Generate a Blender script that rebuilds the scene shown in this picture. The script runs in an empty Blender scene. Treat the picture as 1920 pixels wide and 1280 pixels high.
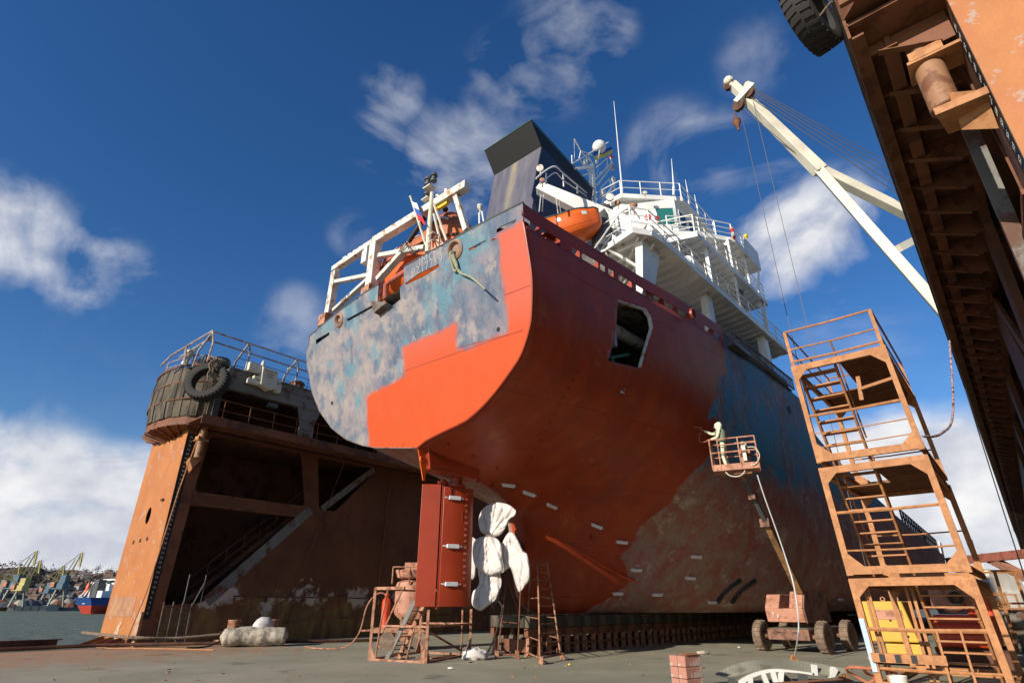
import bpy, bmesh, math, random
from mathutils import Vector, Matrix, noise
from mathutils.geometry import delaunay_2d_cdt
random.seed(7)
R_ = math.radians
scene = bpy.context.scene
COL = scene.collection

# ------------------------------------------------------------------ survey frames
FPX, PITCH, EYE = 1070.0, R_(24.8), 1.6
CP, SP = math.cos(PITCH), math.sin(PITCH)
def frame(az, org):
    return Matrix.Translation(Vector(org)) @ Matrix.Rotation(R_(90 - az), 4, 'Z')
ORG = (-2.3, 20.4, 0.0)
SHIP = frame(41.5, ORG)      # x = forward (u), y = to port (-v), z = up
DOCK = frame(40.0, ORG)
WORLD = Matrix.Identity(4)
def S(u, v, z): return Vector((u, -v, z))
def hit(M, x, y, ax, val):
    """point of a frame seen along a surveyed direction, on the plane ax=val; returns (u,v,z) vector in S form"""
    a, b = (x - 960) / FPX, -(y - 640) / FPX
    d = Vector((a, CP - b * SP, SP + b * CP))
    Mi = M.inverted()
    o = Mi @ Vector((0, 0, EYE)); d = Mi.to_3x3() @ d
    i = 'uvz'.index(ax)
    if i == 1: val = -val
    t = (val - o[i]) / d[i]
    return o + d * t
def hS(x, y, ax, val): return hit(SHIP, x, y, ax, val)
def hD(x, y, ax, val): return hit(DOCK, x, y, ax, val)
def gnd(x, y, z=0.0): return hit(WORLD, x, y, 'z', z)
def dist(x, y, d):
    """world point at horizontal distance d along the direction"""
    a, b = (x - 960) / FPX, -(y - 640) / FPX
    v = Vector((a, CP - b * SP, SP + b * CP))
    return Vector((0, 0, EYE)) + v * (d / math.hypot(v.x, v.y))

# ------------------------------------------------------------------ mesh builder
WM = {}
def setp(o, label=None, cat=None, group=None, kind=None):
    if label: o['label'] = label
    if cat: o['category'] = cat
    if group: o['group'] = group
    if kind: o['kind'] = kind
    return o
def thing(name, label, cat, M=WORLD, org=(0, 0, 0), rz=0, group=None, kind=None):
    o = bpy.data.objects.new(name, None); COL.objects.link(o)
    o.empty_display_size = 0.3
    W = M @ Matrix.Translation(Vector(org)) @ Matrix.Rotation(rz, 4, 'Z')
    o.matrix_world = W; WM[o] = W
    return setp(o, label, cat, group, kind)
class MB:
    def __init__(s): s.v = []; s.f = []; s.sm = False; s.mi = []
    def add(s, vs, fs, mi=0):
        n = len(s.v); s.v += [Vector(p) for p in vs]
        s.f += [tuple(i + n for i in f) for f in fs]; s.mi += [mi] * len(fs); return s
    def hexa(s, p, mi=0):
        """8 corners: bottom 4 ccw, top 4 ccw"""
        return s.add(p, [(0, 3, 2, 1), (4, 5, 6, 7), (0, 1, 5, 4), (1, 2, 6, 5), (2, 3, 7, 6), (3, 0, 4, 7)], mi)
    def box(s, c, sz, R=None, mi=0):
        c = Vector(c); x, y, z = sz[0] / 2, sz[1] / 2, sz[2] / 2
        p = [Vector(q) for q in ((-x, -y, -z), (x, -y, -z), (x, y, -z), (-x, y, -z), (-x, -y, z), (x, -y, z), (x, y, z), (-x, y, z))]
        if R is not None: p = [R @ q for q in p]
        return s.hexa([c + q for q in p], mi)
    def bb(s, a, b, mi=0):
        a, b = Vector(a), Vector(b)
        return s.box((a + b) / 2, [abs(b[i] - a[i]) for i in range(3)], mi=mi)
    def beam(s, a, b, w, h, up=(0, 0, 1), mi=0, w2=None, h2=None):
        a, b = Vector(a), Vector(b); d = (b - a).normalized(); up = Vector(up)
        if abs(d.dot(up)) > .98: up = Vector((1, 0, 0))
        r = d.cross(up).normalized(); t = r.cross(d)
        w2 = w2 or w; h2 = h2 or h
        p = [a - r * w / 2 - t * h / 2, a + r * w / 2 - t * h / 2, a + r * w / 2 + t * h / 2, a - r * w / 2 + t * h / 2,
             b - r * w2 / 2 - t * h2 / 2, b + r * w2 / 2 - t * h2 / 2, b + r * w2 / 2 + t * h2 / 2, b - r * w2 / 2 + t * h2 / 2]
        return s.hexa(p, mi)
    def tube(s, pts, r, n=6, mi=0, r2=None, cap=True):
        pts = [Vector(p) for p in pts]; k = len(pts); base = len(s.v)
        t0 = (pts[1] - pts[0]).normalized()
        ref = Vector((0, 0, 1)) if abs(t0.z) < .9 else Vector((1, 0, 0))
        a = t0.cross(ref).normalized()
        for i, p in enumerate(pts):
            t = (pts[min(i + 1, k - 1)] - pts[max(i - 1, 0)]).normalized()
            a = (a - t * a.dot(t)); a = a.normalized() if a.length > 1e-6 else t.orthogonal().normalized()
            b = t.cross(a)
            rr = r if r2 is None else r + (r2 - r) * i / max(1, k - 1)
            if isinstance(r, (list, tuple)): rr = r[i]
            for j in range(n):
                an = 2 * math.pi * j / n
                s.v.append(p + (a * math.cos(an) + b * math.sin(an)) * rr)
        for i in range(k - 1):
            for j in range(n):
                s.f.append((base + i * n + j, base + i * n + (j + 1) % n, base + (i + 1) * n + (j + 1) % n, base + (i + 1) * n + j)); s.mi.append(mi)
        if cap:
            s.f.append(tuple(base + j for j in reversed(range(n)))); s.mi.append(mi)
            s.f.append(tuple(base + (k - 1) * n + j for j in range(n))); s.mi.append(mi)
        return s
    def prism(s, poly, ext, mi=0):
        """extrude planar polygon (3d pts) by vector"""
        poly = [Vector(p) for p in poly]; ext = Vector(ext); n = len(poly)
        return s.add(poly + [p + ext for p in poly],
                     [tuple(reversed(range(n))), tuple(range(n, 2 * n))] + [(i, (i + 1) % n, n + (i + 1) % n, n + i) for i in range(n)], mi)
    def ball(s, c, r, n=12, m=8, mi=0, R=None):
        c = Vector(c); r = Vector(r) if hasattr(r, '__len__') else Vector((r, r, r)); b = len(s.v)
        vs = []
        for i in range(m + 1):
            th = math.pi * i / m
            for j in range(n):
                ph = 2 * math.pi * j / n
                q = Vector((r.x * math.sin(th) * math.cos(ph), r.y * math.sin(th) * math.sin(ph), r.z * math.cos(th)))
                vs.append(c + (R @ q if R is not None else q))
        fs = []
        for i in range(m):
            for j in range(n):
                q = (i * n + j, (i + 1) * n + j, (i + 1) * n + (j + 1) % n, i * n + (j + 1) % n)
                if i == 0: q = (q[0], q[1], q[2])
                elif i == m - 1: q = (q[0], q[1], q[3])
                fs.append(q)
        return s.add(vs, fs, mi)
    def lathe(s, c, prof, n=24, axis=(0, 0, 1), mi=0, closed=False):
        """prof = [(r,h)] about axis through c"""
        c = Vector(c); ax = Vector(axis).normalized(); a = ax.orthogonal().normalized(); b = ax.cross(a)
        k = len(prof); vs = []
        for r, h in prof:
            for j in range(n):
                an = 2 * math.pi * j / n
                vs.append(c + ax * h + (a * math.cos(an) + b * math.sin(an)) * r)
        fs = []
        rng = k if closed else k - 1
        for i in range(rng):
            for j in range(n):
                i2 = (i + 1) % k
                fs.append((i * n + j, i * n + (j + 1) % n, i2 * n + (j + 1) % n, i2 * n + j))
        if not closed:
            fs.append(tuple(reversed(range(n)))); fs.append(tuple((k - 1) * n + j for j in range(n)))
        return s.add(vs, fs, mi)
    def grid(s, fn, nu, nv, mi=0, thick=None):
        vs = [fn(i / nu, j / nv) for i in range(nu + 1) for j in range(nv + 1)]
        fs = [(i * (nv + 1) + j, (i + 1) * (nv + 1) + j, (i + 1) * (nv + 1) + j + 1, i * (nv + 1) + j + 1) for i in range(nu) for j in range(nv)]
        return s.add(vs, fs, mi)
    def tri(s, a, b, c, t, mi=0):
        a, b, c = Vector(a), Vector(b), Vector(c); n = (b - a).cross(c - a).normalized() * t
        return s.prism([a - n / 2, b - n / 2, c - n / 2], n, mi)
    def plate(s, pts, t, mi=0):
        pts = [Vector(p) for p in pts]; n = (pts[1] - pts[0]).cross(pts[2] - pts[0]).normalized() * t
        return s.prism([p - n / 2 for p in pts], n, mi)
    def build(s, name, mats, parent=None, M=WORLD, org=None, bevel=0, smooth=False, label=None, cat=None, group=None, kind=None, recalc=True, solid=0, solid_off=0):
        if not isinstance(mats, (list, tuple)): mats = [mats]
        if parent is not None: W = WM[parent]
        else:
            if org is None:
                lo = [min(p[i] for p in s.v) for i in range(3)]; hi = [max(p[i] for p in s.v) for i in range(3)]
                org = ((lo[0] + hi[0]) / 2, (lo[1] + hi[1]) / 2, lo[2])
            W = M @ Matrix.Translation(Vector(org))
        T = W.inverted() @ M
        me = bpy.data.meshes.new(name)
        me.from_pydata([T @ p for p in s.v], [], s.f)
        for m in mats: me.materials.append(m)
        for p, i in zip(me.polygons, s.mi):
            p.material_index = min(i, len(mats) - 1)
        if recalc or smooth:
            bm = bmesh.new(); bm.from_mesh(me)
            if recalc: bmesh.ops.recalc_face_normals(bm, faces=bm.faces)
            bm.to_mesh(me); bm.free()
        if smooth:
            me.polygons.foreach_set('use_smooth', [True] * len(me.polygons))
            try: me.set_sharp_from_angle(angle=R_(35 if smooth is True else smooth))
            except Exception: pass
        me.update()
        o = bpy.data.objects.new(name, me); COL.objects.link(o)
        if parent is not None:
            o.parent = parent; WM[o] = W
        else:
            o.matrix_world = W; WM[o] = W
        if solid:
            md = o.modifiers.new('Solidify', 'SOLIDIFY'); md.thickness = solid; md.offset = solid_off
        if bevel:
            md = o.modifiers.new('Bevel', 'BEVEL'); md.width = bevel; md.segments = 2; md.limit_method = 'ANGLE'; md.angle_limit = R_(40)
            md.harden_normals = False
        return setp(o, label, cat, group, kind)
def copy_tree(o, W, label=None, group=None, parent=None):
    c = o.copy(); COL.objects.link(c)
    if parent is None:
        c.matrix_world = W
        if label: c['label'] = label
        if group: c['group'] = group
    else: c.parent = parent
    WM[c] = W
    for ch in [q for q in o.children]:
        copy_tree(ch, W, parent=c)
    return c
def cat_curve(pts, n=6, closed=False):
    pts = [Vector(p) for p in pts]; out = []; k = len(pts)
    for i in range(k if closed else k - 1):
        if closed: p0, p1, p2, p3 = pts[(i - 1) % k], pts[i], pts[(i + 1) % k], pts[(i + 2) % k]
        else: p0, p1, p2, p3 = pts[max(i - 1, 0)], pts[i], pts[i + 1], pts[min(i + 2, k - 1)]
        for j in range(n):
            t = j / n
            out.append(0.5 * ((2 * p1) + (p2 - p0) * t + (2 * p0 - 5 * p1 + 4 * p2 - p3) * t * t + (3 * p1 - p0 - 3 * p2 + p3) * t ** 3))
    if not closed: out.append(pts[-1])
    return out
_fc = {}
def text_mesh(mb, txt, size, M, mi=0, depth=0.0, spacing=1.0, align='CENTER'):
    """writes text in the local XY plane of matrix M into the builder"""
    key = (txt, size, depth, spacing, align)
    if key not in _fc:
        cu = bpy.data.curves.new('glyphs', 'FONT'); cu.body = txt; cu.size = size; cu.extrude = depth
        cu.align_x = align; cu.align_y = 'CENTER'; cu.space_character = spacing; cu.resolution_u = 3
        ob = bpy.data.objects.new('glyphs', cu); COL.objects.link(ob)
        dg = bpy.context.evaluated_depsgraph_get(); dg.update()
        me = bpy.data.meshes.new_from_object(ob.evaluated_get(dg))
        _fc[key] = ([v.co.copy() for v in me.vertices], [tuple(p.vertices) for p in me.polygons])
        bpy.data.objects.remove(ob); bpy.data.meshes.remove(me); bpy.data.curves.remove(cu)
    vs, fs = _fc[key]
    mb.add([M @ v for v in vs], fs, mi)
def basis(o, x, n):
    """matrix with origin o, local x along x, local z along n"""
    x = Vector(x).normalized(); n = Vector(n); y = n.cross(x).normalized(); n = x.cross(y)
    return Matrix(((x.x, y.x, n.x, o[0]), (x.y, y.y, n.y, o[1]), (x.z, y.z, n.z, o[2]), (0, 0, 0, 1)))
def inpoly(x, y, P):
    c = False; n = len(P)
    for i in range(n):
        x1, y1 = P[i]; x2, y2 = P[i - 1]
        if (y1 > y) != (y2 > y) and x < (x2 - x1) * (y - y1) / (y2 - y1) + x1: c = not c
    return c
def sdist(x, y, P):
    """signed distance, positive inside"""
    m = 1e9
    for i in range(len(P)):
        x1, y1 = P[i]; x2, y2 = P[i - 1]; dx, dy = x2 - x1, y2 - y1
        t = max(0, min(1, ((x - x1) * dx + (y - y1) * dy) / (dx * dx + dy * dy + 1e-12)))
        m = min(m, math.hypot(x - x1 - t * dx, y - y1 - t * dy))
    return m if inpoly(x, y, P) else -m
def cdt_plate(outline, holes, step):
    """triangulated sheet with holes and inner points; returns 2d verts, faces"""
    vs = []; es = []
    def ring(P):
        b = len(vs); n = 0
        for i in range(len(P)):
            a = P[i]; c = P[(i + 1) % len(P)]; k = max(1, int(math.hypot(c[0] - a[0], c[1] - a[1]) / step))
            for j in range(k):
                vs.append(Vector((a[0] + (c[0] - a[0]) * j / k, a[1] + (c[1] - a[1]) * j / k))); n += 1
        for i in range(n): es.append((b + i, b + (i + 1) % n))
    ring(outline)
    for h in holes: ring(h)
    xs = [p[0] for p in outline]; ys = [p[1] for p in outline]
    x = min(xs)
    while x < max(xs):
        y = min(ys)
        while y < max(ys):
            if sdist(x, y, outline) > step * .4 and all(sdist(x, y, h) < -step * .3 for h in holes): vs.append(Vector((x, y)))
            y += step
        x += step
    r = delaunay_2d_cdt(vs, es, [], 0, 1e-5)
    V = [tuple(p) for p in r[0]]; Fs = []
    for f in r[2]:
        cx = sum(V[i][0] for i in f) / len(f); cy = sum(V[i][1] for i in f) / len(f)
        if inpoly(cx, cy, outline) and not any(inpoly(cx, cy, h) for h in holes): Fs.append(tuple(f))
    return V, Fs
def float_attr(o, name, vals):
    at = o.data.attributes.new(name, 'FLOAT', 'POINT'); at.data.foreach_set('value', vals)
# ------------------------------------------------------------------ materials
class NT:
    def __init__(s, name):
        s.m = bpy.data.materials.new(name); s.m.use_nodes = True; s.n = s.m.node_tree; s.n.nodes.clear()
        s.out = s.N('ShaderNodeOutputMaterial'); s.b = s.N('ShaderNodeBsdfPrincipled'); s.L(s.b.outputs[0], s.out.inputs[0])
        s.tc = s.N('ShaderNodeTexCoord')
    def N(s, t, **k):
        n = s.n.nodes.new(t)
        for a, b in k.items(): setattr(n, a, b)
        return n
    def L(s, a, b): s.n.links.new(a, b)
    def noise(s, scale=1, stretch=(1, 1, 1), detail=6, rough=.6, dist=0, off=(0, 0, 0), src=None):
        mp = s.N('ShaderNodeMapping'); mp.inputs['Scale'].default_value = stretch; mp.inputs['Location'].default_value = off
        s.L(src or s.tc.outputs['Object'], mp.inputs[0])
        n = s.N('ShaderNodeTexNoise'); n.inputs['Scale'].default_value = scale; n.inputs['Detail'].default_value = detail
        n.inputs['Roughness'].default_value = rough; n.inputs['Distortion'].default_value = dist
        s.L(mp.outputs[0], n.inputs['Vector']); return n.outputs['Fac']
    def vor(s, scale=1, stretch=(1, 1, 1), feature='F1'):
        mp = s.N('ShaderNodeMapping'); mp.inputs['Scale'].default_value = stretch
        s.L(s.tc.outputs['Object'], mp.inputs[0])
        n = s.N('ShaderNodeTexVoronoi', feature=feature); n.inputs['Scale'].default_value = scale
        s.L(mp.outputs[0], n.inputs['Vector']); return n.outputs['Distance']
    def ramp(s, fac, stops):
        r = s.N('ShaderNodeValToRGB'); e = r.color_ramp.elements
        while len(e) < len(stops): e.new(.5)
        for i, (p, c) in enumerate(stops):
            e[i].position = p; e[i].color = (c[0], c[1], c[2], 1) if hasattr(c, '__len__') else (c, c, c, 1)
        s.L(fac, r.inputs[0]); return r.outputs[0]
    def mix(s, fac, a, b, mode='MIX'):
        m = s.N('ShaderNodeMix', data_type='RGBA', blend_type=mode)
        for sock, v in ((m.inputs[0], fac), (m.inputs[6], a), (m.inputs[7], b)):
            if hasattr(v, 'links'): s.L(v, sock)
            elif hasattr(v, '__len__'): sock.default_value = (v[0], v[1], v[2], 1)
            else: sock.default_value = v
        return m.outputs[2]
    def math(s, op, a, b=0, c=None, clamp=False):
        m = s.N('ShaderNodeMath', operation=op, use_clamp=clamp)
        for i, v in enumerate((a, b, c)):
            if v is None: continue
            if hasattr(v, 'links'): s.L(v, m.inputs[i])
            else: m.inputs[i].default_value = v
        return m.outputs[0]
    def attr(s, name):
        a = s.N('ShaderNodeAttribute'); a.attribute_name = name; return a.outputs['Fac']
    def obj(s, i):
        x = s.N('ShaderNodeSeparateXYZ'); s.L(s.tc.outputs['Object'], x.inputs[0]); return x.outputs[i]
    def bump(s, h, strength=.3, dist=.02, prev=None):
        b = s.N('ShaderNodeBump'); b.inputs['Strength'].default_value = strength; b.inputs['Distance'].default_value = dist
        s.L(h, b.inputs['Height'])
        if prev: s.L(prev, b.inputs['Normal'])
        s.L(b.outputs[0], s.b.inputs['Normal']); return b.outputs[0]
    def fin(s, col=None, rough=.5, metal=0, spec=.5):
        for k, v in (('Base Color', col), ('Roughness', rough), ('Metallic', metal), ('Specular IOR Level', spec)):
            if v is None: continue
            sock = s.b.inputs[k]
            if hasattr(v, 'links'): s.L(v, sock)
            elif hasattr(v, '__len__'): sock.default_value = (v[0], v[1], v[2], 1)
            else: sock.default_value = v
        return s.m
def smooth01(nt, x, w):
    """sharp 0..1 step of x around zero, width w"""
    r = nt.N('ShaderNodeMapRange'); r.inputs[1].default_value = -w; r.inputs[2].default_value = w
    nt.L(x, r.inputs[0]); return r.outputs[0]
def painted(name, base, stain, scale=2.0, amount=.55, rough=.5, bump=.15, metal=0, stretch=(1, 1, 1), vary=.18, spec=.4, bd=.01):
    """paint with chips / rust of its own; amount = where stains begin (higher = fewer)"""
    t = NT(name)
    f = t.noise(scale, stretch, 8, .62)
    f2 = t.noise(scale * .35, (1, 1, 1), 3, .5, off=(5, 3, 1))
    fine = t.noise(scale * 14, (1, 1, 1), 4, .6, off=(2, 8, 4))
    lo = tuple(c * (1 - vary) for c in base); hi = tuple(min(1, c * (1 + vary)) for c in base)
    c = t.mix(t.ramp(f2, [(.3, 0), (.7, 1)]), lo, hi)
    c = t.mix(t.ramp(fine, [(.35, .0), (.75, .22)]), c, tuple(x * .6 for x in base))
    m = t.ramp(t.math('ADD', f, t.math('MULTIPLY', fine, .12)), [(amount + .05, 0), (amount + .14, 1)])
    c = t.mix(m, c, stain)
    t.bump(t.math('ADD', t.math('MULTIPLY', fine, .4), m), bump, bd)
    r = t.math('ADD', t.math('MULTIPLY', f, .25), rough - .1)
    return t.fin(c, r, metal, spec)
def plain(name, col, rough=.5, metal=0, emis=None):
    t = NT(name); f = t.noise(9, detail=4)
    c = t.mix(t.ramp(f, [(.3, 0), (.75, 1)]), tuple(x * .8 for x in col), col)
    t.bump(f, .08, .005)
    if emis:
        t.b.inputs['Emission Color'].default_value = (*emis[:3], 1); t.b.inputs['Emission Strength'].default_value = emis[3]
    return t.fin(c, rough, metal)

RUST = (.12, .045, .018); RUSTL = (.30, .12, .045)
M = {}
M['white'] = painted('white_paint', (.74, .74, .71), (.34, .22, .12), 1.6, .66, .42)
M['white2'] = painted('weathered_white_paint', (.62, .61, .56), (.36, .2, .08), 3.0, .55, .5)
M['cream'] = painted('cream_crane_paint', (.66, .62, .50), (.34, .18, .09), 1.6, .68, .5)
M['cables'] = plain('steel_wire', (.06, .055, .055), .5, .3)
M['black'] = plain('black_paint', (.006, .006, .007), .6)
M['navy'] = painted('navy_funnel_paint', (.022, .028, .055), (.05, .05, .06), 1.2, .6, .38, .05)
M['rubber'] = plain('rubber', (.028, .027, .026), .85)
M['dusty_rubber'] = painted('dusty_rubber', (.17, .12, .09), (.24, .17, .12), 5, .5, .9)
M['deckred'] = painted('red_oxide_paint', (.30, .036, .010), (.20, .03, .012), 1.8, .66, .36, .05)
M['rail_red'] = painted('red_rail_paint', (.42, .10, .06), RUST, 6, .6, .5)
M['scaf'] = painted('orange_rust_steel', (.43, .195, .078), (.34, .148, .06), 7, .50, .65, .25)
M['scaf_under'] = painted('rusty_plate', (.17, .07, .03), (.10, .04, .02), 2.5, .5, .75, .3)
M['stand'] = painted('faded_rust_steel', (.40, .20, .12), (.20, .08, .04), 5, .5, .7, .25)
M['rustd'] = painted('dark_rust_steel', (.105, .042, .022), (.05, .02, .012), 1.3, .5, .72, .3)
M['rustm'] = painted('brown_rust_steel', (.185, .072, .034), (.09, .035, .02), 1.2, .52, .7, .3)
M['dockgrey'] = painted('weathered_grey_paint', (.17, .165, .15), (.11, .05, .03), 1.6, .52, .65, .25)
M['greyrail'] = painted('grey_rail_paint', (.40, .34, .32), (.24, .12, .08), 5, .52, .6)
M['lift'] = painted('salmon_lift_paint', (.46, .225, .15), (.28, .12, .07), 4, .52, .65)
M['liftdark'] = painted('brown_lift_chassis', (.22, .11, .075), (.10, .05, .03), 4, .5, .7)
M['yellow'] = painted('yellow_machine_paint', (.60, .35, .035), (.42, .20, .09), 1.4, .60, .45)
M['redmach'] = painted('red_machine_paint', (.72, .08, .03), (.30, .05, .03), 2, .62, .35)
M['orange'] = painted('lifeboat_orange', (.72, .13, .02), (.45, .1, .04), 1.5, .68, .35, .04)
M['orange_old'] = painted('faded_lifeboat_orange', (.50, .15, .055), (.32, .11, .06), 1.5, .55, .5, .06)
M['greydark'] = painted('grey_hull_paint', (.08, .085, .085), (.04, .04, .04), 2, .6, .5)
M['teal'] = plain('teal_curtain', (.02, .16, .15), .4)
M['zinc'] = plain('zinc_anode', (.78, .78, .80), .5, 0)
M['brick'] = painted('pink_block', (.40, .19, .135), (.50, .39, .33), 4, .50, .95, .8)
M['concrete'] = painted('pale_bag_fabric', (.44, .39, .31), (.28, .24, .2), 4, .5, .9, .6, bd=.03)
M['rope'] = painted('rope_fibre', (.26, .19, .13), (.14, .1, .07), 20, .5, .9, .6)
M['ropegreen'] = painted('green_rope_fibre', (.26, .30, .22), (.4, .38, .26), 20, .5, .9, .6)
def cloth_mat():
    t = NT('white_sheeting'); f = t.noise(2.2, detail=6); w = t.noise(5, (1, 1, .35), 5, .6, dist=1.2, off=(3, 3, 3)); g = t.noise(11, (1, .6, .5), 4, .6, dist=.8)
    c = t.mix(t.ramp(f, [(.4, 0), (.7, 1)]), (.62, .59, .57), (.47, .42, .39))
    t.bump(t.math('ADD', w, t.math('MULTIPLY', g, .2)), .3, .04)
    return t.fin(c, .7, 0, .3)
M['cloth'] = cloth_mat()
M['yellowbuoy'] = plain('yellow_plastic', (.8, .55, .03), .4)
M['blackhose'] = plain('black_hose', (.02, .02, .02), .5)
M['redhose'] = plain('orange_hose', (.5, .17, .09), .6)
M['whitehose'] = plain('white_hose', (.65, .68, .7), .4)
M['pinkpaint'] = plain('signal_red', (.6, .03, .03), .4)
M['standpipe'] = painted('ochre_standpipe', (.30, .155, .08), (.17, .07, .035), 3, .5, .6, .2)
M['fadedmarks'] = plain('faded_marking', (.34, .35, .37), .6)
M['marks'] = plain('white_marking', (.62, .60, .55), .6)
M['glass'] = plain('dark_glass', (.01, .02, .025), .08)
M['green'] = plain('green_pipe_paint', (.12, .28, .16), .5)
M['blue'] = plain('blue_engine_paint', (.03, .07, .2), .45)
M['litlamp'] = plain('lit_lamp', (.9, .9, .8), .4, 0, (1, .97, .85, 4))
M['suit'] = painted('pale_green_coverall', (.72, .76, .52), (.5, .55, .38), 9, .6, .8, .3)
M['vest'] = plain('grey_green_vest', (.22, .27, .18), .8)
M['skin'] = plain('gloved_hand', (.45, .2, .13), .7)
M['timber'] = painted('dark_timber', (.115, .095, .07), (.05, .045, .035), 2.5, .48, .9, .8, stretch=(1, 1, .25), bd=.03)

def tower_orange():
    t = NT('orange_dock_paint')
    f = t.noise(1.1, detail=9, rough=.62); g = t.noise(4, (1, 1, .35), detail=8, rough=.65, off=(3, 1, 2)); fine = t.noise(22, detail=4)
    c = t.mix(t.ramp(f, [(.32, 0), (.68, 1)]), (.37, .135, .038), (.46, .18, .052))
    c = t.mix(t.ramp(g, [(.56, 0), (.66, .8)]), c, (.40, .13, .05))
    c = t.mix(t.ramp(t.noise(2.1, detail=10, rough=.7, off=(9, 2, 6)), [(.585, 0), (.62, .85)]), c, (.36, .29, .26))
    c = t.mix(t.ramp(fine, [(.3, 0), (.8, .25)]), c, (.30, .11, .05))
    t.bump(t.math('ADD', g, t.math('MULTIPLY', fine, .5)), .25, .02)
    return t.fin(c, .6, 0, .35)
M['tower'] = tower_orange()
def wall_mat():
    """brown wall with grimy olive and whitish blotches low down"""
    t = NT('dock_wall_paint'); z = t.obj(2)
    f = t.noise(.5, detail=9, rough=.62); g = t.noise(2.2, (1, 1, .3), detail=8, rough=.65, off=(3, 1, 2))
    c = t.mix(t.ramp(f, [(.35, 0), (.65, 1)]), (.105, .042, .022), (.165, .066, .032))
    c = t.mix(t.ramp(g, [(.55, 0), (.7, .7)]), c, (.06, .028, .018))
    low = t.ramp(t.math('ADD', t.math('MULTIPLY', z, .1), t.math('MULTIPLY', t.noise(.45, detail=5, off=(7, 7, 1)), .5)), [(.36, 1), (.46, 0)])
    c = t.mix(low, c, t.mix(t.ramp(g, [(.4, 0), (.6, 1)]), (.26, .17, .055), (.15, .075, .04)))
    pale = t.ramp(t.math('SUBTRACT', t.noise(.55, detail=9, rough=.7, off=(1.5, 0, 4)), t.math('MULTIPLY', t.math('ABSOLUTE', t.math('SUBTRACT', z, 1.9)), .14)), [(.50, 0), (.55, 1)])
    c = t.mix(t.math('MULTIPLY', pale, .85), c, (.55, .48, .42))
    seam = t.ramp(t.math('FRACT', t.math('MULTIPLY', t.obj(0), .42)), [(0, 1), (.01, 0)])
    t.bump(t.math('ADD', g, t.math('MULTIPLY', seam, -1)), .3, .03)
    return t.fin(c, .7, 0, .3)
M['wall'] = wall_mat()
def deck_mat():
    t = NT('dock_deck_paint')
    f = t.noise(.35, detail=8, rough=.65); g = t.noise(1.5, (1, 1, 1), 10, .68, off=(4, 9, 0)); fine = t.noise(30, detail=5, rough=.7)
    fine2 = t.noise(140, detail=2)
    c = t.mix(t.ramp(f, [(.35, 0), (.65, 1)]), (.275, .27, .195), (.41, .375, .275))
    c = t.mix(t.ramp(fine, [(.35, 0), (.7, .5)]), c, (.12, .12, .09))
    c = t.mix(t.ramp(fine2, [(.45, 0), (.75, .4)]), c, (.3, .27, .2))
    # rust coming through, most of it on the port quarter
    a = t.attr('rusty')
    r = t.ramp(t.math('ADD', t.math('MULTIPLY', g, .9), t.math('MULTIPLY', a, .28)), [(.60, 0), (.68, 1)])
    c = t.mix(t.math('MULTIPLY', r, .8), c, t.mix(t.ramp(fine, [(.4, 0), (.6, 1)]), (.34, .17, .09), (.40, .24, .14)))
    w = t.ramp(t.noise(.9, (1, 3, 1), 9, .7, off=(11, 2, 0)), [(.62, 0), (.7, .5)])
    c = t.mix(w, c, (.075, .075, .06))
    dx = t.ramp(t.math('PINGPONG', t.math('ADD', t.obj(0), .4), 2.4), [(0, 1), (.006, 0)]); dy = t.ramp(t.math('PINGPONG', t.obj(1), 1.1), [(0, 1), (.010, 0)])
    sm_ = t.math('MAXIMUM', dx, dy); c = t.mix(t.math('MULTIPLY', sm_, .45), c, (.22, .12, .07))
    sp = t.ramp(t.noise(5, (1, 1, 1), 8, .75, off=(1, 5, 0)), [(.64, 0), (.68, .6)]); c = t.mix(sp, c, (.26, .14, .08))
    oil = t.ramp(t.noise(.7, (1, 1, 1), 5, .6, off=(21, 5, 0)), [(.60, 0), (.66, .5)]); c = t.mix(oil, c, (.09, .09, .075))
    t.bump(t.math('ADD', t.math('ADD', g, t.math('MULTIPLY', fine, .6)), t.math('ADD', t.math('MULTIPLY', sm_, .6), t.math('MULTIPLY', fine2, .25))), .6, .02)
    return t.fin(c, .88, 0, .25)
M['deck'] = deck_mat()
def water_mat():
    t = NT('harbour_water')
    w1 = t.noise(.35, (1, 1, 1), 8, .62); w2 = t.noise(2.2, (1, 1, 1), 5, .6)
    h = t.math('ADD', w1, t.math('MULTIPLY', w2, .3))
    c = t.mix(t.ramp(t.noise(.03, (1, 1, 1), 6), [(.35, 0), (.65, 1)]), (.085, .11, .075), (.15, .165, .115))
    c = t.mix(t.ramp(w1, [(.45, 0), (.6, .6)]), c, (.20, .215, .16))
    foam = t.ramp(t.noise(.25, (1, 1, 1), 10, .8, off=(30, 3, 0)), [(.66, 0), (.69, 1)])
    c = t.mix(t.math('MULTIPLY', foam, .7), c, (.75, .78, .75))
    t.bump(h, 1, .9)
    return t.fin(c, .55, 0, .2)
M['water'] = water_mat()
def hill_mat():
    t = NT('town_hillside')
    f = t.noise(.012, detail=9, rough=.7); g = t.noise(.05, (1, 1, 2), 10, .75, off=(2, 2, 2))
    c = t.mix(t.ramp(f, [(.4, 0), (.6, 1)]), (.13, .10, .085), (.20, .145, .11))
    c = t.mix(t.ramp(g, [(.5, 0), (.62, .8)]), c, (.085, .075, .07))
    c = t.mix(t.ramp(g, [(.36, .7), (.42, 0)]), c, (.28, .20, .15))
    return t.fin(c, .95, 0, .1)
M['hill'] = hill_mat()

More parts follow.
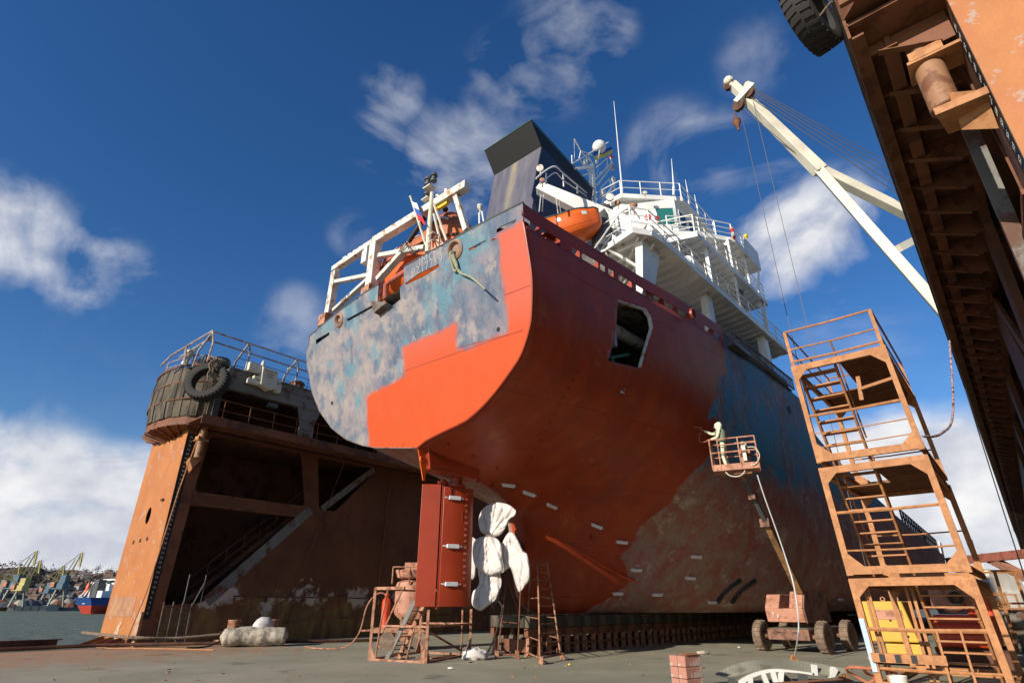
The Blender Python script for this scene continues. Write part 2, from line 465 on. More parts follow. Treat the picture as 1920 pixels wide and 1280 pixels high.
def transom_mat():
    t = NT('transom_patched_paint')
    a = t.noise(.55, detail=7, rough=.55); b = t.noise(1.6, (1, 1, 1), 6, .6, off=(4, 1, 7)); v = t.noise(3.0, (1, 1, .3), 8, .7, off=(9, 4, 2)); fine = t.noise(18, detail=5, rough=.7)
    y, z = t.obj(1), t.obj(2)
    port = t.ramp(t.math('ADD', t.math('MULTIPLY', y, .08), .5), [(.25, 0), (.95, 1)])       # pale to port, darker blue to starboard
    up = t.ramp(t.math('MULTIPLY', z, .1), [(.85, 0), (1.2, 1)])
    streak = t.noise(2.4, (1, 1, .22), 9, .7, off=(2, 6, 3))
    light = t.mix(t.ramp(b, [(.40, 0), (.62, 1)]), (.20, .195, .215), (.36, .305, .275))
    dark = t.mix(t.ramp(v, [(.38, 0), (.62, 1)]), (.07, .105, .165), (.155, .18, .23))
    k = t.math('ADD', t.math('ADD', t.math('MULTIPLY', b, .8), t.math('MULTIPLY', a, .45)), t.math('ADD', t.math('MULTIPLY', port, .20), t.math('MULTIPLY', streak, .45)))
    c = t.mix(t.ramp(k, [(.88, 0), (1.08, 1)]), dark, light)
    c = t.mix(t.ramp(t.noise(7, (1, 1, .3), 8, .75, off=(4, 4, 1)), [(.45, 0), (.65, .4)]), c, (.13, .15, .20))
    c = t.mix(t.ramp(t.math('ADD', t.noise(.9, detail=3, off=(3, 8, 8)), t.math('MULTIPLY', v, .15)), [(.60, 0), (.70, .4)]), c, (.33, .26, .26))
    tq = t.ramp(t.math('ADD', t.math('ADD', t.math('MULTIPLY', t.noise(.6, detail=2, rough=.5, off=(13.4, 2.2, 6)), .8), t.math('MULTIPLY', t.noise(4, (1, 1, .35), 10, .8, off=(1, 3, 3)), .65)), t.math('MULTIPLY', up, .08)), [(.93, 0), (1.0, .8)])
    tl = t.math('ADD', t.attr('teal'), t.math('MULTIPLY', t.math('SUBTRACT', t.noise(2.6, (1, 1, .45), 10, .78, off=(5, 5, 5)), .545), 6.0))
    tq = t.math('MAXIMUM', tq, t.math('MULTIPLY', smooth01(t, tl, .25), .75))
    c = t.mix(tq, c, t.mix(t.ramp(fine, [(.35, 0), (.65, 1)]), (.06, .18, .24), (.15, .32, .37)))
    c = t.mix(t.ramp(fine, [(.3, 0), (.8, .25)]), c, (.12, .12, .14))
    # fresh primer with a feathered edge
    e = t.math('ADD', t.attr('primer'), t.math('MULTIPLY', t.math('SUBTRACT', t.noise(3.5, (1, 1, .4), 7, .65, off=(6, 6, 1)), .5), .35))
    prim = smooth01(t, e, .09)
    pc = t.mix(t.ramp(t.math('MULTIPLY', z, .1), [(.90, 0), (1.12, 1)]), (.54, .072, .012), (.52, .10, .052))
    pc = t.mix(t.ramp(t.noise(1.6, (1, 1, .5), 6, .6, off=(2, 2, 9)), [(.4, 0), (.7, .35)]), pc, (.50, .10, .03))
    c = t.mix(prim, c, pc)
    t.bump(t.math('ADD', t.math('MULTIPLY', a, 1.5), t.math('MULTIPLY', fine, .3)), .25, .02)
    return t.fin(c, .42, 0, .4)
M['transom'] = transom_mat()
def hull_mat():
    t = NT('hull_patched_paint')
    z = t.obj(2)
    a = t.noise(.5, detail=7, rough=.6); b = t.noise(1.4, (1, 1, .6), 9, .68, off=(4, 1, 7)); v = t.noise(2.2, (1, 1, .18), 8, .7, off=(9, 4, 2)); fine = t.noise(16, detail=5, rough=.7)
    # old topsides: dark blue-grey with turquoise remains; old bottom: brown and grey
    top = t.mix(t.ramp(v, [(.36, 0), (.64, 1)]), (.09, .12, .19), (.38, .345, .33))
    top = t.mix(t.ramp(b, [(.44, 0), (.54, .75)]), top, (.20, .13, .115))
    top = t.mix(t.ramp(t.noise(2.6, (1, 1, .7), 9, .75, off=(3, 9, 9)), [(.54, 0), (.60, .6)]), top, (.42, .36, .33))
    top = t.mix(t.ramp(fine, [(.45, 0), (.6, .5)]), top, (.10, .11, .16))
    tq = t.ramp(t.math('ADD', t.math('MULTIPLY', a, .55), t.math('MULTIPLY', t.noise(2.2, (1, 1, .3), 10, .75, off=(1, 3, 3)), .6)), [(.545, 0), (.60, .95)])
    top = t.mix(tq, top, t.mix(t.ramp(fine, [(.4, 0), (.6, 1)]), (.02, .36, .50), (.05, .17, .27)))
    bot = t.mix(t.ramp(b, [(.42, 0), (.58, 1)]), (.37, .125, .10), (.35, .235, .195))
    bot = t.mix(t.ramp(fine, [(.5, 0), (.62, .6)]), bot, (.20, .125, .11))
    bot = t.mix(t.ramp(t.noise(1.1, (1, 1, 1), 9, .75, off=(7, 1, 3)), [(.55, 0), (.62, .75)]), bot, (.52, .44, .36))
    bot = t.mix(t.ramp(t.vor(1.2), [(.03, .7), (.09, 0)]), bot, (.42, .34, .27))
    wl = smooth01(t, t.math('ADD', t.math('SUBTRACT', t.attr('topside'), 0), t.math('MULTIPLY', t.math('SUBTRACT', b, .5), 1.4)), .35)
    c = t.mix(wl, bot, top)
    e = t.math('ADD', t.attr('primer'), t.math('MULTIPLY', t.math('SUBTRACT', t.noise(2.5, (1, 1, .6), 7, .6, off=(6, 6, 1)), .5), .5))
    prim = smooth01(t, e, .05)
    pc = t.mix(t.ramp(b, [(.35, 0), (.7, 1)]), (.34, .042, .010), (.41, .058, .013))
    pc = t.mix(t.ramp(t.noise(.8, (1, 1, .5), 5, .5, off=(2, 2, 9)), [(.5, 0), (.75, .5)]), pc, (.46, .095, .014))
    # streaky, slightly purplish red on the upper strakes
    lap = t.noise(2.0, (.8, .3, .22), 7, .7, off=(5, 2, 8)); pc = t.mix(t.ramp(lap, [(.42, .0), (.62, .55)]), pc, (.24, .034, .012))
    pc = t.mix(t.ramp(t.noise(.9, (1, 1, 1), 8, .7, off=(3, 3, 3)), [(.60, 0), (.68, .4)]), pc, (.52, .14, .03))
    beltm = smooth01(t, t.math('ADD', t.attr('belt'), t.math('MULTIPLY', t.math('SUBTRACT', v, .5), 1.6)), .3)
    bc = t.mix(t.ramp(t.noise(1.1, (1, 1, .12), 6, .6, off=(1, 7, 2)), [(.42, 0), (.62, 1)]), (.36, .046, .024), (.44, .052, .018))
    pc = t.mix(t.math('MULTIPLY', beltm, .85), pc, bc)
    c = t.mix(prim, c, pc)
    c = t.mix(t.ramp(fine, [(.35, 0), (.8, .2)]), c, (.05, .03, .03))
    ov = t.ramp(t.noise(1.0, (1, .4, .25), 7, .65, off=(8, 1, 1)), [(.5, 0), (.72, .35)])
    c = t.mix(ov, c, (.20, .05, .035))
    # plate seams
    sx = t.ramp(t.math('PINGPONG', t.obj(0), 1.45), [(0, 1), (.012, 0)])
    sz = t.ramp(t.math('PINGPONG', z, .95), [(0, 1), (.012, 0)])
    seam = t.math('MAXIMUM', sx, sz)
    dent = t.noise(.9, detail=2, rough=.4, off=(2, 5, 5))
    c = t.mix(t.math('MULTIPLY', seam, .3), c, (.06, .025, .02))
    h = t.math('ADD', t.math('ADD', t.math('MULTIPLY', dent, 3), t.math('MULTIPLY', seam, .7)), t.math('MULTIPLY', fine, .12))
    t.bump(h, .6, .022)
    rg = t.math('SUBTRACT', .66, t.math('MULTIPLY', prim, .2))
    return t.fin(c, rg, 0, .32)
M['hull'] = hull_mat()
def bulwark_mat():
    t = NT('bulwark_thin_red_paint')
    v = t.noise(1.3, (1, 1, .12), 6, .6, off=(1, 7, 2)); fine = t.noise(16, detail=5, rough=.7)
    c = t.mix(t.ramp(v, [(.4, 0), (.62, 1)]), (.34, .044, .026), (.40, .044, .020))
    c = t.mix(t.ramp(fine, [(.35, 0), (.8, .3)]), c, (.08, .03, .03))
    t.bump(fine, .1, .01)
    return t.fin(c, .5, 0, .3)
M['bulwark'] = bulwark_mat()
def funnel_mat():
    t = NT('funnel_blue_grey'); v = t.noise(2.5, (1, 1, .05), 6, .6)
    c = t.mix(t.ramp(v, [(.4, 0), (.7, 1)]), (.085, .085, .115), (.15, .14, .16))
    y = t.math('ABSOLUTE', t.math('ADD', t.obj(1), -.15)) 
    st = t.math('MULTIPLY', t.ramp(y, [(.05, 1), (.35, 0)]), t.ramp(v, [(.3, .2), (.6, .8)]))
    c = t.mix(st, c, (.30, .25, .16))
    return t.fin(c, .45, 0, .4)
M['funnel'] = funnel_mat()
# ------------------------------------------------------------------ the ship: hull
ship = thing('cargo_ship', 'large cargo ship dry-docked stern-first with half repainted red hull and patchy grey-blue transom', 'ship', SHIP)
ZD = 12.25           # height of the poop deck edge aft
def herm(xs, ys, x):
    n = len(xs)
    if x <= xs[0]: return ys[0]
    if x >= xs[-1]: return ys[-1]
    i = 0
    while xs[i + 1] < x: i += 1
    def sl(j):
        if j == 0 or j == n - 1: return 0 if n < 2 else ((ys[1] - ys[0]) / (xs[1] - xs[0]) if j == 0 else (ys[-1] - ys[-2]) / (xs[-1] - xs[-2]))
        a = (ys[j] - ys[j - 1]) / (xs[j] - xs[j - 1]); b = (ys[j + 1] - ys[j]) / (xs[j + 1] - xs[j])
        if a * b <= 0: return 0
        return 2 * a * b / (a + b)
    h = xs[i + 1] - xs[i]; t = (x - xs[i]) / h
    return (ys[i] * (1 + 2 * t) * (1 - t) ** 2 + sl(i) * h * t * (1 - t) ** 2 + ys[i + 1] * t * t * (3 - 2 * t) + sl(i + 1) * h * t * t * (t - 1))
ROWS = [
    (-2.0, [(6.5, 0), (6.8, 1.7), (7.2, 3.05), (7.9, 4.4), (8.45, 5.15), (9.4, 5.72), (10.8, 5.98), (12.2, 6.0), (13.2, 6.1)]),
    (1.0, [(5.9, 0), (6.2, 1.3), (6.6, 2.7), (7.2, 4.2), (8, 5.22), (9, 5.8), (10, 6.05), (11, 6.17), (13, 6.3)]),
    (3.7, [(1.3, .12), (2.5, .2), (3.4, .42), (4.2, .38), (4.8, .45), (5.3, 1.15), (5.8, 2.3), (6.4, 3.7), (7.2, 4.95), (8, 5.6), (9, 6.08), (10, 6.3), (13, 6.52)]),
    (6.0, [(1.3, .3), (2, .5), (3, .9), (4, 1.35), (4.8, 1.95), (5.4, 2.8), (6, 3.8), (7, 5.2), (8, 5.95), (9, 6.38), (10, 6.57), (13, 6.75)]),
    (9.0, [(1.3, .6), (2, 1.4), (3, 2.2), (4, 3.0), (5, 4.2), (6, 5.3), (7, 6.1), (8, 6.5), (10, 6.8), (13, 6.92)]),
    (13., [(1.3, 2.0), (1.6, 2.8), (2.2, 3.6), (3, 4.4), (4, 5.3), (5, 6.0), (6, 6.5), (7, 6.8), (8, 6.95), (13, 7.05)]),
    (18., [(1.3, 4.0), (1.6, 4.9), (2.2, 5.6), (3, 6.2), (4, 6.65), (5, 6.9), (6, 7.0), (13, 7.1)]),
    (26., [(1.3, 5.6), (1.6, 6.3), (2.2, 6.8), (3, 7.05), (13, 7.1)]),
    (60., [(1.3, 5.6), (1.6, 6.3), (2.2, 6.8), (3, 7.0), (13, 7.1)]),
    (78., [(1.3, 2.8), (2.2, 3.8), (5, 4.6), (9, 5.8), (13, 6.6)]),
    (90., [(1.3, .4), (3, 1.0), (5, 1.6), (8, 2.6), (13, 4.4)]),
    (97., [(1.3, .02), (4, .02), (6, .2), (9, .8), (13, 2.0)])]
_rx = [r[0] for r in ROWS]
def halfb(u, z):
    ys = [herm([p[0] for p in r[1]], [p[1] for p in r[1]], z) if z >= r[1][0][0] - 1e-6 else r[1][0][1] * 1.0 for r in ROWS]
    return max(0.0, herm(_rx, ys, u))
def zdeck(u):
    return herm([-3, 10, 17, 20.5, 21.5, 30, 40, 52, 65, 80, 97], [12.2, 12.3, 12.3, 12.2, 10.6, 9.2, 8.1, 7.1, 6.3, 5.9, 5.9], u)
ST = [(-1.43, 6.5, -2.75), (-.4, 6.2, -1.6), (.5, 6.0, -.5), (1.3, 5.85, .6), (2.1, 5.68, 1.5), (2.8, 5.45, 2.3), (3.3, 5.15, 3.0), (3.58, 4.8, 3.6),
      (3.7, 4.4, 4.2), (3.75, 3.9, 4.7), (3.75, 3.4, 5.2), (3.75, 2.9, 5.7), (3.77, 2.4, 6.2), (3.85, 1.95, 6.8), (4.2, 1.55, 7.3), (5, 1.34, 8),
      (6.2, 1.3, 9), (8, 1.3, 10.5), (10, 1.3, 12), (12, 1.3, 13.6), (14, 1.3, 15.2), (16.2, 1.3, 17), (18.5, 1.3, 19), (20.5, 1.3, 20.8), (22, 1.3, 22), (26, 1.3, 26), (32, 1.3, 32), (40, 1.3, 40), (50, 1.3, 50), (60, 1.3, 60), (68, 1.3, 68), (75, 1.3, 75), (82, 1.3, 82), (88, 1.3, 88), (92, 1.3, 92), (94.5, 1.35, 95.5), (95, 2.4, 97)]
fine_st = []
for i in range(len(ST) - 1):
    nsub = 4 if ST[i][0] < 19 else 2
    for j in range(nsub):
        t = j / nsub
        fine_st.append(tuple(ST[i][k] * (1 - t) + ST[i + 1][k] * t for k in range(3)))
fine_st.append(ST[-1])
# smooth the station tables once
def smooth_list(L, it=2):
    for _ in range(it):
        N = [L[0]]
        for i in range(1, len(L) - 1): N.append(tuple((L[i - 1][k] + 2 * L[i][k] + L[i + 1][k]) / 4 for k in range(3)))
        N.append(L[-1]); L = N
    return L
fine_st = smooth_list(fine_st)
NG = 54
# paint zones drawn on the side elevation (u, z)
PRIMER = [(-4, 2), (-4, 14), (10.2, 14), (10.0, 12.2), (9.9, 11.2), (9.9, 10.7), (9.2, 10.5), (8.6, 9.9), (8.9, 9.6), (8.3, 9.1), (8.0, 8.3), (8.6, 8.6), (8.9, 8.0), (8.5, 7.7),
          (8.8, 7.2), (8.3, 6.6), (8.2, 5.9), (8.4, 5.4), (8.0, 4.6), (8.2, 4.0), (7.9, 3.4), (8.6, 2.9), (8.9, 2.3), (8.0, 1.6), (7, 1.2), (3, 0.9), (0, 1)]
hb = MB(); prim = []; tops = []; belt = []
cols = []
for uc, zc, ud in fine_st:
    zd = zdeck(ud); col = []
    for k in range(NG + 1):
        f = k / NG; g = f ** 1.25
        z = zc + (zd - zc) * g; u = uc + (ud - uc) * g
        v = halfb(u, z)
        if uc < 3.6: v *= min(1, g * 14) if k else 0
        col.append((u, v, z))
    cols.append(col)
def addside(sg):
    b = len(hb.v); n = NG + 2
    for col in cols:
        u, v, z = col[0]
        hb.v.append(S(u, 0, z)); prim.append(sdist(u, z, PRIMER)); tops.append(z - 6.9); belt.append(z - 10.3)
        for u, v, z in col:
            hb.v.append(S(u, sg * v, z))
            prim.append(sdist(u, z, PRIMER) if sg > 0 else -3); tops.append((z - 6.3 - .03 * u if u > 0 else z - 6.3) if sg > 0 else z - 10.5); belt.append(z - 10.75 - .02 * u)
    for i in range(len(cols) - 1):
        for k in range(n - 1):
            hb.f.append((b + i * n + k, b + (i + 1) * n + k, b + (i + 1) * n + k + 1, b + i * n + k + 1)); hb.mi.append(0)
addside(1); addside(-1)
hull = hb.build('hull', M['hull'], ship, SHIP, smooth=50, recalc=False)
float_attr(hull, 'primer', prim); float_attr(hull, 'topside', tops); float_attr(hull, 'belt', belt)
# engine-room access cut through the starboard plating
NOTCH = [(1.7, 9.1), (3.5, 9.3), (4.2, 11.1), (4.1, 11.5), (3.8, 11.72), (2.05, 11.45), (1.95, 10.4)]
bm = bmesh.new(); bm.from_mesh(hull.data)
for i in range(len(NOTCH)):
    (u1, z1), (u2, z2) = NOTCH[i], NOTCH[(i + 1) % len(NOTCH)]
    fs = [f for f in bm.faces if f.calc_center_median().y < -3 and .2 < f.calc_center_median().x < 5 and 7.4 < f.calc_center_median().z < 12.6]
    geo = list({v for f in fs for v in f.verts}) + list({e for f in fs for e in f.edges}) + fs
    bmesh.ops.bisect_plane(bm, geom=geo, plane_co=(u1, 0, z1), plane_no=Vector((-(z2 - z1), 0, u2 - u1)).normalized())
kill = [f for f in bm.faces if f.calc_center_median().y < -3 and inpoly(f.calc_center_median().x, f.calc_center_median().z, NOTCH)]
bmesh.ops.delete(bm, geom=kill, context='FACES')
bmesh.ops.remove_doubles(bm, verts=bm.verts, dist=1e-4)
bmesh.ops.recalc_face_normals(bm, faces=bm.faces)
bm.to_mesh(hull.data); bm.free()
md = hull.modifiers.new('Solidify', 'SOLIDIFY'); md.thickness = .025; md.offset = -1
from mathutils.bvhtree import BVHTree
_h = [tuple(v.co) for v in hull.data.vertices]
BV = BVHTree.FromPolygons(_h, [tuple(p.vertices) for p in hull.data.polygons])
def on_hull(x, y):
    """point and normal where a surveyed direction meets the hull (ship frame)"""
    a, b = (x - 960) / FPX, -(y - 640) / FPX
    d = Vector((a, CP - b * SP, SP + b * CP)); Mi = SHIP.inverted()
    o = Mi @ Vector((0, 0, EYE)); d = (Mi.to_3x3() @ d).normalized()
    p, n, i, dd = BV.ray_cast(o, d)
    if p is None: return None
    if n.dot(d) > 0: n = -n
    return p, n
def side_pt(u, z, sg=1):
    return S(u, sg * halfb(u, z), z)

# ------------------------------------------------------------------ transom plate (raked plane), drawn as (v,z)
def tz(v, z): return S(-1.43 - .23 * (z - 6.5), v, z)
def T(x, y):
    u = -1.9
    for _ in range(60):
        h = hS(x, y, 'u', u); u = .6 * u + .4 * (-1.43 - .23 * (h.z - 6.5))
    return (-h.y, h.z)
def Z2(x, y): return T(560 + x * .4218, 320 + y * .4218)
out = []
for (u, v, z) in cols[0][1:-2]: out.append((v, z))
stb = [(v, z) for v, z in out]
topS = [Z2(1000, 232), Z2(998, 142)]
topS2 = [Z2(870, 205), Z2(740, 275), Z2(600, 352), Z2(470, 428)]
gap = [Z2(470, 500), Z2(452, 520), Z2(455, 572), Z2(420, 600), Z2(365, 640), Z2(352, 600), Z2(357, 506)]
portTop = [Z2(290, 545), Z2(180, 625), Z2(100, 690), Z2(52, 735), Z2(47, 775)]
portSide = [Z2(36, 808), Z2(40, 870), Z2(62, 985), Z2(95, 1070), Z2(150, 1145), Z2(215, 1195), Z2(290, 1222), Z2(345, 1231)]
outline = [(0, 6.5)] + stb[2:] + topS + topS2 + gap + portTop + portSide
slots = [[Z2(78, 752), Z2(138, 718), Z2(140, 728), Z2(80, 772)], [Z2(216, 660), Z2(348, 588), Z2(348, 600), Z2(220, 670)],
         [Z2(476, 500), Z2(540, 455), Z2(624, 415), Z2(626, 428), Z2(560, 470), Z2(480, 508)],
         [Z2(757, 348), Z2(833, 308), Z2(836, 318), Z2(762, 357)],
         [Z2(882, 262), Z2(900, 250), Z2(970, 216), Z2(968, 228), Z2(895, 272), Z2(882, 278)]]
def ringp(c, r, n=14, e=1.0): return [(c[0] + r * math.cos(2 * math.pi * i / n), c[1] + r * e * math.sin(2 * math.pi * i / n)) for i in range(n)]
HW1, HW2 = Z2(699, 352), Z2(182, 666)
slots += [ringp(HW1, .22), ringp(HW2, .16)]
V2, F2 = cdt_plate(outline, slots, .14)
tb = MB(); tb.add([tz(a, b) for a, b in V2], F2)
TP = [Z2(*p) for p in [(302, 1000), (475, 915), (462, 785), (712, 672), (703, 790), (740, 800), (935, 715), (930, 640), (905, 480), (890, 285), (1010, 215), (1100, 400), (1100, 900), (520, 1330), (322, 1330)]]
transom = tb.build('transom', M['transom'], ship, SHIP, recalc=True)
float_attr(transom, 'primer', [sdist(-v.co.y, v.co.z, TP) for v in transom.data.vertices])
TL = [(760, 325, 75), (800, 300, 50), (735, 420, 60), (650, 540, 70), (590, 575, 50), (700, 500, 45), (130, 690, 60), (240, 620, 60), (330, 560, 35), (80, 730, 35), (345, 830, 40), (240, 880, 45), (265, 1010, 40), (580, 735, 40), (190, 960, 35)]
TLp = [(Z2(a, b), r * .0105) for a, b, r in TL]
float_attr(transom, 'teal', [max(.9 * (1 - math.hypot(-v.co.y - p[0], (v.co.z - p[1]) * .8) / r) for p, r in TLp) for v in transom.data.vertices])
md = transom.modifiers.new('Solidify', 'SOLIDIFY'); md.thickness = .05; md.offset = 0
# rim bars round the transom
rb = MB()
rb.tube([tz(v, z) + S(-.02, 0, 0) for v, z in [(0, 6.5)] + stb[2:] + topS[:1]], .035, 6)
rb.build('transom_rim', M['orange'] if False else M['deckred'], ship, SHIP, smooth=True)
rb = MB(); rb.tube([tz(v, z) + S(-.02, 0, 0) for v, z in [portTop[-1]] + portSide + [(0, 6.5)]], .02, 6)
rb.build('transom_rim', M['dockgrey'], ship, SHIP, smooth=True)
rb = MB(); rb.tube([tz(v, z) for v, z in topS[1:] + topS2], .045, 6); rb.tube([tz(v, z) for v, z in [gap[-1]] + portTop], .045, 6)
rb.build('bulwark_rail', M['greydark'], ship, SHIP, smooth=True)
for c, r in ((HW1, .24), (HW2, .18)):
    q = MB(); ax = Vector((1, 0, .23)).normalized(); ce = tz(*c)
    q.lathe(ce, [(r + .14, .02), (r + .12, -.06), (r + .05, -.10), (r, -.05), (r - .02, .05), (r, .30), (r + .05, .30)], 20, ax)
    q.build('hawse_pipe', M['transom'] if False else painted('hawse_rust%d' % int(r * 100), (.33, .17, .10), (.2, .17, .15), 4, .5, .6), ship, SHIP, smooth=True)
# drain holes
for c in ((890, 706), (151, 1033)):
    q = MB(); q.lathe(tz(*Z2(*c)) + S(-.03, 0, 0), [(.0, 0), (.075, 0), (.09, .01), (.0, .012)], 12, (1, 0, .2)); q.build('drain_hole', M['black'], ship, SHIP)
# welded seams
q = MB()
for a, b in (((475, 890), (1000, 708)), ((700, 790), (1000, 712)), ((915, 555), (1034, 510))):
    q.beam(tz(*Z2(*a)) + S(-.024, 0, 0), tz(*Z2(*b)) + S(-.024, 0, 0), .012, .018)
q.build('weld_seam', M['deckred'], ship, SHIP)
# raised welded characters
q = MB()
nrm = Vector((-1, 0, -.23)).normalized()
def tmark(txt, px, sz, px2, off=.03, sp=1.15):
    a = tz(*Z2(*px)); b = tz(*Z2(*px2)); text_mesh(q, txt, sz, basis((a + b) / 2 + nrm * off, b - a, nrm), depth=.006, spacing=sp)
tmark('IMO', (533, 412), .46, (617, 370)); tmark('9217719', (520, 450), .42, (628, 398)) 
tmark('A  TA', (500, 752), .34, (600, 716), sp=1.3)
q.build('welded_lettering', M['fadedmarks'], ship, SHIP)
# ------------------------------------------------------------------ decks, bulwark
q = MB()
dk = [(c[-1][0], c[-1][1], c[-1][2]) for c in cols]
pts = [S(u, v - .05, z - .02) for u, v, z in dk] + [S(u, -(v - .05), z - .02) for u, v, z in reversed(dk)]
for i in range(len(dk) - 1):
    a, b = dk[i], dk[i + 1]
    q.add([S(a[0], a[1] - .03, a[2] - .02), S(b[0], b[1] - .03, b[2] - .02), S(b[0], -b[1] + .03, b[2] - .02), S(a[0], -a[1] + .03, a[2] - .02)], [(0, 1, 2, 3)])
q.build('deck', painted('pale_bounce_deck', (.40, .38, .34), (.3, .2, .15), 2, .55, .7), ship, SHIP)  # deck made pale to bounce light up under the slabs
TOPZ = .70
def bulw(q, u0, u1, z0, z1, n=None, sg=1, th=.03):
    n = n or max(1, int((u1 - u0) / .8))
    for i in range(n):
        a, b = u0 + (u1 - u0) * i / n, u0 + (u1 - u0) * (i + 1) / n
        P = []
        for uu, zz in ((a, z0), (b, z0), (b, z1), (a, z1)):
            zb = zdeck(uu); hz = halfb(uu, zb) + (.02 if zz > .2 else 0)
            P.append((uu, hz, zb + zz))
        q.hexa([S(P[0][0], sg * (P[0][1] - th), P[0][2]), S(P[1][0], sg * (P[1][1] - th), P[1][2]), S(P[1][0], sg * (P[1][1] + .002), P[1][2]), S(P[0][0], sg * (P[0][1] + .002), P[0][2]),
                S(P[3][0], sg * (P[3][1] - th), P[3][2]), S(P[2][0], sg * (P[2][1] - th), P[2][2]), S(P[2][0], sg * (P[2][1] + .002), P[2][2]), S(P[3][0], sg * (P[3][1] + .002), P[3][2])])
q = MB()
bulw(q, -2.87, 10.0, .26, TOPZ)
solid_seg = [(-1.2, -.7), (-.15, 1.15), (1.42, 1.50), (3.6, 4.0), (5.6, 5.8), (8.0, 8.6), (9.6, 10.0)]
solid_seg = [(-1.0, -.45), (1.35, 1.5), (1.85, 2.1), (3.0, 3.15), (7.3, 8.2), (9.7, 10.0)]
for a, b in solid_seg: bulw(q, a, b, -.02, .26)
q.build('bulwark', M['bulwark'], ship, SHIP)
q = MB(); bulw(q, -2.87, 10.0, TOPZ + .002, TOPZ + .06, th=.12); q.build('bulwark_rail', M['deckred'], ship, SHIP)
q = MB(); bulw(q, -2.2, 21, 0.0, .9, sg=-1); q.build('bulwark', M['greydark'], ship, SHIP)
# bulwark stays seen through the slots
for i in range(12):
    u = -1.9 + i * 1.0
    h = halfb(u, zdeck(u)); q = MB(); q.prism([S(u, h - .04, zdeck(u)), S(u, h - .55, zdeck(u)), S(u, h - .04, zdeck(u) + .65)], S(.02, 0, 0))
    q.build('bulwark_stay', M['deckred'], ship, SHIP)
# fairlead rollers on the starboard quarter
for u, v in ((-2.5, 4.75), (-2.35, 5.5), (-1.3, 5.75)):
    q = MB(); q.lathe(S(u, v, 12.2), [(.30, 0), (.30, .04), (.17, .07), (.15, .2), (.17, .30), (.30, .33), (.30, .37), (.05, .38)], 20)
    q.build('fairlead_roller', M['deckred'], ship, SHIP, smooth=True)
# wing fender band just under the deck edge, portholes
for (px, py, r, m) in ((1299, 589, .2, 'deckred'), (1479, 768, .17, 'greydark')):
    p = on_hull(px, py) if py > 620 else None
    if p is None:
        hp = hS(px, py, 'v', 7.05); p = (hp, S(0, 1, 0))
    q = MB(); q.lathe(p[0], [(r + .06, -.03), (r + .05, .06), (r, .07), (r - .03, .0)], 20, p[1]); q.build('porthole_rim', M[m], ship, SHIP, smooth=True)
    q = MB(); q.lathe(p[0], [(r - .01, .012), (r * .6, .016), (.001, .016)], 20, p[1]); q.build('porthole', M['black'], ship, SHIP)
# inside of the access cut
q = MB()
R4 = [(1.0, 8.0), (4.6, 8.2), (4.6, 11.9), (1.0, 11.9)]
nm = painted('engine_room_paint', (.22, .21, .17), (.05, .045, .04), 2, .5, .6)
q.bb(S(.6, 5.9, 11.85), S(6.2, 1.0, 11.95)); q.bb(S(.6, 3.9, 7.6), S(6.2, 1.0, 7.7)); q.bb(S(.5, 5.0, 8.1), S(.6, 1, 11.9)); q.bb(S(6.2, 5.0, 7.6), S(6.3, 1, 11.9)); q.bb(S(.5, 1.0, 7.6), S(6.3, .9, 11.9))
q.build('engine_room', nm, ship, SHIP)
nb = [(u + (2.7 - u) * -.02, z + (10.1 - z) * -.02) for u, z in NOTCH]
q = MB(); k = len(NOTCH)
for i in range(k):
    if i in (1, 2, 3, 4):
        a, b = NOTCH[i], NOTCH[(i + 1) % k]; pa, pb = side_pt(*a), side_pt(*b); inn = S(0, -.14, 0)
        q.hexa([pa, pb, pb + inn, pa + inn] + [x + (side_pt(2.7, 10.1) - x) * .03 for x in (pa, pb, pb + inn, pa + inn)])
q.build('opening_frame', M['white2'], ship, SHIP)
q = MB(); 
q.tube([S(2.9, 5.7, 8.4), S(2.6, 5.5, 9.6), S(3.8, 5.5, 10.1)], .07, 8); q.tube([S(2.2, 5.2, 8.2), S(2.25, 5.2, 9.5), S(2.6, 5.5, 9.6)], .07, 8); q.build('pipe', M['green'], ship, SHIP, smooth=True)
q = MB(); q.bb(S(2.0, 5.2, 9.7), S(3.2, 4.4, 10.5)); q.bb(S(2.1, 5.25, 10.5), S(2.5, 4.6, 10.8)); q.bb(S(2.5, 5.6, 8.2), S(3.0, 5.2, 9.0)); q.build('engine', M['blue'], ship, SHIP, bevel=.03)
q = MB(); q.tube([S(.6, 5.2, 11.05), S(5.4, 5.2, 11.15)], .25, 14); q.bb(S(2.9, 5.5, 10.2), S(3.1, 5.3, 11.0)); q.bb(S(2.75, 5.7, 8.3), S(2.95, 5.45, 8.95)); q.build('duct', M['white2'], ship, SHIP, smooth=True)
# draught numbers and pitting welded on the quarter
q = MB()
for i, t in enumerate(['8M', '80', '60', '40', '20', '7M', '80', '60', '40', '20', '6M', '80', '60', '40', '20']):
    p = on_hull(1083 - i * 8.7, 697 + i * 16)
    if p: text_mesh(q, t, .12, basis(p[0] + p[1] * .02, S(1, 0, 0), p[1]), depth=.003)
q.build('draught_numbers', M['deckred'], ship, SHIP)
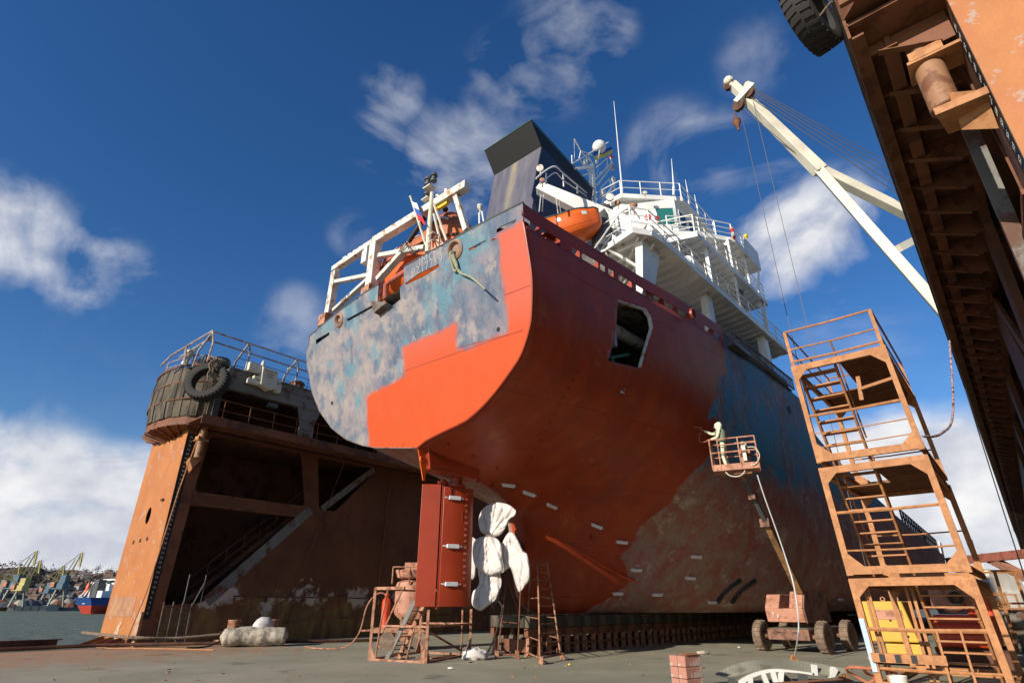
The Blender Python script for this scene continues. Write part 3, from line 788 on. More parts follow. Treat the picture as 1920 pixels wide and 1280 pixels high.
# sacrificial anodes
AN = [(954, 908, .16), (993, 924, .35), (1035, 947, .45), (1119, 985, .4), (1166, 1015, .1), (1193, 1067, .05), (1305, 1042, .02), (1294, 1082, .05), (1232, 1113, .0), (1158, 1111, 0), (1336, 1127, 0), (1575, 1122, 0)]
a0 = None
for x, y, s in AN:
    p = on_hull(x, y)
    if not p: continue
    p2 = on_hull(x + 9, y + 9 * s)
    d = ((p2[0] - p[0]).normalized() if p2 else S(1, 0, 0)); d = (d - p[1] * d.dot(p[1])).normalized()
    q = MB(); c = p[0] + p[1] * .05
    q.beam(c - d * .24, c + d * .24, .13, .07, up=p[1]); q.beam(c - d * .30 - p[1] * .04, c + d * .30 - p[1] * .04, .04, .015, up=p[1])
    q.build('anode', M['zinc'], ship, SHIP, bevel=.015)
# lifting eyes under the counter
for x, y in ((841, 833), (889, 856), (933, 877), (1107, 1005), (893, 899), (923, 909)):
    p = on_hull(x, y)
    if p:
        q = MB(); q.lathe(p[0] + p[1] * .08, [(.045, -.02), (.085, -.02), (.085, .02), (.045, .02)], 14, p[1].cross(Vector((0, 0, 1))), closed=True); q.build('lifting_eye', M['deckred'], ship, SHIP)
# bow thruster style grid slots in the bilge
for x in (1366, 1394):
    P = []
    for t in range(9):
        f = t / 8; P.append(on_hull(x - 22 + 44 * f - 6 * math.sin(math.pi * f), 1128 - 42 * f))
    P = [p for p in P if p]
    if len(P) > 3:
        q = MB(); q.tube([p[0] + p[1] * .0 for p in P], .11, 6); q.build('intake_slot', M['black'], ship, SHIP)
        q = MB(); q.tube([p[0] + p[1] * .02 + S(.22, 0, 0) for p in P], .05, 6); q.build('slot_lip', M['rustd'], ship, SHIP)
# added strake standing in for a sunlit streak on the skeg
P = [on_hull(x, y) for x, y in ((1040, 1008), (1080, 1032), (1120, 1055), (1160, 1075), (1190, 1086))]
q = MB()
for i in range(len(P) - 1):
    if P[i] and P[i + 1]:
        w0, w1 = .10 + .05 * i, .15 + .05 * i
        q.hexa([P[i][0] + S(0, 0, -.02), P[i + 1][0] + S(0, 0, -.02), P[i + 1][0] + P[i + 1][1] * w1, P[i][0] + P[i][1] * w0,
                P[i][0] + S(0, 0, .0), P[i + 1][0] + S(0, 0, .0), P[i + 1][0] + P[i + 1][1] * w1 + S(0, 0, .02), P[i][0] + P[i][1] * w0 + S(0, 0, .02)])
q.build('raised_strip', M['deckred'], ship, SHIP)
# foredeck bulwark, hatch coaming, forecastle
q = MB()
for i in range(18):
    a, b = 62 + i * 1.94, 62 + (i + 1) * 1.94
    for sg in (1, -1):
        q.hexa([S(a, sg * halfb(a, zdeck(a)) * .99, zdeck(a)), S(b, sg * halfb(b, zdeck(b)) * .99, zdeck(b)), S(b, sg * (halfb(b, zdeck(b)) + .02), zdeck(b)), S(a, sg * (halfb(a, zdeck(a)) + .02), zdeck(a)),
                S(a, sg * (halfb(a, zdeck(a)) + .1) * .99, zdeck(a) + 1.2), S(b, sg * (halfb(b, zdeck(b)) + .1) * .99, zdeck(b) + 1.2), S(b, sg * (halfb(b, zdeck(b)) + .12), zdeck(b) + 1.2), S(a, sg * (halfb(a, zdeck(a)) + .12), zdeck(a) + 1.2)])
q.build('bulwark', M['white'], ship, SHIP)
q = MB(); q.bb(S(24, 5.5, 6), S(60, -5.5, 7.2)); q.build('hatch_coaming', M['greydark'], ship, SHIP)
q = MB()
for i in range(16):
    u = 44 + i * 1.1; v = halfb(u, 10) - .1
    q.beam(S(u, v, zdeck(u)), S(u, v, zdeck(u) + 1.1), .12, .12)
for h in (.55, 1.1): q.beam(S(44, halfb(44, 10) - .1, zdeck(44) + h), S(60.5, halfb(60, 10) - .1, zdeck(60) + h), .08, .08)
q.build('railing', M['black'], ship, SHIP)
q = MB(); p = hS(1765, 1000, 'v', 0.0); p.x = 92; q.bb(S(90, .6, 6), S(92.5, -.6, 8.6)); q.build('windlass', M['pinkpaint'], ship, SHIP, bevel=.1)
# ------------------------------------------------------------------ rudder, headbox, propeller
q = MB(); q.hexa([S(-1.0, .22, 5.82), S(1.15, .40, 5.72), S(1.15, -.40, 5.72), S(-1.0, -.22, 5.82), S(-1.15, .22, 6.62), S(1.2, .55, 6.3), S(1.2, -.55, 6.3), S(-1.15, -.22, 6.62)])
q.build('rudder_headbox', M['deckred'], ship, SHIP, bevel=.03)
q = MB(); q.prism([S(-1.45, -.02, 6.62), S(-1.15, -.02, 6.62), S(-.98, -.02, 5.9), S(-1.02, -.02, 5.45), S(-1.1, -.02, 5.45)], S(0, .04, 0)); q.lathe(S(-1.25, .05, 6.15), [(.03, 0), (.10, 0), (.10, .06), (.03, .06)], 14, S(0, 1, 0)); q.build('fin', M['orange'], ship, SHIP)
DEL, DE2 = R_(18), R_(40)
RC = Vector((.45, 0)); cdir = Vector((math.cos(DEL), math.sin(DEL))); hin = RC - cdir * .517
fdir = Vector((math.cos(DE2), math.sin(DE2)))
def foil(c0, d, s0, s1, tf, n=14):
    pts = []
    nn = Vector((-d.y, d.x))
    for i in range(n + 1):
        s = s0 + (s1 - s0) * i / n; pts.append(c0 + d * s + nn * tf(i / n))
    for i in range(n, -1, -1):
        s = s0 + (s1 - s0) * i / n; pts.append(c0 + d * s - nn * tf(i / n))
    return pts
rud = thing('rudder', None, None, SHIP, S(.45, 0, 1.5)); rud.parent = ship; rud.matrix_world = WM[rud]; rud.matrix_parent_inverse = WM[ship].inverted()
bpy.context.view_layer.update()
rud.matrix_parent_inverse.identity(); rud.location = S(.45, 0, 1.5); rud.rotation_euler = (0, 0, 0); WM[rud] = SHIP @ Matrix.Translation(S(.45, 0, 1.5))
P = foil(RC, cdir, -.50, .70, lambda t: .10 + .10 * math.sin(math.pi * min(1, t * 1.0)) if t < .5 else max(.012, .20 * math.sqrt(max(0, 1 - ((t - .5) / .5) ** 2))))
q = MB(); q.prism([S(p.x, p.y, 1.56) for p in P], S(0, 0, 3.85)); q.build('rudder_blade', M['deckred'], rud, SHIP, smooth=30, bevel=.012)
P = foil(hin, -fdir, .06, .72, lambda t: .085 * (1 - t * .85))
q = MB(); q.prism([S(p.x, p.y, 1.56) for p in P], S(0, 0, 3.92)); q.build('rudder_flap', M['deckred'], rud, SHIP, bevel=.012)
q = MB(); q.tube([S(hin.x, hin.y, 1.5), S(hin.x, hin.y, 5.6)], .045, 10); q.lathe(S(hin.x, hin.y, 5.5), [(.16, 0), (.19, .02), (.19, .08), (.1, .1), (.1, .16), (.03, .17)], 16)
q.lathe(S(.45, 0, 5.42), [(.30, 0), (.34, .02), (.34, .08), (.22, .1), (.22, .45)], 20); q.build('stock_flange', M['deckred'], rud, SHIP, smooth=True)
nrm = Vector((-cdir.y, cdir.x))
def rp(s, z, off=0.0):
    t = (s + .50) / 1.2; th = .20 if t < .5 else .20 * math.sqrt(max(0, 1 - ((t - .5) / .5) ** 2))
    if t < .5: th = .10 + .10 * math.sin(math.pi * t)
    p = RC + cdir * s + nrm * (th + off); return S(p.x, p.y, z)
CD = S(cdir.x, cdir.y, 0); ND = S(nrm.x, nrm.y, 0)
for z in (2.24, 3.42, 5.02):
    q = MB(); c = rp(-.13, z, .04); q.beam(c - CD * .22, c + CD * .22, .13, .08, up=ND); q.beam(c - CD * .36 - ND * .03, c + CD * .36 - ND * .03, .05, .02, up=ND); q.build('anode', M['zinc'], rud, SHIP, bevel=.02)
q = MB()
for i, t in enumerate(['1M', '20', '40', '60', '80', '2M', '20', '40', '60', '80', '3M', '20', '40', '60', '80', '4M', '20', '40']):
    text_mesh(q, t, .105, basis(rp(.28, 2.20 + i * .2, .006), CD, ND), depth=.004, align='LEFT')
q.build('draught_numbers', painted('pale_red_marking', (.62, .22, .15), (.4, .08, .04), 9, .5), rud, SHIP)
q = MB(); c = rp(.24, 4.42, .004); q.tube([c + CD * x + Vector((0, 0, z)) for x, z in ((.05, .2), (-.03, .17), (-.05, .1), (-.05, -.12), (-.03, -.17), (.05, -.2))], .012, 5); q.bb(S(0, 0, 0), S(0, 0, 0)); q.build('weld_mark', M['deckred'], rud, SHIP)
PC = Vector((2.35, 0, 3.42)); PCs = S(*PC)
q = MB(); q.lathe(PCs, [(.05, -.62), (.20, -.5), (.30, -.1), (.32, .4), (.36, 1.35), (.45, 1.5)], 20, (1, 0, 0)); q.build('propeller_hub', M['rustd'], ship, SHIP, smooth=True)
for k in range(4):
    an = R_(12 + 90 * k)
    def bl(a, b):
        r = .25 + 1.05 * a; w = .75 * math.sin(math.pi * min(1, .25 + .72 * a)) * (b - .5); tw = (b - .5) * .5 * (1 - a * .5)
        return PCs + Vector((tw, 0, 0)) + Vector((0, math.sin(an) * r + math.cos(an) * w, math.cos(an) * r - math.sin(an) * w))
    q = MB(); q.grid(bl, 10, 6); q.build('propeller_blade', M['rustd'], ship, SHIP, smooth=True, solid=.04)
# ------------------------------------------------------------------ cloth wraps on the propeller (they hang on it, so a thing of their own)
wr = thing('propeller_wrap', 'white plastic sheeting tied in bags round the ship propeller beside the rudder', 'sheeting', SHIP, PCs)
TOW = (SHIP.inverted() @ Vector((0, 0, EYE)) - PCs).normalized()
def drape(name, px, tie, kf, amp, bulge, uoff, seed, fan=True):
    """sheeting pulled over a blade: closed pillow with folds running out from where it is tied"""
    def P2(x, y): h = hS(860 + x * .2813, 900 + y * .2813, 'u', uoff); return (h.y, h.z)
    O = [P2(*p) for p in px]; O3 = cat_curve([Vector((a, b, 0)) for a, b in O], 4, closed=True); O = [(p.x, p.y) for p in O3]; tv = P2(*tie)
    V, F = cdt_plate(O, [], .035)
    n = len(V); vs = []
    for sgn in (1, -1):
        for a, b in V:
            d = max(0, sdist(a, b, O)); k = min(1, d / .22); k = math.sqrt(max(0, 1 - (1 - k) ** 2))
            r_ = math.hypot(a - tv[0], b - tv[1]); an = math.atan2(b - tv[1], a - tv[0]) if fan else (a - tv[0]) * 2.2
            ph = an * kf + 1.2 * noise.noise(Vector((an * 1.7, r_ * .8, seed))) * 2
            ph2 = an * kf * 2.3 + 3 * noise.noise(Vector((an * 2.2, r_ * 1.1, seed + 5)))
            f = .35 - (1 - abs(math.sin(ph))) ** 2 * 1.5 - (1 - abs(math.sin(ph2))) ** 3 * .6 + .5 * noise.noise(Vector((an * 2.5 + seed, r_ * 1.2, 3))) - (1 - min(1, abs(noise.noise(Vector((a * 2.2, b * 2.2, seed + 9)))) * 5)) ** 2 * .5
            g = noise.noise(Vector((a * 1.6, b * 1.6, seed))) * .10
            h = (bulge + g) * k + f * amp * 1.25 * min(1, .25 + r_) * min(1, d / .05)
            vs.append(Vector((uoff, a, b)) + TOW * (h if sgn > 0 else -bulge * k * .7))
    q = MB(); q.add(vs, F + [tuple(n + i for i in reversed(f)) for f in F]); q.build(name, M['cloth'], wr, SHIP, smooth=180)
drape('blade_bag', [(240, 150), (290, 150), (345, 168), (382, 205), (374, 238), (335, 262), (318, 308), (268, 372), (205, 372), (150, 342), (132, 280), (145, 215), (185, 170)], (205, 385), 5, .07, .16, 2.0, 1.0)
drape('blade_bag', [(330, 350), (365, 352), (395, 395), (432, 470), (462, 505), (476, 650), (440, 705), (405, 745), (382, 700), (358, 615), (338, 582), (295, 606), (280, 500), (292, 415)], (325, 300), 8, .06, .17, 2.1, 4.0)
drape('blade_bag', [(130, 590), (190, 575), (262, 600), (287, 670), (272, 730), (250, 792), (192, 838), (142, 868), (88, 826), (94, 745), (122, 716), (138, 670)], (195, 520), 7, .06, .16, 2.0, 7.0)
drape('blade_bag', [(60, 395), (120, 400), (125, 500), (120, 560), (112, 640), (72, 640)], (90, 350), 5, .05, .12, 2.2, 9.0)
drape('hub_bag', [(168, 372), (238, 378), (282, 425), (292, 520), (304, 606), (262, 622), (215, 632), (160, 615), (108, 566), (92, 480), (108, 402)], (200, 300), 8, .06, .24, 1.75, 12.0)
q = MB(); q.tube([hS(918, 1003, 'u', 1.7) + TOW * .1 + Vector((0, -.18 + .06 * k, .02 * math.sin(k * 2))) for k in range(7)], .02); q.build('tie_rope', M['rope'], wr, SHIP)
# ------------------------------------------------------------------ funnel
fn = MB()
def hex8(q, u0, u1, v0, v1, z0, u0t, u1t, v0t, v1t, z1, z1f=None):
    z1f = z1 if z1f is None else z1f
    q.hexa([S(u0, v0, z0), S(u0, v1, z0), S(u1, v1, z0), S(u1, v0, z0), S(u0t, v0t, z1), S(u0t, v1t, z1), S(u1t, v1t, z1f), S(u1t, v0t, z1f)])
hex8(fn, 1.9, 7.8, -1.65, 1.6, 12.3, 3.9, 8.3, -1.65, 1.6, 22.85)
funnel = fn.build('funnel', M['funnel'], ship, SHIP, bevel=.03)
q = MB(); q.prism([S(3.9, 1.62, 22.8), S(3.1, 1.62, 24.0), S(8.6, 1.62, 23.0), S(8.3, 1.62, 22.0)], S(0, -3.29, 0)); q.build('funnel_cap', M['black'], funnel, SHIP, bevel=.02)
q = MB(); q.prism([S(3.05, 1.63, 19.2), S(3.93, 1.63, 22.82), S(8.33, 1.63, 22.02), S(8.3, 1.63, 19.0), S(4.6, 1.63, 17.5)], S(0, -.05, 0)); q.build('funnel_side', M['navy'], funnel, SHIP)
q = MB(); q.tube([S(3.1, 1.65, 24.02), S(8.6, 1.65, 23.02)], .035); q.tube([S(3.1, 1.65, 24.02), S(3.1, -1.68, 24.02)], .035); q.build('edge_pipe', plain('green_edge', (.03, .10, .07), .5), funnel, SHIP)
for u, v in ((3.6, 1.2), (3.5, -1.2)):
    q = MB(); q.tube([S(u, v, 23.7), S(u, v, 24.25)], .16, 12); q.build('exhaust_pipe', M['black'], funnel, SHIP)
q = MB(); hex8(q, 4.2, 9.2, -2.6, 2.4, 12.3, 4.6, 9.2, -2.6, 2.4, 18.6); q.build('engine_casing', M['funnel'], ship, SHIP, bevel=.03)
q = MB(); hex8(q, 4.4, 9.0, 2.42, 2.44, 13, 4.7, 8.9, 2.42, 2.44, 18.5); q.build('casing_side', M['navy'], ship, SHIP)
# ------------------------------------------------------------------ deckhouse
W_ = M['white']
def slab(name, poly, z, t, m=W_, lip=.16):
    q = MB(); q.prism([S(a, b, z - t) for a, b in poly], S(0, 0, t)); n = len(poly)
    for i in range(n):
        a, b = poly[i], poly[(i + 1) % n]; A, B = S(a[0], a[1], z - t / 2), S(b[0], b[1], z - t / 2)
        q.beam(A + Vector((0, 0, -lip / 2 + .02)), B + Vector((0, 0, -lip / 2 + .02)), .05, t + lip)
    return q.build(name, m, ship, SHIP)
def mirror(p): return p + [(a, -b) for a, b in reversed(p)]
dA = mirror([(3.3, 3.6), (3.43, 5.13), (3.07, 6.6), (3.76, 7.05), (4.5, 7.15), (19.3, 7.25)])
dB = mirror([(7.4, 3.2), (7.82, 5.23), (8.46, 7.09), (15.2, 7.14), (17.5, 7.14)])
dC = mirror([(9.6, 3.2), (10.6, 4.8), (11.84, 6.04), (13.6, 7.18), (17.45, 7.18), (17.6, 5.4)])
slab('boat_deck', dA, 14.95, .10); slab('bridge_deck', dB, 17.40, .10); slab('wheelhouse_deck', dC, 19.7, .10)
dR = mirror([(9.2, 3.0), (11.75, 5.42), (16.4, 5.35), (17.0, 3.5)])
q = MB(); q.prism([S(a, b, 22.05) for a, b in dR], S(0, 0, .32)); q.build('wheelhouse_roof', W_, ship, SHIP, bevel=.03)
def ribs(u0, u1, v0, v1, z, step, dep=.16):
    q = MB(); u = u0
    while u < u1:
        q.bb(S(u, v0, z - dep), S(u + .025, v1, z)); q.bb(S(u - .05, v0, z - dep - .012), S(u + .075, v1, z - dep)); u += step
    return q
for nm, a in (('boat_deck', (3.7, 19.2, 4.7, 7.1, 14.85)), ('bridge_deck', (8.4, 17.4, 4.7, 7.0, 17.3)), ('wing_deck', (13.2, 17.4, 5.0, 7.1, 19.6))):
    u = a[0]
    while u < a[1]:
        q = MB(); q.prism([S(u, a[2], a[4]), S(u, a[3], a[4]), S(u, a[3], a[4] - .06), S(u, a[3] - .5, a[4] - .20), S(u, a[2], a[4] - .20)], S(.03, 0, 0)); q.bb(S(u - .05, a[2], a[4] - .215), S(u + .08, a[3] - .5, a[4] - .2))
        q.build('deck_beam', W_, ship, SHIP); u += .62
def house(name, u0, u1, v, z0, z1, m=W_):
    q = MB(); q.bb(S(u0, -v, z0), S(u1, v, z1)); return q.build(name, m, ship, SHIP, bevel=.02)
house('deckhouse', 5.2, 19.0, 4.6, 12.3, 14.85); h2 = house('deckhouse', 7.6, 17.2, 4.55, 14.95, 17.3); h3 = house('deckhouse', 9.4, 17.2, 4.5, 17.4, 19.6)
q = MB(); wh = mirror([(9.55, 2.8), (11.3, 5.1), (16.2, 5.1), (16.8, 3.4)]); q.prism([S(a, b, 19.7) for a, b in wh], S(0, 0, 2.4)); whs = q.build('wheelhouse', W_, ship, SHIP)
def pane(par, a, b, z0, z1, m, off=.02, fm=W_):
    A, B = S(a[0], a[1], 0), S(b[0], b[1], 0); d = (B - A).normalized(); n = Vector((d.y, -d.x, 0))
    if n.dot(S(-1, 1, 0)) < 0: n = -n
    q = MB(); q.add([A + n * off + Vector((0, 0, z0)), B + n * off + Vector((0, 0, z0)), B + n * off + Vector((0, 0, z1)), A + n * off + Vector((0, 0, z1))], [(0, 1, 2, 3)]); w = q.build('window', m, par, SHIP, recalc=False)
    q = MB()
    for p0, p1 in (((A, z0), (B, z0)), ((A, z1), (B, z1)), ((A, z0), (A, z1)), ((B, z0), (B, z1))):
        q.beam(p0[0] + n * off + Vector((0, 0, p0[1])), p1[0] + n * off + Vector((0, 0, p1[1])), .05, .05, up=n)
    q.build('frame', fm, w, SHIP)
pane(whs, (10.66, 4.24), (11.24, 5.0), 20.35, 21.5, M['teal']); pane(whs, (10.0, 3.35), (10.5, 4.0), 20.4, 21.5, M['glass'])
for k in range(4): pane(whs, (11.6 + k * 1.15, 5.1), (12.5 + k * 1.15, 5.1), 20.5, 21.5, M['glass'])
for k in range(4): pane(h3, (11.2 + k * 1.4, 4.5), (11.7 + k * 1.4, 4.5), 18.3, 19.0, M['glass'])
q = MB(); q.bb(S(9.2, 4.0, 17.45), S(9.38, 3.2, 19.3)); q.build('door', M['dockgrey'], ship, SHIP, bevel=.02)
# solid wing bulwark (faces starboard) and aft dodger
q = MB(); q.prism([S(14.9, 7.19, 19.55), S(17.45, 7.19, 19.55), S(17.5, 7.19, 20.75), S(15.4, 7.19, 20.75)], S(0, -.03, 0)); q.bb(S(17.45, 7.19, 19.55), S(17.5, 5.4, 20.75)); q.build('wing_bulwark', W_, ship, SHIP)
q = MB(); q.tube([S(17.3, 7.1, 19.5), S(16.6, 7.0, 17.45)], .06, 8); q.tube([S(17.0, 7.1, 17.3), S(16.6, 7.1, 14.95)], .06, 8); q.build('strut', W_, ship, SHIP)
# stanchions and brackets that carry the overhanging decks
for (u, v, z0, z1, w) in ((9.75, 6.95, 14.95, 17.3, .16), (13.2, 6.95, 14.95, 17.3, .10), (13.2, 6.95, 17.4, 19.6, .1), (15.4, 7.0, 17.4, 19.6, .08), (16.9, 6.95, 14.95, 17.3, .1), (11.5, 6.0, 17.4, 19.6, .09)):
    q = MB(); q.beam(S(u, v, z0), S(u, v, z1), w, w * 1.5); q.prism([S(u - .05, v, z1), S(u - .05, v - .6, z1), S(u - .05, v, z1 - .5)], S(.06, 0, 0)); q.build('stanchion', W_, ship, SHIP)
q = MB(); q.hexa([S(3.85, 6.05, 12.3), S(3.85, 6.35, 12.3), S(4.6, 6.35, 12.3), S(4.6, 6.05, 12.3), S(3.7, 6.35, 14.85), S(3.7, 6.68, 14.85), S(5.2, 6.68, 14.85), S(5.2, 6.35, 14.85)]); q.build('deck_bracket', W_, ship, SHIP, bevel=.02)
q = MB(); q.bb(S(9.5, 6.7, 12.3), S(10.1, 6.35, 14.85)); q.build('deck_bracket', W_, ship, SHIP, bevel=.02)
q = MB(); q.bb(S(16.0, 7.0, 12.3), S(16.6, 6.6, 14.85)); q.build('deck_bracket', W_, ship, SHIP, bevel=.02)
# aft trusses under the boat deck
q = MB()
for a, b in (((3.4, 5.2, 14.8), (4.6, 6.3, 13.7)), ((3.5, 6.6, 14.75), (5.2, 4.7, 14.3)), ((3.5, 5.1, 14.7), (5.2, 4.7, 13.6)), ((4.2, 6.9, 14.6), (5.2, 4.7, 14.0))): q.beam(S(*a), S(*b), .07, .12)
q.build('truss', W_, ship, SHIP)
def rail(name, pts, h=1.05, n_r=3, step=1.3, m=W_, r=.022, posts=True, fr=SHIP, par=ship, flare=0):
    q = MB(); P = [Vector(p) for p in pts]
    for k in range(n_r):
        q.tube([p + Vector((0, 0, h * (k + 1) / n_r)) for p in P], r if k < n_r - 1 else r * 1.35, 6)
    if posts:
        for i in range(len(P) - 1):
            L = (P[i + 1] - P[i]).length; c = max(1, round(L / step))
            for j in range(c + (1 if i == len(P) - 2 else 0)):
                p = P[i].lerp(P[i + 1], j / c); q.beam(p, p + Vector((0, 0, h)), .05, .03)
    return q.build(name, m, par, fr)
rail('railing', [S(3.4, 5.1, 14.95), S(3.1, 6.55, 14.95), S(3.76, 7.0, 14.95), S(19.2, 7.15, 14.95)], 1.05)
rail('railing', [S(7.8, 5.2, 17.4), S(8.46, 7.0, 17.4), S(17.4, 7.08, 17.4)], 1.05)
rail('railing', [S(10.6, 4.8, 19.7), S(11.84, 6.0, 19.7), S(13.6, 7.1, 19.7), S(15.0, 7.12, 19.7)], 1.0)
rail('railing', [S(9.3, 0.5, 22.37), S(9.3, 2.95, 22.37), S(11.75, 5.35, 22.37), S(16.3, 5.3, 22.37)], .95, 2)
q = MB(); pr = cat_curve([hS(1112, 470, 'v', 5.6), hS(1128, 447, 'v', 5.6), hS(1163, 400, 'v', 5.6), hS(1185, 393, 'v', 5.6), hS(1200, 410, 'v', 5.6)], 3); q.tube(pr, .03)
pr2 = [p - Vector((0, 0, .45)) for p in pr]; q.tube(pr2, .022)
for i in (2, 5, 8): q.tube([pr[i], pr[i] - Vector((0, 0, 1.0))], .025)
q.build('ladder_rail', W_, ship, SHIP)
# boat davit box girder with its walkway
dv = [S(2.15, 2.75, 18.45), S(4.6, 6.2, 15.6)]
q = MB(); q.beam(dv[0], dv[1], .50, .42, h2=.95); q.build('boom_girder', W_, ship, SHIP, bevel=.03)
q = MB(); q.lathe(S(6.6, 4.0, 14.95), [(.5, 0), (.42, .3), (.38, 2.6), (.4, 2.7)], 20); q.build('crane_pedestal', W_, ship, SHIP, smooth=True)
q = MB()
a0, a1 = hS(1024, 332, 'v', 4.4), hS(1100, 370, 'v', 4.4)
q.tube(cat_curve([hS(1005, 335, 'v', 4.4), hS(1020, 322, 'v', 4.4), hS(1040, 312, 'v', 4.4), hS(1056, 325, 'v', 4.4), hS(1080, 345, 'v', 4.4), hS(1100, 362, 'v', 4.4)], 4), .035)
q.tube(cat_curve([hS(1012, 345, 'v', 4.4), hS(1028, 332, 'v', 4.4), hS(1042, 324, 'v', 4.4), hS(1056, 338, 'v', 4.4), hS(1080, 354, 'v', 4.4), hS(1100, 368, 'v', 4.4)], 4), .025)
for x0, y0, x1, y1 in ((1024, 325, 1024, 345), (1056, 325, 1057, 350), (1082, 347, 1083, 362)): q.tube([hS(x0, y0, 'v', 4.4), hS(x1, y1, 'v', 4.4)], .035)
q.build('boom_railing', W_, ship, SHIP, smooth=True)
def flood(p, d, par=ship, fr=SHIP, s=.2, m='white2', nm='floodlight'):
    q = MB(); d = Vector(d).normalized(); q.lathe(p, [(s * .5, -s * .7), (s * .9, -s * .3), (s, s * .4), (s * .9, s * .45), (.01, s * .4)], 14, d); q.tube([Vector(p) - Vector((0, 0, s * 2.6)), Vector(p) - d * .3 * s], s * .2, 6); return q.build(nm, M[m], par, fr, smooth=True)
flood(hS(1013, 316, 'v', 4.1), (-1, -.4, -.3), s=.15); flood(hS(1017, 339, 'v', 4.2), (-1, -1, .1), s=.12, m='stand'); flood(hS(1144, 371, 'v', 4.4), (-1, -.6, 0), s=.2); flood(hS(1158, 380, 'v', 4.6), (-1, .3, -.3), s=.14, m='stand')
flood(hS(1188, 386, 'v', 4.6), (-.2, -.3, 1), s=.2, m='stand', nm='ventilator'); flood(hS(1209, 362, 'v', 4.2), (-.8, -.6, .2), s=.13); flood(hS(1215, 408, 'v', 5.6), (-1, -.3, 0), s=.16, m='pinkpaint', nm='horn'); flood(hS(1232, 409, 'v', 5.0), (-.4, -.6, .3), s=.14, m='pinkpaint', nm='horn')
flood(hS(1196, 424, 'v', 5.8), (-.6, -.3, .8), s=.26, m='white', nm='ventilator'); flood(hS(1175, 398, 'v', 5.2), (-.6, -.3, .5), s=.2, m='white', nm='ventilator')
# falls from the boom
for (xa, ya, xb, yb) in ((1014, 365, 1011, 397), (1019, 365, 1017, 397), (1042, 366, 1047, 405), (1049, 372, 1052, 405)):
    q = MB(); q.tube([hS(xa, ya, 'v', 4.0), hS(xb, yb, 'v', 4.0)], .02, 5); q.build('boat_fall', M['white2'], ship, SHIP)
# rescue boat
rbt = thing('rescue_boat', 'open orange rescue boat hanging under the white boom above the red bulwark', 'lifeboat', SHIP, S(2.5, 4.2, 15.6))
bow, stn = S(2.95, 5.1, 16.35), S(2.1, 3.3, 15.8); ax = (bow - stn); L = ax.length; ax.normalize(); sd_ = ax.cross(Vector((0, 0, 1))).normalized(); upv = sd_.cross(ax)
def boat_surf(a, b):
    w = .78 * (1 - max(0, (a - .45) / .55) ** 2.0) ** .8; d = 1.0 * (1 - max(0, (a - .6) / .4) ** 2 * .25)
    t = (b - .5) * math.pi; sh = .12 * (2 * a - 1) ** 2
    x = math.sin(t); k = abs(x) ** .7 * (1 if x > 0 else -1)
    return stn + ax * L * (a + (.06 * abs(x) if a > .9 else 0)) + sd_ * w * k + upv * (sh - d * math.cos(t) ** .8)
q = MB(); q.grid(boat_surf, 24, 20); q.build('hull', M['orange'], rbt, SHIP, smooth=60, solid=.04)
q = MB()
for s in (0, 1): q.tube([boat_surf(i / 24, s) + Vector((0, 0, .02)) for i in range(25)], .045)
q.build('gunwale', M['greydark'], rbt, SHIP, smooth=True)
q = MB()
for b in (.30, .2): q.tube([boat_surf(i / 24, 1 - b) + upv * -.01 for i in range(4, 24)], .02); q.tube([boat_surf(i / 24, b) + upv * -.01 for i in range(4, 24)], .02)
q.build('raised_strip', plain('dark_orange', (.45, .07, .01), .4), rbt, SHIP)
for a, b in ((.2, .30), (.72, .82)):
    for s in (.03, .97):
        q = MB(); P = [boat_surf(a + (b - a) * i / 4, s + (-.0 if s > .5 else .0)) for i in range(5)]; Pl = [boat_surf(a + (b - a) * i / 4, s + (-.05 if s > .5 else .05)) for i in range(5)]
        n = sd_ * (.03 if s > .5 else -.03); q.add([p + n for p in P + Pl], [(i, i + 1, 6 + i, 5 + i) for i in range(4)]); q.build('reflective_tape', M['white'], rbt, SHIP)
# grey canvas bundle behind the boat
q = MB(); q.tube([hS(1132, 395, 'v', 4.9), hS(1127, 470, 'v', 4.9)], .42, 14); q.build('life_raft_canister', M['greydark'], ship, SHIP, smooth=True)
# life raft canister and searchlight on the boat deck edge
q = MB(); c = hS(1290, 492, 'v', 6.6); q.lathe(c - S(.2, 0, 0), [(.02, -.1), (.25, 0), (.29, .1), (.29, 1.25), (.25, 1.35), (.02, 1.4)], 18, (1, 0, 0)); q.build('life_raft_canister', W_, ship, SHIP, smooth=True)
q = MB(); q.bb(c + S(.1, .3, -.5), c + S(1.2, -.3, -.28)); q.bb(c + S(-.1, .25, -.45), c + S(.2, .05, -.25)); q.build('raft_cradle', M['dockgrey'], ship, SHIP)
q = MB(); q.ball(hS(1387, 548, 'v', 6.9), (.28, .22, .14)); q.build('deck_light', M['dockgrey'], ship, SHIP, smooth=True)
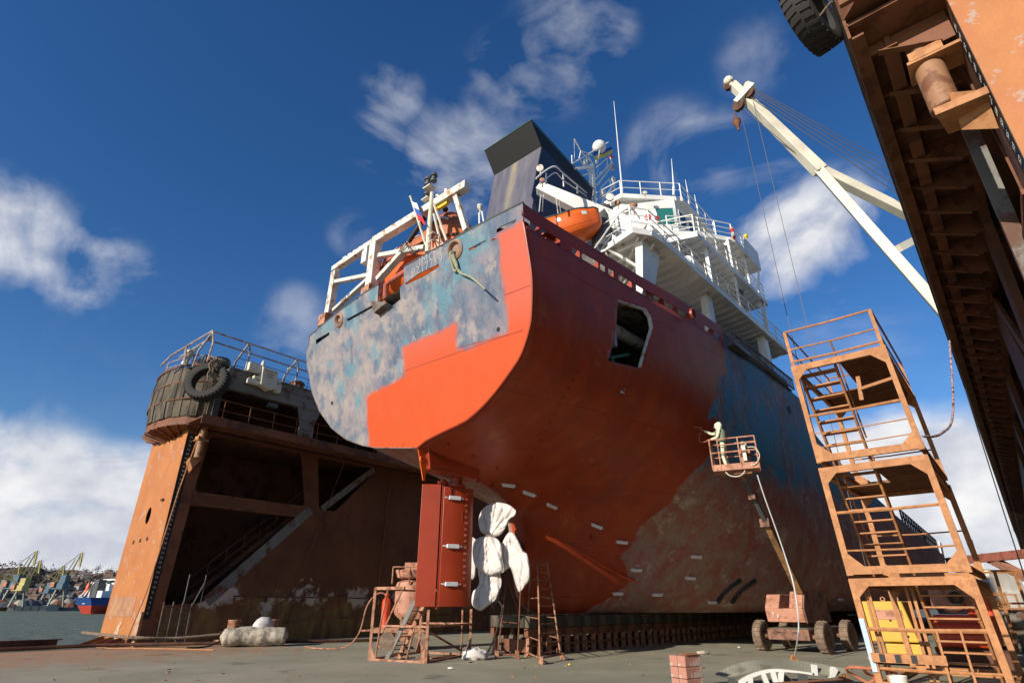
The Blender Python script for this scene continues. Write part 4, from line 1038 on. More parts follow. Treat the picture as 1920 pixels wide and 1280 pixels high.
# lifebuoy and its lamp
q = MB(); c = hS(1374, 437, 'v', 7.22); q.lathe(c, [(.26 + .085 * math.cos(t * math.pi / 4), .085 * math.sin(t * math.pi / 4)) for t in range(8)], 28, S(.25, 1, .1), closed=True)
lb = q.build('lifebuoy', M['white'], None, SHIP, smooth=True, label='red and white lifebuoy hung on the railing of the bridge wing', cat='lifebuoy')
q = MB(); a = S(.25, 1, .1).normalized(); e1 = a.orthogonal().normalized(); e2 = a.cross(e1)
for k in range(4):
    P = []
    for t in range(6):
        an = R_(20 + 90 * k + t * 10); P.append(c + (e1 * math.cos(an) + e2 * math.sin(an)) * .26)
    q.tube(P, .091, 8)
q.build('red_band', M['pinkpaint'], lb, SHIP, smooth=True)
q = MB(); text_mesh(q, 'H', .3, basis(c + a * .02, S(1, 0, -.2), a), depth=.005); q.build('letter', M['navy'], lb, SHIP)
q = MB(); q.ball(hS(1398, 443, 'v', 7.1), .14); q.tube([hS(1398, 443, 'v', 7.1), hS(1399, 456, 'v', 7.1)], .05); q.build('buoy_light', M['yellowbuoy'], None, SHIP, smooth=True, label='small yellow buoy light beside the lifebuoy on the bridge wing', cat='buoy light')
# mast with radar arms, radome, antennas
vm = 1.5
def mh(x, y, v=vm): return hS(1000 + x * .15625, 240 + y * .15625, 'v', v)
q = MB()
q.tube([mh(742, 900), mh(715, 420)], .10, 8, r2=.07); q.tube([mh(690, 850), mh(660, 440)], .035); q.tube([mh(700, 850), mh(690, 440)], .05)
for k in range(12): t = k / 12; q.tube([mh(690 - 30 * t, 850 - 400 * t), mh(735 - 22 * t, 850 - 400 * t)], .022)
for a, b, r in (((495, 490), (700, 460), .09), ((460, 430), (895, 175), .045), ((490, 130), (570, 275), .045), ((570, 275), (710, 330), .035), ((570, 275), (550, 370), .035), ((550, 370), (690, 560), .035), ((570, 290), (720, 430), .04),
                ((710, 430), (650, 320), .04), ((520, 600), (650, 550), .04), ((750, 480), (885, 360), .04), ((885, 360), (890, 450), .035), ((750, 610), (930, 430), .06), ((760, 690), (950, 440), .06), ((795, 860), (815, 710), .04), ((815, 710), (915, 610), .04), ((915, 610), (935, 700), .04), ((825, 880), (970, 680), .05), ((960, 620), (975, 740), .06), ((930, 350), (948, 480), .07), ((460, 330), (465, 430), .03), ((785, 480), (760, 560), .02)):
    q.tube([mh(*a), mh(*b)], r, 6)
mast = q.build('mast', W_, ship, SHIP)
q = MB(); q.ball(mh(790, 228), .42, 20, 12); q.tube([mh(790, 250), mh(760, 420)], .09); q.build('radome', W_, mast, SHIP, smooth=True)
q = MB(); q.ball(mh(935, 350), .14); q.build('signal_lamp', M['pinkpaint'], mast, SHIP, smooth=True)
for x, y in ((948, 470), (962, 610), (628, 400), (850, 770)): q = MB(); q.lathe(mh(x, y), [(.1, -.2), (.13, -.1), (.1, .1), (.05, .2)], 10); q.build('navigation_lamp', M['white2'], mast, SHIP)
for (x0, y0, x1, y1, v) in ((1166, 352, 1151, 190, 3.0), (1263, 350, 1259, 298, 5.2), (1292, 375, 1285, 337, 5.2), (1309, 400, 1302, 365, 5.2)):
    q = MB(); q.tube([hS(x0, y0, 'v', v), hS((x0 + x1) / 2, (y0 + y1) / 2, 'v', v), hS(x1, y1, 'v', v)], .045, 6, r2=.015); q.tube([hS(x0, y0 + 16, 'v', v), hS(x0, y0, 'v', v)], .07); q.build('whip_antenna', W_, ship, SHIP)
q = MB(); q.tube([mh(490, 130), mh(495, 480)], .012, 4); q.tube([mh(470, 330), mh(510, 600)], .012, 4); q.build('halyard', M['white2'], ship, SHIP)
# flags
def flag(name, corners, cols, label, nu=16, wav=.08, fr=SHIP):
    a, b, c, d = [Vector(p) for p in corners]   # a-b hoist top->bottom, d-c fly
    n = (b - a).cross(d - a).normalized()
    q = MB(); k = len(cols) * 4
    vs = []
    for i in range(nu + 1):
        for j in range(k + 1):
            s, t = i / nu, j / k; p = (a * (1 - t) + b * t) * (1 - s) + (d * (1 - t) + c * t) * s
            vs.append(p + n * math.sin(s * 8 + t * 1.5) * wav * (.3 + s) + Vector((0, 0, 1)) * math.sin(s * 7 + 1) * wav * .5)
    q.v = vs
    for i in range(nu):
        for j in range(k): q.f.append((i * (k + 1) + j, (i + 1) * (k + 1) + j, (i + 1) * (k + 1) + j + 1, i * (k + 1) + j + 1)); q.mi.append(j // 4)
    return q.build(name, cols, None, fr, smooth=60, recalc=False, label=label, cat='flag')
fb, fy, fw, fr_ = plain('flag_blue', (.02, .10, .42), .8), plain('flag_yellow', (.85, .65, .08), .8), plain('flag_white', (.8, .8, .8), .8), plain('flag_red', (.62, .02, .03), .8)
flag('flag', [mh(715, 290), mh(735, 400), mh(950, 300), mh(930, 235)], [fb, fy], 'blue and yellow flag flying from the mast beside the white radome', wav=.06)
# ------------------------------------------------------------------ gear on the poop, port side
UG = -2.1
def g3(x, y, u=UG): return hS(600 + x * .2188, 320 + y * .2188, 'u', u)
q = MB()
q.beam(g3(75, 1230), g3(135, 870), .34, .30, up=(1, 0, 0)); q.beam(g3(120, 850), g3(500, 590), .30, .26); q.beam(g3(135, 955), g3(430, 895), .22, .18); q.beam(g3(120, 1200), g3(440, 910), .22, .16)
q.beam(g3(440, 990), g3(485, 590), .42, .38, up=(1, 0, 0)); q.beam(g3(470, 610), g3(1265, 125), .34, .34); q.beam(g3(510, 730), g3(900, 660), .22, .2); q.beam(g3(500, 935), g3(760, 650), .28, .22)
gan = q.build('lifeboat_gantry', M['white2'], ship, SHIP, bevel=.02)
q = MB(); q.beam(g3(1165, 215), g3(1255, 510), .2, .18, up=(1, 0, 0)); q.build('gantry_brace', M['white2'], gan, SHIP)
q = MB(); q.prism([g3(1065, 230), g3(1065, 155), g3(1085, 150), g3(1110, 200)], S(.12, 0, 0)); q.prism([g3(990, 265), g3(990, 205), g3(1010, 200), g3(1030, 245)], S(.12, 0, 0)); q.build('sheave_bracket', M['white2'], gan, SHIP)
q = MB(); q.beam(g3(985, 345), g3(1095, 275), .12, .12); q.build('lifting_hook', M['yellowbuoy'], gan, SHIP)
q = MB(); q.bb(g3(60, 1250) + S(-.25, .28, -.5), g3(60, 1250) + S(.25, -.28, .05)); q.bb(g3(430, 1010) + S(-.25, .28, -.4), g3(430, 1010) + S(.25, -.28, .0)); q.build('gantry_foot', M['stand'], gan, SHIP)
q = MB(); q.bb(g3(405, 760) + S(-.25, .25, -.3), g3(405, 760) + S(.1, -.1, .35)); q.bb(g3(415, 690) + S(-.2, .15, -.1), g3(415, 690) + S(.1, -.1, .1)); q.build('junction_box', M['white'], gan, SHIP, bevel=.03)
for i in range(6):
    q = MB(); p = g3(205 + i * 44, 768 - i * 28); q.beam(p - S(0, .1, 0), p - S(0, .1, -.18), .04, .03); q.beam(p + S(0, .1, 0), p + S(0, .1, .18), .04, .03); q.beam(p + S(0, -.12, .18), p + S(0, .12, .18), .03, .04); q.build('cable_clip', M['white'], gan, SHIP)
q = MB(); q.tube([g3(760, 610, -2.2), g3(900, 400, -2.2)], .10, 10); q.build('hydraulic_ram', M['black'], gan, SHIP, smooth=True)
q = MB()
for k in range(5): q.tube(cat_curve([g3(700 + random.uniform(-30, 10), 700, -2.35), g3(740 + random.uniform(-30, 30), 610, -2.4), g3(800 + random.uniform(-20, 40), 720, -2.4), g3(850, 690 + random.uniform(-30, 20), -2.3)], 5), .012, 4)
q.build('cable_loops', M['black'], gan, SHIP)
q = MB(); text_mesh(q, 'W.L.F. 3M', .16, basis(g3(215, 1090, UG - .13), g3(300, 1000) - g3(150, 1150), S(-1, 0, 0)), depth=.002); q.build('lettering', M['black'], gan, SHIP)
# enclosed lifeboat
lbt = thing('enclosed_lifeboat', 'faded orange enclosed lifeboat slung in the white gantry on the poop', 'lifeboat', SHIP, S(-.6, -1.2, 13.6))
A_, B_ = hS(696, 486, 'u', -.9), hS(874, 436, 'u', -.9); A_.z = B_.z = 14.7; A_ = S(-.6, -4.6, 14.9); B_ = S(-.6, 1.65, 14.9); ax = (B_ - A_); L = ax.length; ax.normalize()
def lb_s(a, b, top=False):
    w = 1.15 * (1 - abs(2 * a - 1) ** 2.6) ** .6 + .02; t = b * math.pi
    if top:
        hgt = 1.0 + .0 * a
        if a > .55: hgt = 1.0 + .75 * max(0, 1 - abs((a - .80) / .14)) ** .6 if abs(a - .80) < .14 else 1.0
        k = math.sin(t) ** .6; hgt *= min(1, (min(a, 1 - a) * 7) ** .6)
        return A_ + ax * L * a + S(-1, 0, 0) * w * math.cos(t) * .96 + Vector((0, 0, hgt * k))
    k = math.sin(t) ** .55
    return A_ + ax * L * a + S(-1, 0, 0) * w * math.cos(t) - Vector((0, 0, 1.45 * k * (1 - abs(2 * a - 1) ** 4 * .5)))
q = MB(); q.grid(lambda a, b: lb_s(a, b), 28, 16); q.build('hull', M['orange'], lbt, SHIP, smooth=60)
q = MB(); q.grid(lambda a, b: lb_s(a, b, True), 40, 16); q.build('canopy', M['orange_old'], lbt, SHIP, smooth=45)
q = MB(); q.tube([lb_s(i / 28, 0) for i in range(29)] , .07, 6); q.build('fender_strip', plain('brown_strip', (.16, .06, .035), .6), lbt, SHIP)
for k in range(7):
    a = .12 + k * .115; q = MB(); q.grid(lambda s, t: lb_s(a + s * .06, .12 + t * .035, True) + S(-.03, 0, .02), 2, 2); q.build('reflective_tape', M['white'], lbt, SHIP)
q = MB(); q.tube([g3(1070, 335, -1.4), hS(824, 410, 'u', -.6)], .02); q.tube([g3(1075, 335, -1.4), hS(850, 424, 'u', -.6)], .02); q.ball(g3(1075, 330, -1.4), .12); q.build('lifting_sling', M['black'], lbt, SHIP)
# stern light mast
um = -2.3
q = MB(); q.tube([g3(922, 700, um), g3(960, 190, um)], .11, 10, r2=.08)
for a, b, r in (((1035, 620), (975, 370), .05), ((1085, 600), (980, 300), .05), ((900, 590), (850, 430), .04), ((1020, 640), (1025, 560), .03)): q.tube([g3(*a, um + .3), g3(*b, um)], r)
for y in (530, 595): q.tube(cat_curve([g3(925, y + 30, um - .25), g3(960, y, um - .3), g3(990, y + 5, um - .1), g3(1020, y + 30, um + .1)], 4), .03)
q.box(g3(938, 150, um), (.34, .42, .05)); q.box(g3(918, 250, um), (.32, .36, .05))
sm = q.build('stern_light_mast', M['cream'], ship, SHIP, smooth=True)
for x, y in ((925, 92), (975, 58), (916, 222)):
    q = MB(); q.lathe(g3(x, y, um) - Vector((0, 0, .2)), [(.13, 0), (.14, .06), (.09, .08), (.09, .22), (.15, .25), (.12, .38), (.03, .42)], 14); q.build('navigation_lamp', M['greydark'], sm, SHIP, smooth=True)
q = MB(); q.tube([g3(905, 640, um), g3(775, 225, um)], .035, 6); q.ball(g3(775, 225, um), .06); q.build('flag_staff', M['cream'], ship, SHIP, smooth=True)
flag('flag', [g3(783, 262, um - .02), g3(850, 425, um - .02), g3(905, 468, um - .25), g3(842, 280, um - .2)], [fw, fb, fr_], 'furled white blue and red flag on the slanting staff at the stern', nu=10, wav=.05)
# small gear: red davit pipe in the gap, rail behind it, floodlight post, hanging mooring line
q = MB(); q.tube([tz(*Z2(370, 595)) + S(.15, 0, 0), tz(*Z2(375, 500)) + S(.15, 0, 0), tz(*Z2(395, 478)) + S(.2, 0, 0), tz(*Z2(470, 430)) + S(.2, 0, 0), tz(*Z2(640, 330)) + S(.25, 0, 0), tz(*Z2(700, 300)) + S(.3, 0, 0)], .11, 10); q.build('red_pipe', M['rail_red'], ship, SHIP, smooth=True)
q = MB(); up_ = [S(-2.2, v, 12.3) for v in (-3.2, -2.4, -1.6)]
for h in (.35, .7, 1.05): q.tube([p + Vector((0, 0, h)) for p in up_], .03)
for p in up_: q.tube([p, p + Vector((0, 0, 1.05))], .035)
q.build('railing', M['navy'], ship, SHIP)
q = MB(); q.prism([tz(*Z2(350, 592)), tz(*Z2(420, 600)), tz(*Z2(362, 645))], S(-.3, 0, .02)); q.build('step_bracket', M['dockgrey'], ship, SHIP)
fl_ = hS(900, 388, 'u', -1.8); flood(fl_, (-1, .5, -.5), s=.13); q = MB()
for dx in (-.14, .14): q.tube([hS(905, 418, 'u', -1.8) + S(0, dx, -.4), hS(901, 398, 'u', -1.8) + S(0, dx * .5, 0)], .03)
q.build('light_post', M['white'], ship, SHIP)
def trp(x, y, off): return tz(*Z2(x, y)) + nrm_t * off
nrm_t = Vector((-1, 0, -.23)).normalized()
q = MB()
q.tube(cat_curve([trp(698, 355, -.1), trp(688, 372, .14), trp(694, 420, .12), trp(702, 448, .1), trp(716, 440, .12), trp(712, 410, .13), trp(698, 378, .16)], 6), .045, 7)
q.tube(cat_curve([trp(690, 375, .14), trp(720, 450, .10), trp(790, 480, .25), trp(878, 540, .5)], 8), .035, 7)
q.tube(cat_curve([trp(700, 372, .14), trp(712, 430, .12), trp(738, 462, .1)], 5), .04, 7)
q.build('mooring_line', M['ropegreen'], None, SHIP, smooth=True, label='pale green mooring line dangling from the hawse pipe in the transom', cat='rope')
# stowed gangway along the starboard deck edge
gw = MB(); zz = 12.32
for k in range(2): gw.beam(S(10.3, 7.2, zz + .05 + .55 * k), S(18.6, 7.28, zz + .02 + .55 * k), .06, .08)
for k in range(40):
    u = 10.3 + k * 8.3 / 39; gw.beam(S(u, 7.2 + .08 * k / 39, zz + .05), S(u, 7.2 + .08 * k / 39, zz + .6), .03, .05)
gw.bb(S(10.3, 7.18, zz - .05), S(18.6, 6.75, zz)); gw.bb(S(10.3, 6.85, zz), S(12.2, 6.9, zz + .6)); gw.bb(S(12.2, 7.0, zz), S(18.6, 7.02, zz + .55))
gw.build('stowed_gangway', M['dockgrey'], ship, SHIP)
q = MB(); q.bb(S(10.25, 7.3, zz - .1), S(12.2, 7.12, zz + .15)); q.build('gangway_bracket', M['greydark'], ship, SHIP)
# ------------------------------------------------------------------ deck of the floating dock, water
def sheet(name, outline, z, step, m, M_=WORLD, attr=None, **k):
    V, F = cdt_plate(outline, [], step)
    q = MB(); q.add([Vector((x, y, z)) for x, y in V], F)
    o = q.build(name, m, None, M_, org=(0, 0, z), recalc=False, **k)
    if attr: float_attr(o, attr[0], [attr[1](v.co) for v in o.data.vertices])
    return o
# dock frame: x = u, y = -v
ground = sheet('dock_deck', [(-60, 15.7), (-60, -60), (110, -60), (110, 15.7)], 0, 3, M['deck'], DOCK, kind='structure',
               attr=('rusty', lambda c: max(0, min(1, (c.y - 2) / 9)) * max(0, min(1, (4 - c.x) / 5))))
q = MB(); q.bb((-60, 15.66, -2.5), (110, 15.72, -.005)); q.build('dock_side', M['rustd'], None, DOCK, kind='structure')
wa = MB(); wa.add([(-3000, -500, -2.0), (3000, -500, -2.0), (3000, 5200, -2.0), (-3000, 5200, -2.0)], [(0, 1, 2, 3)])
wa.build('harbour_water', M['water'], kind='structure', org=(0, 0, -2))
# ------------------------------------------------------------------ wing walls of the dock
def rrect(pts, r=.25, n=4):
    out = []; k = len(pts)
    for i in range(k):
        p0, p1, p2 = Vector(pts[i - 1]), Vector(pts[i]), Vector(pts[(i + 1) % k])
        a = (p0 - p1); b = (p2 - p1); ra = min(r, a.length * .4, b.length * .4)
        A = p1 + a.normalized() * ra; B = p1 + b.normalized() * ra
        for j in range(n + 1):
            t = j / n; out.append(tuple(A * (1 - t) ** 2 + p1 * 2 * t * (1 - t) + B * t * t))
    return out
def wing(sg, du, vw, vl, vo, label):
    """sg: -1 port, +1 starboard; vw inner wall plane, vl ledge edge, vo outer side"""
    D = lambda u, v, z: S(u + du, sg * v, z)
    r = thing('dock_wing_wall', label, 'dock wall', DOCK, D(0, (vw + vo) / 2, 0))
    top = 9.6 if sg < 0 else 14.5
    u0, u1 = -3.4, -2.75
    # end column with its plated face
    q = MB()
    V, F = cdt_plate([(vw, -.3), (vw, top), (vo - .25, top), (vo, -.3)], [ringp((17.4, 5.59), .27, 16, 1.5)] if sg < 0 else [], 1.0)
    q.add([D(u0, a, b) for a, b in V], F); o = q.build('end_plate', M['tower'], r, DOCK, recalc=True)
    md = o.modifiers.new('Solidify', 'SOLIDIFY'); md.thickness = .03; md.offset = 0
    q = MB(); q.hexa([D(u0 + .02, vw, -.3), D(u1, vw, -.3), D(u1 - .1, vw + .05, -.3), D(u0 + .02, vw + .05, -.3), D(u0 + .02, vw, top), D(u1 + .35, vw, top), D(u1 + .25, vw + .05, top), D(u0 + .02, vw + .05, top)])
    q.build('corner_plate', M['rustm'], r, DOCK)
    q = MB(); q.bb(D(u0 + .02, vo - .28, -.3), D(u0 + .9, vo - .22, top)); q.build('outer_plate', M['tower'], r, DOCK)
    # draught scale
    q = MB(); q.hexa([D(u0 + .0, vw - .006, 1.05), D(u0 + .26, vw - .006, 1.05), D(u0 + .26, vw + .01, 1.05), D(u0, vw + .01, 1.05), D(u0 + .0, vw - .006, 9.3), D(u0 + .42, vw - .006, 9.3), D(u0 + .42, vw + .01, 9.3), D(u0, vw + .01, 9.3)])
    q.build('draught_strip', M['black'], r, DOCK)
    q = MB()
    for k in range(39):
        z = 1.3 + k * .206; w = .13 + .08 * k / 39
        text_mesh(q, str(k * 2), .15, basis(D(u0 + w, vw - .012, z), D(1, 0, 0) - D(0, 0, 0) if sg < 0 else D(-1, 0, 0) - D(0, 0, 0), D(0, -1, 0) - D(0, 0, 0)), depth=.001)
    q.build('draught_figures', M['marks'], r, DOCK)
    # inner wall with its open cells
    A = rrect([(-2.5, 6.6), (3.55, 6.62), (2.85, 9.45), (-2.3, 9.45)], .3)
    B = rrect([(-3.0, 1.6), (-1.0, 1.7), (3.5, 6.1), (-2.75, 5.95)], .25)
    C = rrect([(4.4, 6.53), (5.5, 6.55), (8.2, 9.45), (3.85, 9.45)], .25)
    L = 60 if sg < 0 else 115
    holes = [A, B, C]
    if sg > 0:
        holes += [rrect([(9.5 + i * 7, 5.2), (15 + i * 7, 5.2), (15 + i * 7, 9.2), (9.5 + i * 7, 9.2)], .4) for i in range(3)]
    V, F = cdt_plate([(u1 + .02, -.3), (L, -.3), (L, 9.62), (u1 + .36, 9.62)], holes, 1.5)
    q = MB(); q.add([D(a, vw + .06, b) for a, b in V], F); o = q.build('inner_wall', M['wall'], r, DOCK)
    md = o.modifiers.new('Solidify', 'SOLIDIFY'); md.thickness = .16; md.offset = 0
    # recess behind the cells
    q = MB(); q.bb(D(u0 + .05, vo - .6, -.3), D(L, vo - .5, top)); q.bb(D(9.2, vw + .2, -.3), D(9.3, vo - .6, 9.6)) if sg < 0 else None
    q.bb(D(u0 + .05, vw + .2, 9.5), D(L, vo - .6, 9.6)); q.build('recess_wall', M['rustd'], r, DOCK)
    # flange of the raking girder
    q = MB(); q.beam(D(-.85, vw + .0, 1.75), D(3.85, vw + .0, 6.45), .5, .10, up=(0, sg, 0)); q.beam(D(4.6, vw, 6.6), D(7.9, vw, 9.4), .35, .08, up=(0, sg, 0))
    q.build('raking_girder', M['dockgrey'] if sg < 0 else M['rustm'], r, DOCK)
    q = MB(); q.bb(D(-2.7, vw - .04, 6.0), D(3.5, vw + .3, 6.08)); q.bb(D(-2.6, vw - .04, 6.52), D(3.6, vw + .3, 6.6)); q.build('strut_flange', M['rustm'], r, DOCK)
    # stairs inside the recess
    q = MB()
    for off in (.6, 1.6):
        q.beam(D(-1.6, vw + off, 1.7), D(4.6, vw + off, 7.4), .06, .22)
    for k in range(24):
        q.box(D(-1.6 + 6.2 * k / 24, vw + 1.1, 1.75 + 5.7 * k / 24), (.25, 1.0, .03))
    for h in (.55, 1.05): q.tube([D(-1.6, vw + .6, 1.7 + h), D(4.6, vw + .6, 7.4 + h)], .025)
    for k in range(8): q.tube([D(-1.6 + 6.2 * k / 8, vw + .6, 1.7 + 5.7 * k / 8), D(-1.6 + 6.2 * k / 8, vw + .6, 2.75 + 5.7 * k / 8)], .02)
    q.build('inner_stair', M['rustd'], r, DOCK)
    # ledge with fascia and brackets under it
    q = MB(); q.bb(D(u0 - .25, vl + .03, 9.70), D(L, vw + .2, 9.76)); q.bb(D(u0 - .25, vl, 9.46), D(L, vl + .04, 9.86)); q.bb(D(u0 - .2, vl + .04, 9.46), D(L, vl + .2, 9.5))
    q.build('ledge', M['rustm'] if sg < 0 else M['scaf_under'], r, DOCK)
    if sg > 0:
        q = MB(); q.bb(D(u0 + .3, vl + .42, 9.5), D(L, vl + .5, 9.69)); q.bb(D(u0 + .3, vl + .36, 9.46), D(L, vl + .56, 9.5)); q.build('longitudinal_girder', M['rustm'], r, DOCK)
    dep = .55
    k = 0; u = u0 + .35 if sg > 0 else 99
    while u < 60:
        P = [(vl + .05, 9.69), (vw - .02, 9.69), (vw - .02, 9.69 - dep), (vw - .18, 9.69 - dep), (vl + .3, 9.5), (vl + .05, 9.5)]
        V, F = cdt_plate(P, [ringp((vw - .3, 9.42), .09, 10)] if k % 2 else [], .6)
        q = MB(); q.add([D(u, a, b) for a, b in V], F); o = q.build('bracket', M['rustm'], r, DOCK); md = o.modifiers.new('Solidify', 'SOLIDIFY'); md.thickness = .02
        q = MB(); q.beam(D(u, vw - .18, 9.69 - dep - .01), D(u, vl + .3, 9.49), .12, .015); q.build('bracket_flange', M['scaf_under'], r, DOCK)
        u += .62 if sg < 0 else 1.05; k += 1
    # standpipe beside the scale
    q = MB(); pc = (u0 + .55, vw - .42)
    q.lathe(D(pc[0], pc[1], 8.1), [(.17, 0), (.19, .02), (.19, 1.0), (.22, 1.0), (.22, 1.06), (.19, 1.06), (.19, 1.7)], 24)
    q.build('standpipe', M['standpipe'], r, DOCK, smooth=True)
    q = MB(); q.bb(D(u0 + .3, vw - .66, 8.95), D(u0 + .8, vw, 9.0)); q.bb(D(u0 + .3, vw - .62, 8.98), D(u0 + .33, vw - .2, 9.15))
    q.prism([D(u0 + .2, vw - .02, 7.9), D(u0 + .75, vw - .02, 7.9), D(u0 + .45, vw - .02, 7.4)], D(0, -.35, .2) - D(0, 0, 0)); q.build('pipe_bracket', M['scaf'], r, DOCK)
    # open gallery above the ledge
    q = MB(); q.bb(D(u0 + .5, vl + .05, 11.42), D(L, vl + .35, 12.05)); q.bb(D(u0 + .5, vl, 12.05), D(L, vo - .3, 12.42)); q.bb(D(u0 + .5, vl - .05, 12.42), D(L, vl + .1, 12.5))
    q.build('upper_deck', M['dockgrey'], r, DOCK)
    q = MB(); q.bb(D(u0 + .5, vw + 1.2, 9.76), D(L, vw + 1.3, 12.05)); q.build('gallery_bulkhead', M['rustd'], r, DOCK)
    for u in (1.3, 6.6, 12.6, 19, 26):
        q = MB(); q.prism([D(u - .15, vl + .1, 11.42), D(u + 1.2, vl + .1, 11.42), D(u + .95, vl + .1, 10.6), D(u + .95, vl + .1, 9.76), D(u + .1, vl + .1, 9.76), D(u + .1, vl + .1, 10.6)], D(0, .12, 0) - D(0, 0, 0)); q.build('gallery_pillar', M['dockgrey'], r, DOCK)
    q = MB()
    for h in (.45, .95): q.tube([D(u0 + .5, vl + .1, 9.8 + h), D(24, vl + .1, 9.8 + h)], .018)
    for k in range(20): q.tube([D(u0 + .7 + k * 1.3, vl + .1, 9.8), D(u0 + .7 + k * 1.3, vl + .1, 10.75)], .02)
    q.build('gallery_railing', M['rustm'], r, DOCK)
    # bent pipe railing on top
    q = MB()
    for a, b, h in ((-.55, 26, 14.12), (-.8, 26, 13.6)): q.tube([D(u0 + a, vl + .25, h), D(b, vl + .25, h)], .045, 8)
    for u in (-4.0, -2.1, .7, 3.5, 6.3, 9.1, 12):
        q.tube([D(u, vl + .25, 14.12), D(u + .1, vl + .15, 13.5), D(u + .05, vl + .2, 12.45)], .05, 8)
        q.tube([D(u, vl + .25, 14.12), D(u - .1, vl + 1.2, 13.3), D(u - .1, vl + 1.5, 12.45)], .05, 8)
    q.build('top_railing', M['greyrail'], r, DOCK, smooth=True)
    q = MB()
    for h in (.45, .9): q.tube([D(-2.4, vl + .7, 12.45 + h), D(20, vl + .7, 12.45 + h)], .015)
    for k in range(16): q.tube([D(-2.4 + k * 1.4, vl + .7, 12.45), D(-2.4 + k * 1.4, vl + .7, 13.35)], .015)
    q.build('wire_railing', M['black'], r, DOCK)
    return r, D
lw, DL = wing(-1, 0, 15.0, 13.05, 19.7, 'port dock wing wall of dark rusty steel with orange end column beyond the stern')
rw, DR = wing(1, -2.6, 16.2, 14.97, 21.4, 'rusty starboard dock wing wall looming over the orange scaffold tower')

# port extras: sealed details on the end plate
q = MB()
for v, z in ((18.42, 4.42), (17.6, 4.45), (16.77, 4.47)): q.box(DL(-3.43, v, z), (.04, .16, .16))
q.box(DL(-3.45, 16.0, 6.2), (.1, .25, .1)); q.build('bolt_plate', M['rustd'], lw, DOCK)
q = MB(); q.box(DL(-3.42, 17.8, 1.55), (.012, 3.1, .8)); q.build('faded_patch', painted('faded_patch', (.33, .17, .10), (.40, .2, .1), 3, .5, .8), lw, DOCK)
q = MB(); q.prism([DL(-3.42, 17.5, .2), DL(-3.42, 17.9, .2), DL(-3.42, 17.6, .85), DL(-3.42, 17.2, .95)], (-.01, 0, 0)); q.build('paint_smear', painted('smear', (.55, .45, .30), (.42, .17, .07), 5, .5, .8), lw, DOCK)
q = MB(); q.bb(DL(-3.5, 15.0, 0), DL(-3.42, 15.45, 1.35)); q.build('pale_stripe', painted('pale_rust_stripe', (.40, .27, .18), (.35, .15, .07), 4, .5, .8), lw, DOCK)
# stay wire down the corner
q = MB(); q.tube([DL(-3.0, 14.6, 9.4), DL(-3.3, 14.7, 6.5), DL(-3.6, 14.75, 2.1), DL(-3.7, 14.8, 1.4), DL(-3.9, 14.85, .1)], .028); q.build('stay_pipe', M['scaf'], lw, DOCK)
q = MB(); q.tube([DL(5.6, 14.9, 9.4), DL(3.1, 14.95, .3)], .02); q.tube([DL(9.2, 14.9, 8.5), DL(9.0, 14.95, 1.5)], .04); q.build('wall_wire', M['rustm'], lw, DOCK)
# raking feet where the column meets the deck edge
for k in range(4):
    q = MB(); q.prism([DL(-3.45, 15.4 + k * 1.15, .35), DL(-3.45, 15.4 + k * 1.15, 0), DL(-4.5, 15.3 + k * 1.15, 0)], DL(0, .05, 0) - DL(0, 0, 0)); q.build('foot_bracket', M['rustm'], lw, DOCK)
# ladders at the foot of the recess and the low ledge pipes on the wall
for u in (-2.55, -1.75):
    q = MB()
    for s in (-.2, .2): q.beam(DL(u + s, 14.7, 0), DL(u + s, 14.8, 1.75 if u < -2 else 1.7), .07, .05)
    for k in range(7): q.beam(DL(u - .2, 14.72, .15 + k * .23), DL(u + .2, 14.72, .15 + k * .23), .03, .03)
    if u > -2:
        for s in (-.2, .55): q.tube([DL(u + s, 14.75, 1.7), DL(u + s, 14.75, 2.9)], .022)
        q.tube([DL(u + .2, 14.75, 1.6), DL(u + .55, 14.75, 2.6)], .02)
    q.build('ladder', M['dockgrey'], lw, DOCK)
q = MB(); q.tube([DL(.3, 14.75, 2.0), DL(9, 14.75, 1.98), DL(25, 14.75, 1.98)], .04); q.tube([DL(3, 14.7, .8), DL(4.2, 14.7, .95), DL(9, 14.7, 1.05), DL(20, 14.7, 1.05)], .05); q.build('wall_pipe', M['rustm'], lw, DOCK)
q = MB()
for k in range(12): q.box(DL(.4 + k * 1.6, 14.85, 1.85), (.1, .1, .2))
q.build('pipe_clip', M['rustm'], lw, DOCK)
q = MB()
for k in range(7): text_mesh(q, str(50 - k), .3, basis(DL(.0 + k * 2.6, 14.89, 2.25 if k % 2 else 1.7), DL(1, 0, 0) - DL(0, 0, 0), DL(0, -1, 0) - DL(0, 0, 0)))
q.build('frame_numbers', painted('ochre_marking', (.3, .2, .08), (.2, .1, .05), 8, .5), lw, DOCK)
# timbered fender round the port wing end
q = MB(); q2 = MB(); q3 = MB()
cv, cu, rv, ru = 17.15, -2.6, 3.1, 1.9
def fpt(t, z, k=1.0):
    a = math.pi * t; return DL(cu - ru * k * math.sin(a) ** .8, cv - rv * k * math.cos(a), z)
N = 16
for i in range(N):
    a, b = (i + .04) / N, (i + .96) / N
    for j, (z0, z1) in enumerate(((10.05, 10.9), (10.95, 11.8), (11.85, 12.7))):
        k0 = (.96, 1.0, 1.0)[j]; k1 = (1.0, 1.0, .95)[j]; o = random.uniform(-.03, .025); z1 += random.uniform(-.06, .05) if j == 2 else 0; z0 += random.uniform(-.03, .06) if j == 0 else 0
        q.hexa([fpt(a, z0, k0 - .07), fpt(a, z0, k0 + o), fpt(b, z0, k0 + o), fpt(b, z0, k0 - .07), fpt(a, z1, k1 - .07), fpt(a, z1, k1 + o), fpt(b, z1, k1 + o), fpt(b, z1, k1 - .07)])
